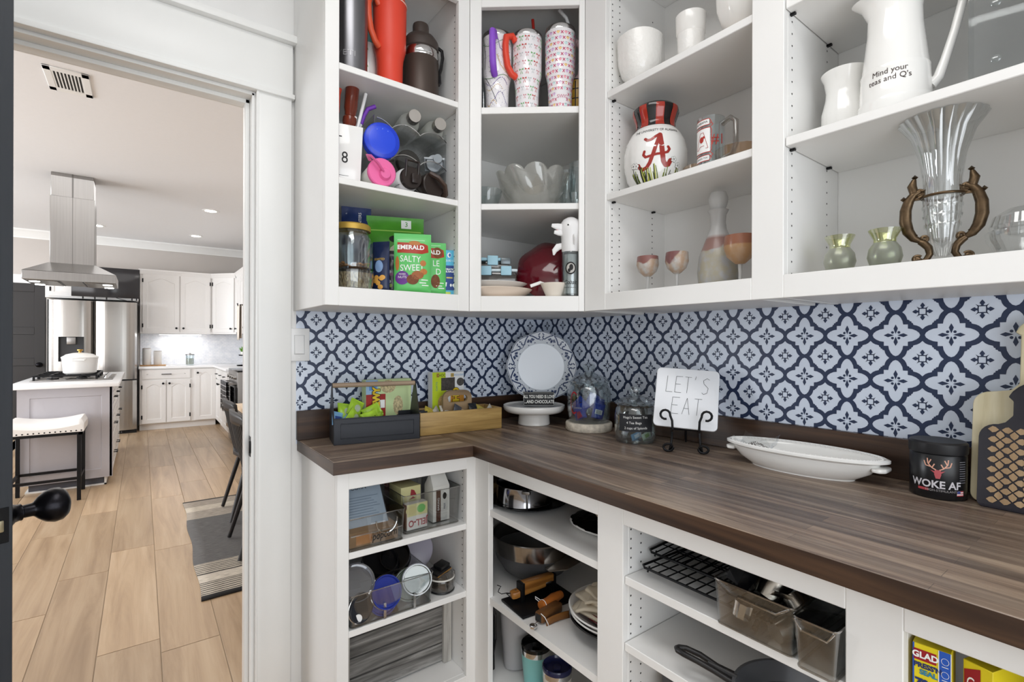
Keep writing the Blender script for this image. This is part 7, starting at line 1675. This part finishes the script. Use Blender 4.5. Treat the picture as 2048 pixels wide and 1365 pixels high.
pA, pB = on_z(1083, 1212, z + .03), on_z(1128, 1186, z + .03); t, L_ = along('basting_brush', 'small turned orange wooden handle with a white string loop', 'kitchen tool', pA, pB); build('handle', G().lathe([(0, 0), (.0135, .0), (.0145, .006), (.013, .03), (.0165, .06), (.012, .1), (0, .1)], 20, T(0, 0, 0, ry=PI / 2)), M('orange_wood', 'B5682B', .4, var=.15, scale=40), t); build('string_loop', G().tube([(.01, .0145, 0), (-.004, .008, .014), (-.012, .012, .022), (-.006, .018, .024), (.008, .012, .012), (.012, -.0145, .0)], .0013, 6).tube([(.01, .0145 * math.cos(q), .0145 * math.sin(q)) for q in [2 * PI * k / 16 for k in range(16)]], .0012, 6, closed=True), white_plastic, t)
pA, pB = on_z(1078, 1236, z + .02), on_z(1128, 1205, z + .02); t, L_ = along('measuring_spoons', 'steel measuring spoons bundled with a stamped brown leather tag', 'kitchen tool', pA, pB); build('leather_wrap', G().box(.0, -.016, -.016, .1, .016, .014), M('brown_leather', '6A4523', .5, var=.2), t, bevel=.006); build('wrap_opening', G().box(-.001, -.011, -.012, .0005, .011, .01), hole_black, t)
build('spoon', G().tube([(.02, -.002, -.006), (-.02, -.004, -.01)], .003, 8, sq=.5).lathe([(0, -.009), (.011, -.005), (.0125, .001), (.011, .001), (0, -.005)], 20, T(-.03, -.005, -.01)), chrome, t); build('leather_tag', G().sheet(lambda u, v: (.01 + u * .085, -.024 - u * .022, -.01 + (v - .5) * .022 + .004 * math.sin(u * 3)), 8, 3), M('brown_leather_tag', '7A4E22', .5), t, solid=.003, label='stamped leather tag'); build('string', G().tube([(.0, -.01, .016), (.004, -.022, .008), (.012, -.028, -.012), (.016, -.026, -.02)], .0012, 6), white_plastic, t)
bx_, by_ = -.43, -.875
stack_ = (('black_glaze', '1E1E20', .0, .148, 'black shallow bowl at the bottom of the plate pile'), ('white', None, .012, .146, 'white shallow bowl second from the bottom of the pile'), ('white', None, .026, .15, 'large white bowl holding red plates and napkins'))
for nm, h_, dz, r, lb in stack_: t = thing('shallow_bowl', lb, 'bowl', (bx_, by_, z + .0005 + dz)); build('bowl', G().lathe([(0, 0), (r * .5, 0), (r * .55, .004), (r * .85, .03), (r, .05), (r * .97, .052), (r * .82, .034), (r * .5, .008), (0, .006)], 56), M('bowl_' + nm + str(dz), h_, .2) if h_ else white_ceramic, t)
for k in range(3): t = thing('small_plate', ('dark red plate lowest in the white bowl', 'dark red plate in the middle of three in the white bowl', 'dark red plate topmost under the napkins')[k], 'plate', (bx_ + .01, by_, z + .05 + k * .008), group='red plates in the white bowl'); build('plate', G().lathe([(0, 0), (.08, 0), (.115, .012), (.113, .0145), (.08, .004), (0, .003)], 48), M('red_plate_%d' % k, ('7A1422', '8E1B2A', '6E1420')[k], .25), t)
nap = M('oatmeal_linen', 'CFC4B0', .9, var=.12, scale=14, bump=.15)
for k, (dz, q, s_) in enumerate(((.07, .1, 1), (.082, .35, .95), (.094, -.15, .9), (.106, .5, .8), (.118, .2, .7))):
    t = thing('cloth_napkin', ('lowest folded cream napkin with a long drooping corner', 'second folded cream napkin in the pile', 'third folded cream napkin in the pile', 'fourth cream napkin, edges ruffled', 'topmost cream napkin, crumpled')[k], 'napkin', (bx_ - .01, by_ + .0, z + dz + .014), q, 'cream cloth napkins on the plates'); am_ = .004 + .003 * k
    build('cloth', G().sheet(lambda u, v: ((u - .5) * .2 * s_, (v - .5) * .19 * s_, am_ * math.sin(u * 9 + k) * math.cos(v * 7 + k * 2) - .03 * max(0, abs(u - .5) - .3) * (1.6 if k == 0 else .6) - .06 * max(0, abs(v - .5) - .36)), 22, 22), nap, t, solid=.008)
# first bay, bottom
z = .1131
x, y = -.49, -.5
t = thing('waste_bin', 'tall pale grey rounded bin at the left of the bottom shelf', 'bin', (-.48, -.455, z + .0005)); build('body', G().lathe([(0, 0), (.04, 0), (.05, .006), (.068, .26), (.066, .262), (.062, .255), (.046, .012), (0, .01)], 48, None, 1.2, .85), M('grey_plastic', 'A5A4A6', .4), t)
t = thing('plastic_bag', 'clear plastic bag hanging behind the teal tumbler', 'bag', (-.44, -.56, z)); build('film', G().sheet(lambda u, v: (-.03 + .05 * u + .006 * math.sin(v * 14), .006 * math.sin(u * 18 + v * 5) - .01, .02 + .22 * v), 12, 14), clear, t); build('knot', G().tube([(-.03, -.01, .1), (-.04, -.02, .09), (-.036, -.03, .08), (-.026, -.03, .1)], .005, 8), clear, t)


def short_tumbler(label, x, y, h, r, body, lidm, band):
    t = thing('tumbler', label, 'tumbler', (x, y, z + .0005), face(x, y), group='lidded tumblers on the bottom shelf'); build('body', G().lathe([(0, 0), (r * .78, 0), (r * .8, .004), (r, h - .02), (r * .9, h - .02), (0, .01)], 44), body, t); build('steel_band', G().lathe([(r, h - .02), (r * 1.01, h - .018), (r * 1.015, h - .003), (r * .95, h - .002), (r * .9, h - .02)], 44), chrome, t)
    l = build('lid', G().lathe([(r * .95, h - .004), (r * 1.02, h - .002), (r * 1.03, h + .008), (r * .97, h + .012), (r * .9, h + .006), (r * .86, h - .004), (0, h - .004)], 44), lidm, t); build('slider', G().box(-.012, -.014, h - .004, .012, .014, h + .004), lidm, l, bevel=.003); return t


short_tumbler('teal tumbler with a black lid on the bottom shelf', -.5, -.572, .128, .049, M('teal_enamel', '86C6C4', .35), black_gloss, None); t = short_tumbler('cream tumbler with a navy lid beside the teal one', -.53, -.712, .138, .045, M('cream_enamel', 'DAD5CC', .35), M('navy_gloss', '23264A', .15), None)
t = thing('wire_whisk', 'tangle of steel whisk wires standing beside the grey bin', 'whisk', (-.575, -.42, z + .0005), .0)
for k in range(6): q = k * PI / 6; build('wire', G().tube([(.002 * math.cos(q), .002 * math.sin(q), .02), (.016 * math.cos(q), .016 * math.sin(q), .1), (.014 * math.cos(q), .014 * math.sin(q), .19), (0, 0, .23), (-.014 * math.cos(q), -.014 * math.sin(q), .19), (-.016 * math.cos(q), -.016 * math.sin(q), .1), (-.002 * math.cos(q), -.002 * math.sin(q), .02)], .0016, 6), M('dark_wire', '4A4A4C', .3, metal=1) if k == 0 else bpy.data.materials['dark_wire'], t)
build('grip', G().lathe([(0, 0), (.011, 0), (.009, .06), (0, .065)], 14), black_plastic, t)

# ---------------- right run, second bay, top shelf: cooling racks and utensil bins
z = .6961


def cooling_rack(label, x, y, zz_, lx, ly, tilt=0, mesh=(12, 5), rz=0, mat=None):
    t = thing('cooling_rack', label, 'rack', (x, y, zz_), rot=(0, tilt, rz), group='black wire cooling racks'); mt_ = mat or black_metal; r_ = .0022
    build('frame', G().tube([(lx * a, ly * b_, 0) for a, b_ in ((-.5, -.47), (-.47, -.5), (.47, -.5), (.5, -.47), (.5, .47), (.47, .5), (-.47, .5), (-.5, .47))], .003, 8, closed=True), mt_, t)
    for i in range(1, mesh[0]): y_ = (i / mesh[0] - .5) * ly; build('wire', G().tube([(-lx / 2, y_, .001), (lx / 2, y_, .001)], r_ * .8, 6), mt_, t)
    for i in range(1, mesh[1]): x_ = (i / mesh[1] - .5) * lx; build('wire', G().tube([(x_, -ly / 2, -.002), (x_, ly / 2, -.002)], r_ * .8, 6), mt_, t)
    for a in (-1, 1):
        for b_ in (-1, 1): build('foot', G().tube([(a * lx * .45, b_ * ly * .46, 0), (a * lx * .46, b_ * ly * .47, -.014)], r_, 6), mt_, t)
    return t


cooling_rack('lowest of three black wire racks, reaching farthest forward', -.44, -1.265, z + .018, .3, .37, .02, (15, 6)); cooling_rack('middle of three black wire racks', -.4, -1.25, z + .052, .3, .36, -.05, (18, 5)); cooling_rack('topmost of three black wire racks, its front edge silvery', -.4, -1.255, z + .088, .28, .37, .08, (22, 3))


def util_bin(label, x0, x1, y0, y1, h):
    t, a, b_ = tray_bin(label, x0, y0, x1, y1, z, h, mat=clear, group='clear utensil bins'); build('cutaway_front', G().tube([(-a - .001, b_ * .9, h * .98), (-a - .001, b_ * .55, h * .8), (-a - .001, -b_ * .6, h * .78), (-a - .001, -b_ * .9, h * .98)], .002, 6), CLR_EDGE, t); return t


util_bin('clear bin of steel measuring cups and cutters at the front of the shelf', -.64, -.4, -1.3, -1.455, .09); util_bin('clear bin at the right end of the shelf, partly behind the stile', -.655, -.4, -1.458, -1.528, .088)
scs = M('cup_steel', 'B9B2A8', .22, metal=1)
for k, (x_, y_, dz, r, h, rx, ry, lb) in enumerate(((-.605, -1.345, .036, .019, .03, .2, .1, 'shiny fluted steel cutter near the front of the utensil bin'), (-.595, -1.415, .024, .022, .034, 1.3, .6, 'steel measuring cup on its side at the right of the utensil bin'), (-.52, -1.36, .055, .03, .04, .4, -.5, 'steel measuring cup at the top left of the utensil bin'), (-.53, -1.42, .05, .026, .035, .9, -.4, 'steel measuring cup standing highest in the utensil bin'), (-.5, -1.31, .06, .02, .05, .3, .3, 'square steel cutter at the back of the utensil bin'))):
    t = thing('measuring_cup', lb, 'measuring cup', (x_, y_, z + dz), rot=(rx, ry, k), group='steel cups and cutters in the utensil bin'); build('cup', G().lathe([(0, -h / 2), (r * .9, -h / 2), (r, h / 2), (r * .95, h / 2), (r * .85, -h / 2 + .003), (0, -h / 2 + .003)], 28 if k else 20, None, 1, 1, (lambda a, j: 1 + .05 * math.cos(10 * a)) if k == 0 else None), scs if k else chrome, t)
    if k in (1, 2, 3): build('handle', G().box(r * .9, -.006, h * .3, r + .06, .006, h * .3 + .0025), scs, t, bevel=.001)
t = thing('utensil_bundle', 'jumble of dark steel utensil handles lying in the utensil bin', 'utensils', (-.53, -1.38, z + .012)); stuff(build('handles', sum([[]], []) or (lambda g: [g.tube([(random.uniform(-.09, -.03), random.uniform(-.05, .05), random.uniform(0, .03)), (random.uniform(.03, .1), random.uniform(-.05, .05), random.uniform(0, .04))], random.uniform(.003, .006), 6) for _ in range(14)] and g)(G()), M('dark_steel', '4A4846', .3, metal=1), t))
t = thing('utensil_cup', 'dark tilted tin lying on top at the left of the utensil bin', 'tin', (-.56, -1.315, z + .078), rot=(.5, .4, .6)); build('tin', G().lathe([(0, -.02), (.025, -.02), (.032, .02), (.03, .02), (.023, -.017), (0, -.017)], 6), black_gloss, t)
# second bay, lower shelf: skillets
z = .5356


def skillet(label, x, y, zz_, r, ang, hl, pan, hang=0):
    t = thing('skillet', label, 'pan', (x, y, zz_), ang); build('pan', G().lathe([(0, 0), (r * .82, 0), (r * .86, .004), (r, .04), (r * 1.02, .042), (r * .97, .042), (r * .83, .008), (0, .006)], 56), pan, t)
    h_ = M('skillet_handle', '1D1C1D', .4); g = G(); a0 = r + .0; P = lambda s_: [(a0 - .004, s_ * .014, .034), (a0 + hl * .3, s_ * .0095, .042), (a0 + hl * .6, s_ * .0125, .052), (a0 + hl * .85, s_ * .0115, .056), (a0 + hl * .97, s_ * .006, .056), (a0 + hl, 0, .056)]
    build('handle', g.tube(P(1) + P(-1)[::-1][1:] + [], .0062, 10).tube([(a0 - .004, 0, .034), (a0 + hl * .3, 0, .042), (a0 + hl * .45, 0, .047)], [.012, .009, .006], 10, sq=.6), h_, t); return t


pS, pE = on_z(1470, 1348, z + .045), on_z(1355, 1297, z + .056); q = math.atan2(pE.y - pS.y, pE.x - pS.x); hl = math.hypot(pE.x - pS.x, pE.y - pS.y); r_ = .125
skillet('grey skillet with a long looped black handle on the lower shelf', pS.x - r_ * math.cos(q), pS.y - r_ * math.sin(q), z + .0005, r_, q, hl, M('skillet_grey', '77787C', .3, metal=.6))
t = thing('skillet_lid', 'dark pan lid or pan standing under the rack shelf, only its corner seen', 'pan', (-.43, -1.13, .6)); build('rim', G().sheet(lambda u, v: (-.05 + .1 * v, .045 - .12 * u, .07 - .062 * (math.sin(PI * min(1, u * 2.2) / 2)) ** .5 + .05 * u), 14, 4), black_metal, t, solid=.006)  # stands for a skillet lid, only its bent corner modelled
x, y = -.45, -1.42; t = thing('steel_pan', 'dull steel pan behind the skillet, mostly hidden by the shelf', 'pan', (x + .15, y + .06, z + .0005)); build('pan', G().lathe([(0, 0), (.09, 0), (.1, .004), (.105, .05), (.103, .05), (.096, .006), (0, .005)], 40), M('pan_steel', '8A8784', .3, metal=.8), t)
t = thing('storage_tub', 'clear food tub at the left of the bottom shelf', 'container', (-.46, -1.175, .1131)); build('tub', G().lathe([(0, 0), (.07, 0), (.08, .01), (.1, .3), (.097, .3), (.076, .012), (0, .008)], 36), clear_dark, t); build('dark_lid', G().lathe([(0, .296), (.095, .296), (.103, .3), (.103, .31), (0, .312)], 36), M('smoke_lid', '8E8E92', .3, trans=.4), t)
# third bay
z = .5745
t = thing('plastic_wrap_box', 'yellow GLAD Pressn Seal box with a blue side, nearest the stile', 'box', (-.612, -1.6165, z + .075), -PI / 2 + .1); t.scale = (.62, .8, .62)
yl = M('yellow_card', 'E3CF1E', .5); bl_ = M('cobalt_card', '2456B5', .5); build('carton', G().box(0, 0, -.12, .072, .06, .245), yl, t, bevel=.001, seg=1)
printed([rect(.001, .205, .045, .232)], M('glad_red', '9C1822', .5), t, 'red_panel', flat); words_on('GLAD', .021, ink_white, t, .024, .2185, flat, .9, off=.0013, bold=.0008); words_on("PRESS'N", .0165, M('glad_navy', '1D2F66', .5), t, .0285, .193, flat, .92, off=.001, bold=.0008); words_on('SEAL', .0165, M('glad_teal', '2B7FA0', .5), t, .03, .177, flat, .95, off=.001, bold=.0008); words_on('70', .026, bpy.data.materials['glad_navy'], t, .018, .15, flat, 1, off=.001, bold=.0015); words_on('SQ FT', .006, bpy.data.materials['glad_navy'], t, .018, .133, flat)
printed([rect(-.0002, 0, .003, .245)], bl_, t, 'blue_edge', flat); printed([rect(.05, -.12, .072, .245)], bl_, t, 'blue_panel', flat); printed([rect(.0485, 0, .05, .245), rect(.071, 0, .0725, .245)], ink_white, t, 'white_line', flat, .001); printed(sum([stroke([(.061 + .007 * math.cos(q2), zz2 + .008 * math.sin(q2)) for q2 in [2 * PI * k / 12 for k in range(13)]], .0008) for zz2 in (.222, .19, .16, .13)], []) + [rect(.055, zz2 - .014, .067, zz2 - .0125) for zz2 in (.222, .19, .16)], ink_white, t, 'icons', flat, .001)
t = thing('plastic_wrap_box', 'second yellow GLAD box turned sideways behind the first', 'box', (-.597, -1.672, z + .0005), -PI / 2 - .3); t.scale = (.7, .8, .93); build('carton', G().box(0, 0, 0, .05, .22, .24), yl, t, bevel=.001, seg=1); printed([[(.002, .17), (.03, .19), (.03, .235), (.002, .225)]], bpy.data.materials['glad_red'], t, 'red_panel', flat); words_on('G', .03, ink_white, t, .014, .205, flat, .7, off=.0014)
t = thing('storage_jar', 'white jar with a green mark at the right edge of the bay', 'jar', (-.56, -1.82, z + .0005), face(-.56, -1.82)); build('jar', G().lathe([(0, 0), (.05, 0), (.055, .006), (.055, .17), (.045, .19), (.04, .2), (0, .2)], 36), white_plastic, t); printed([ell(.0, .15, .016, .012)], M('green_mark', '4E9A4A', .5), t, 'green_mark', wrap(lambda z: .055, .055))
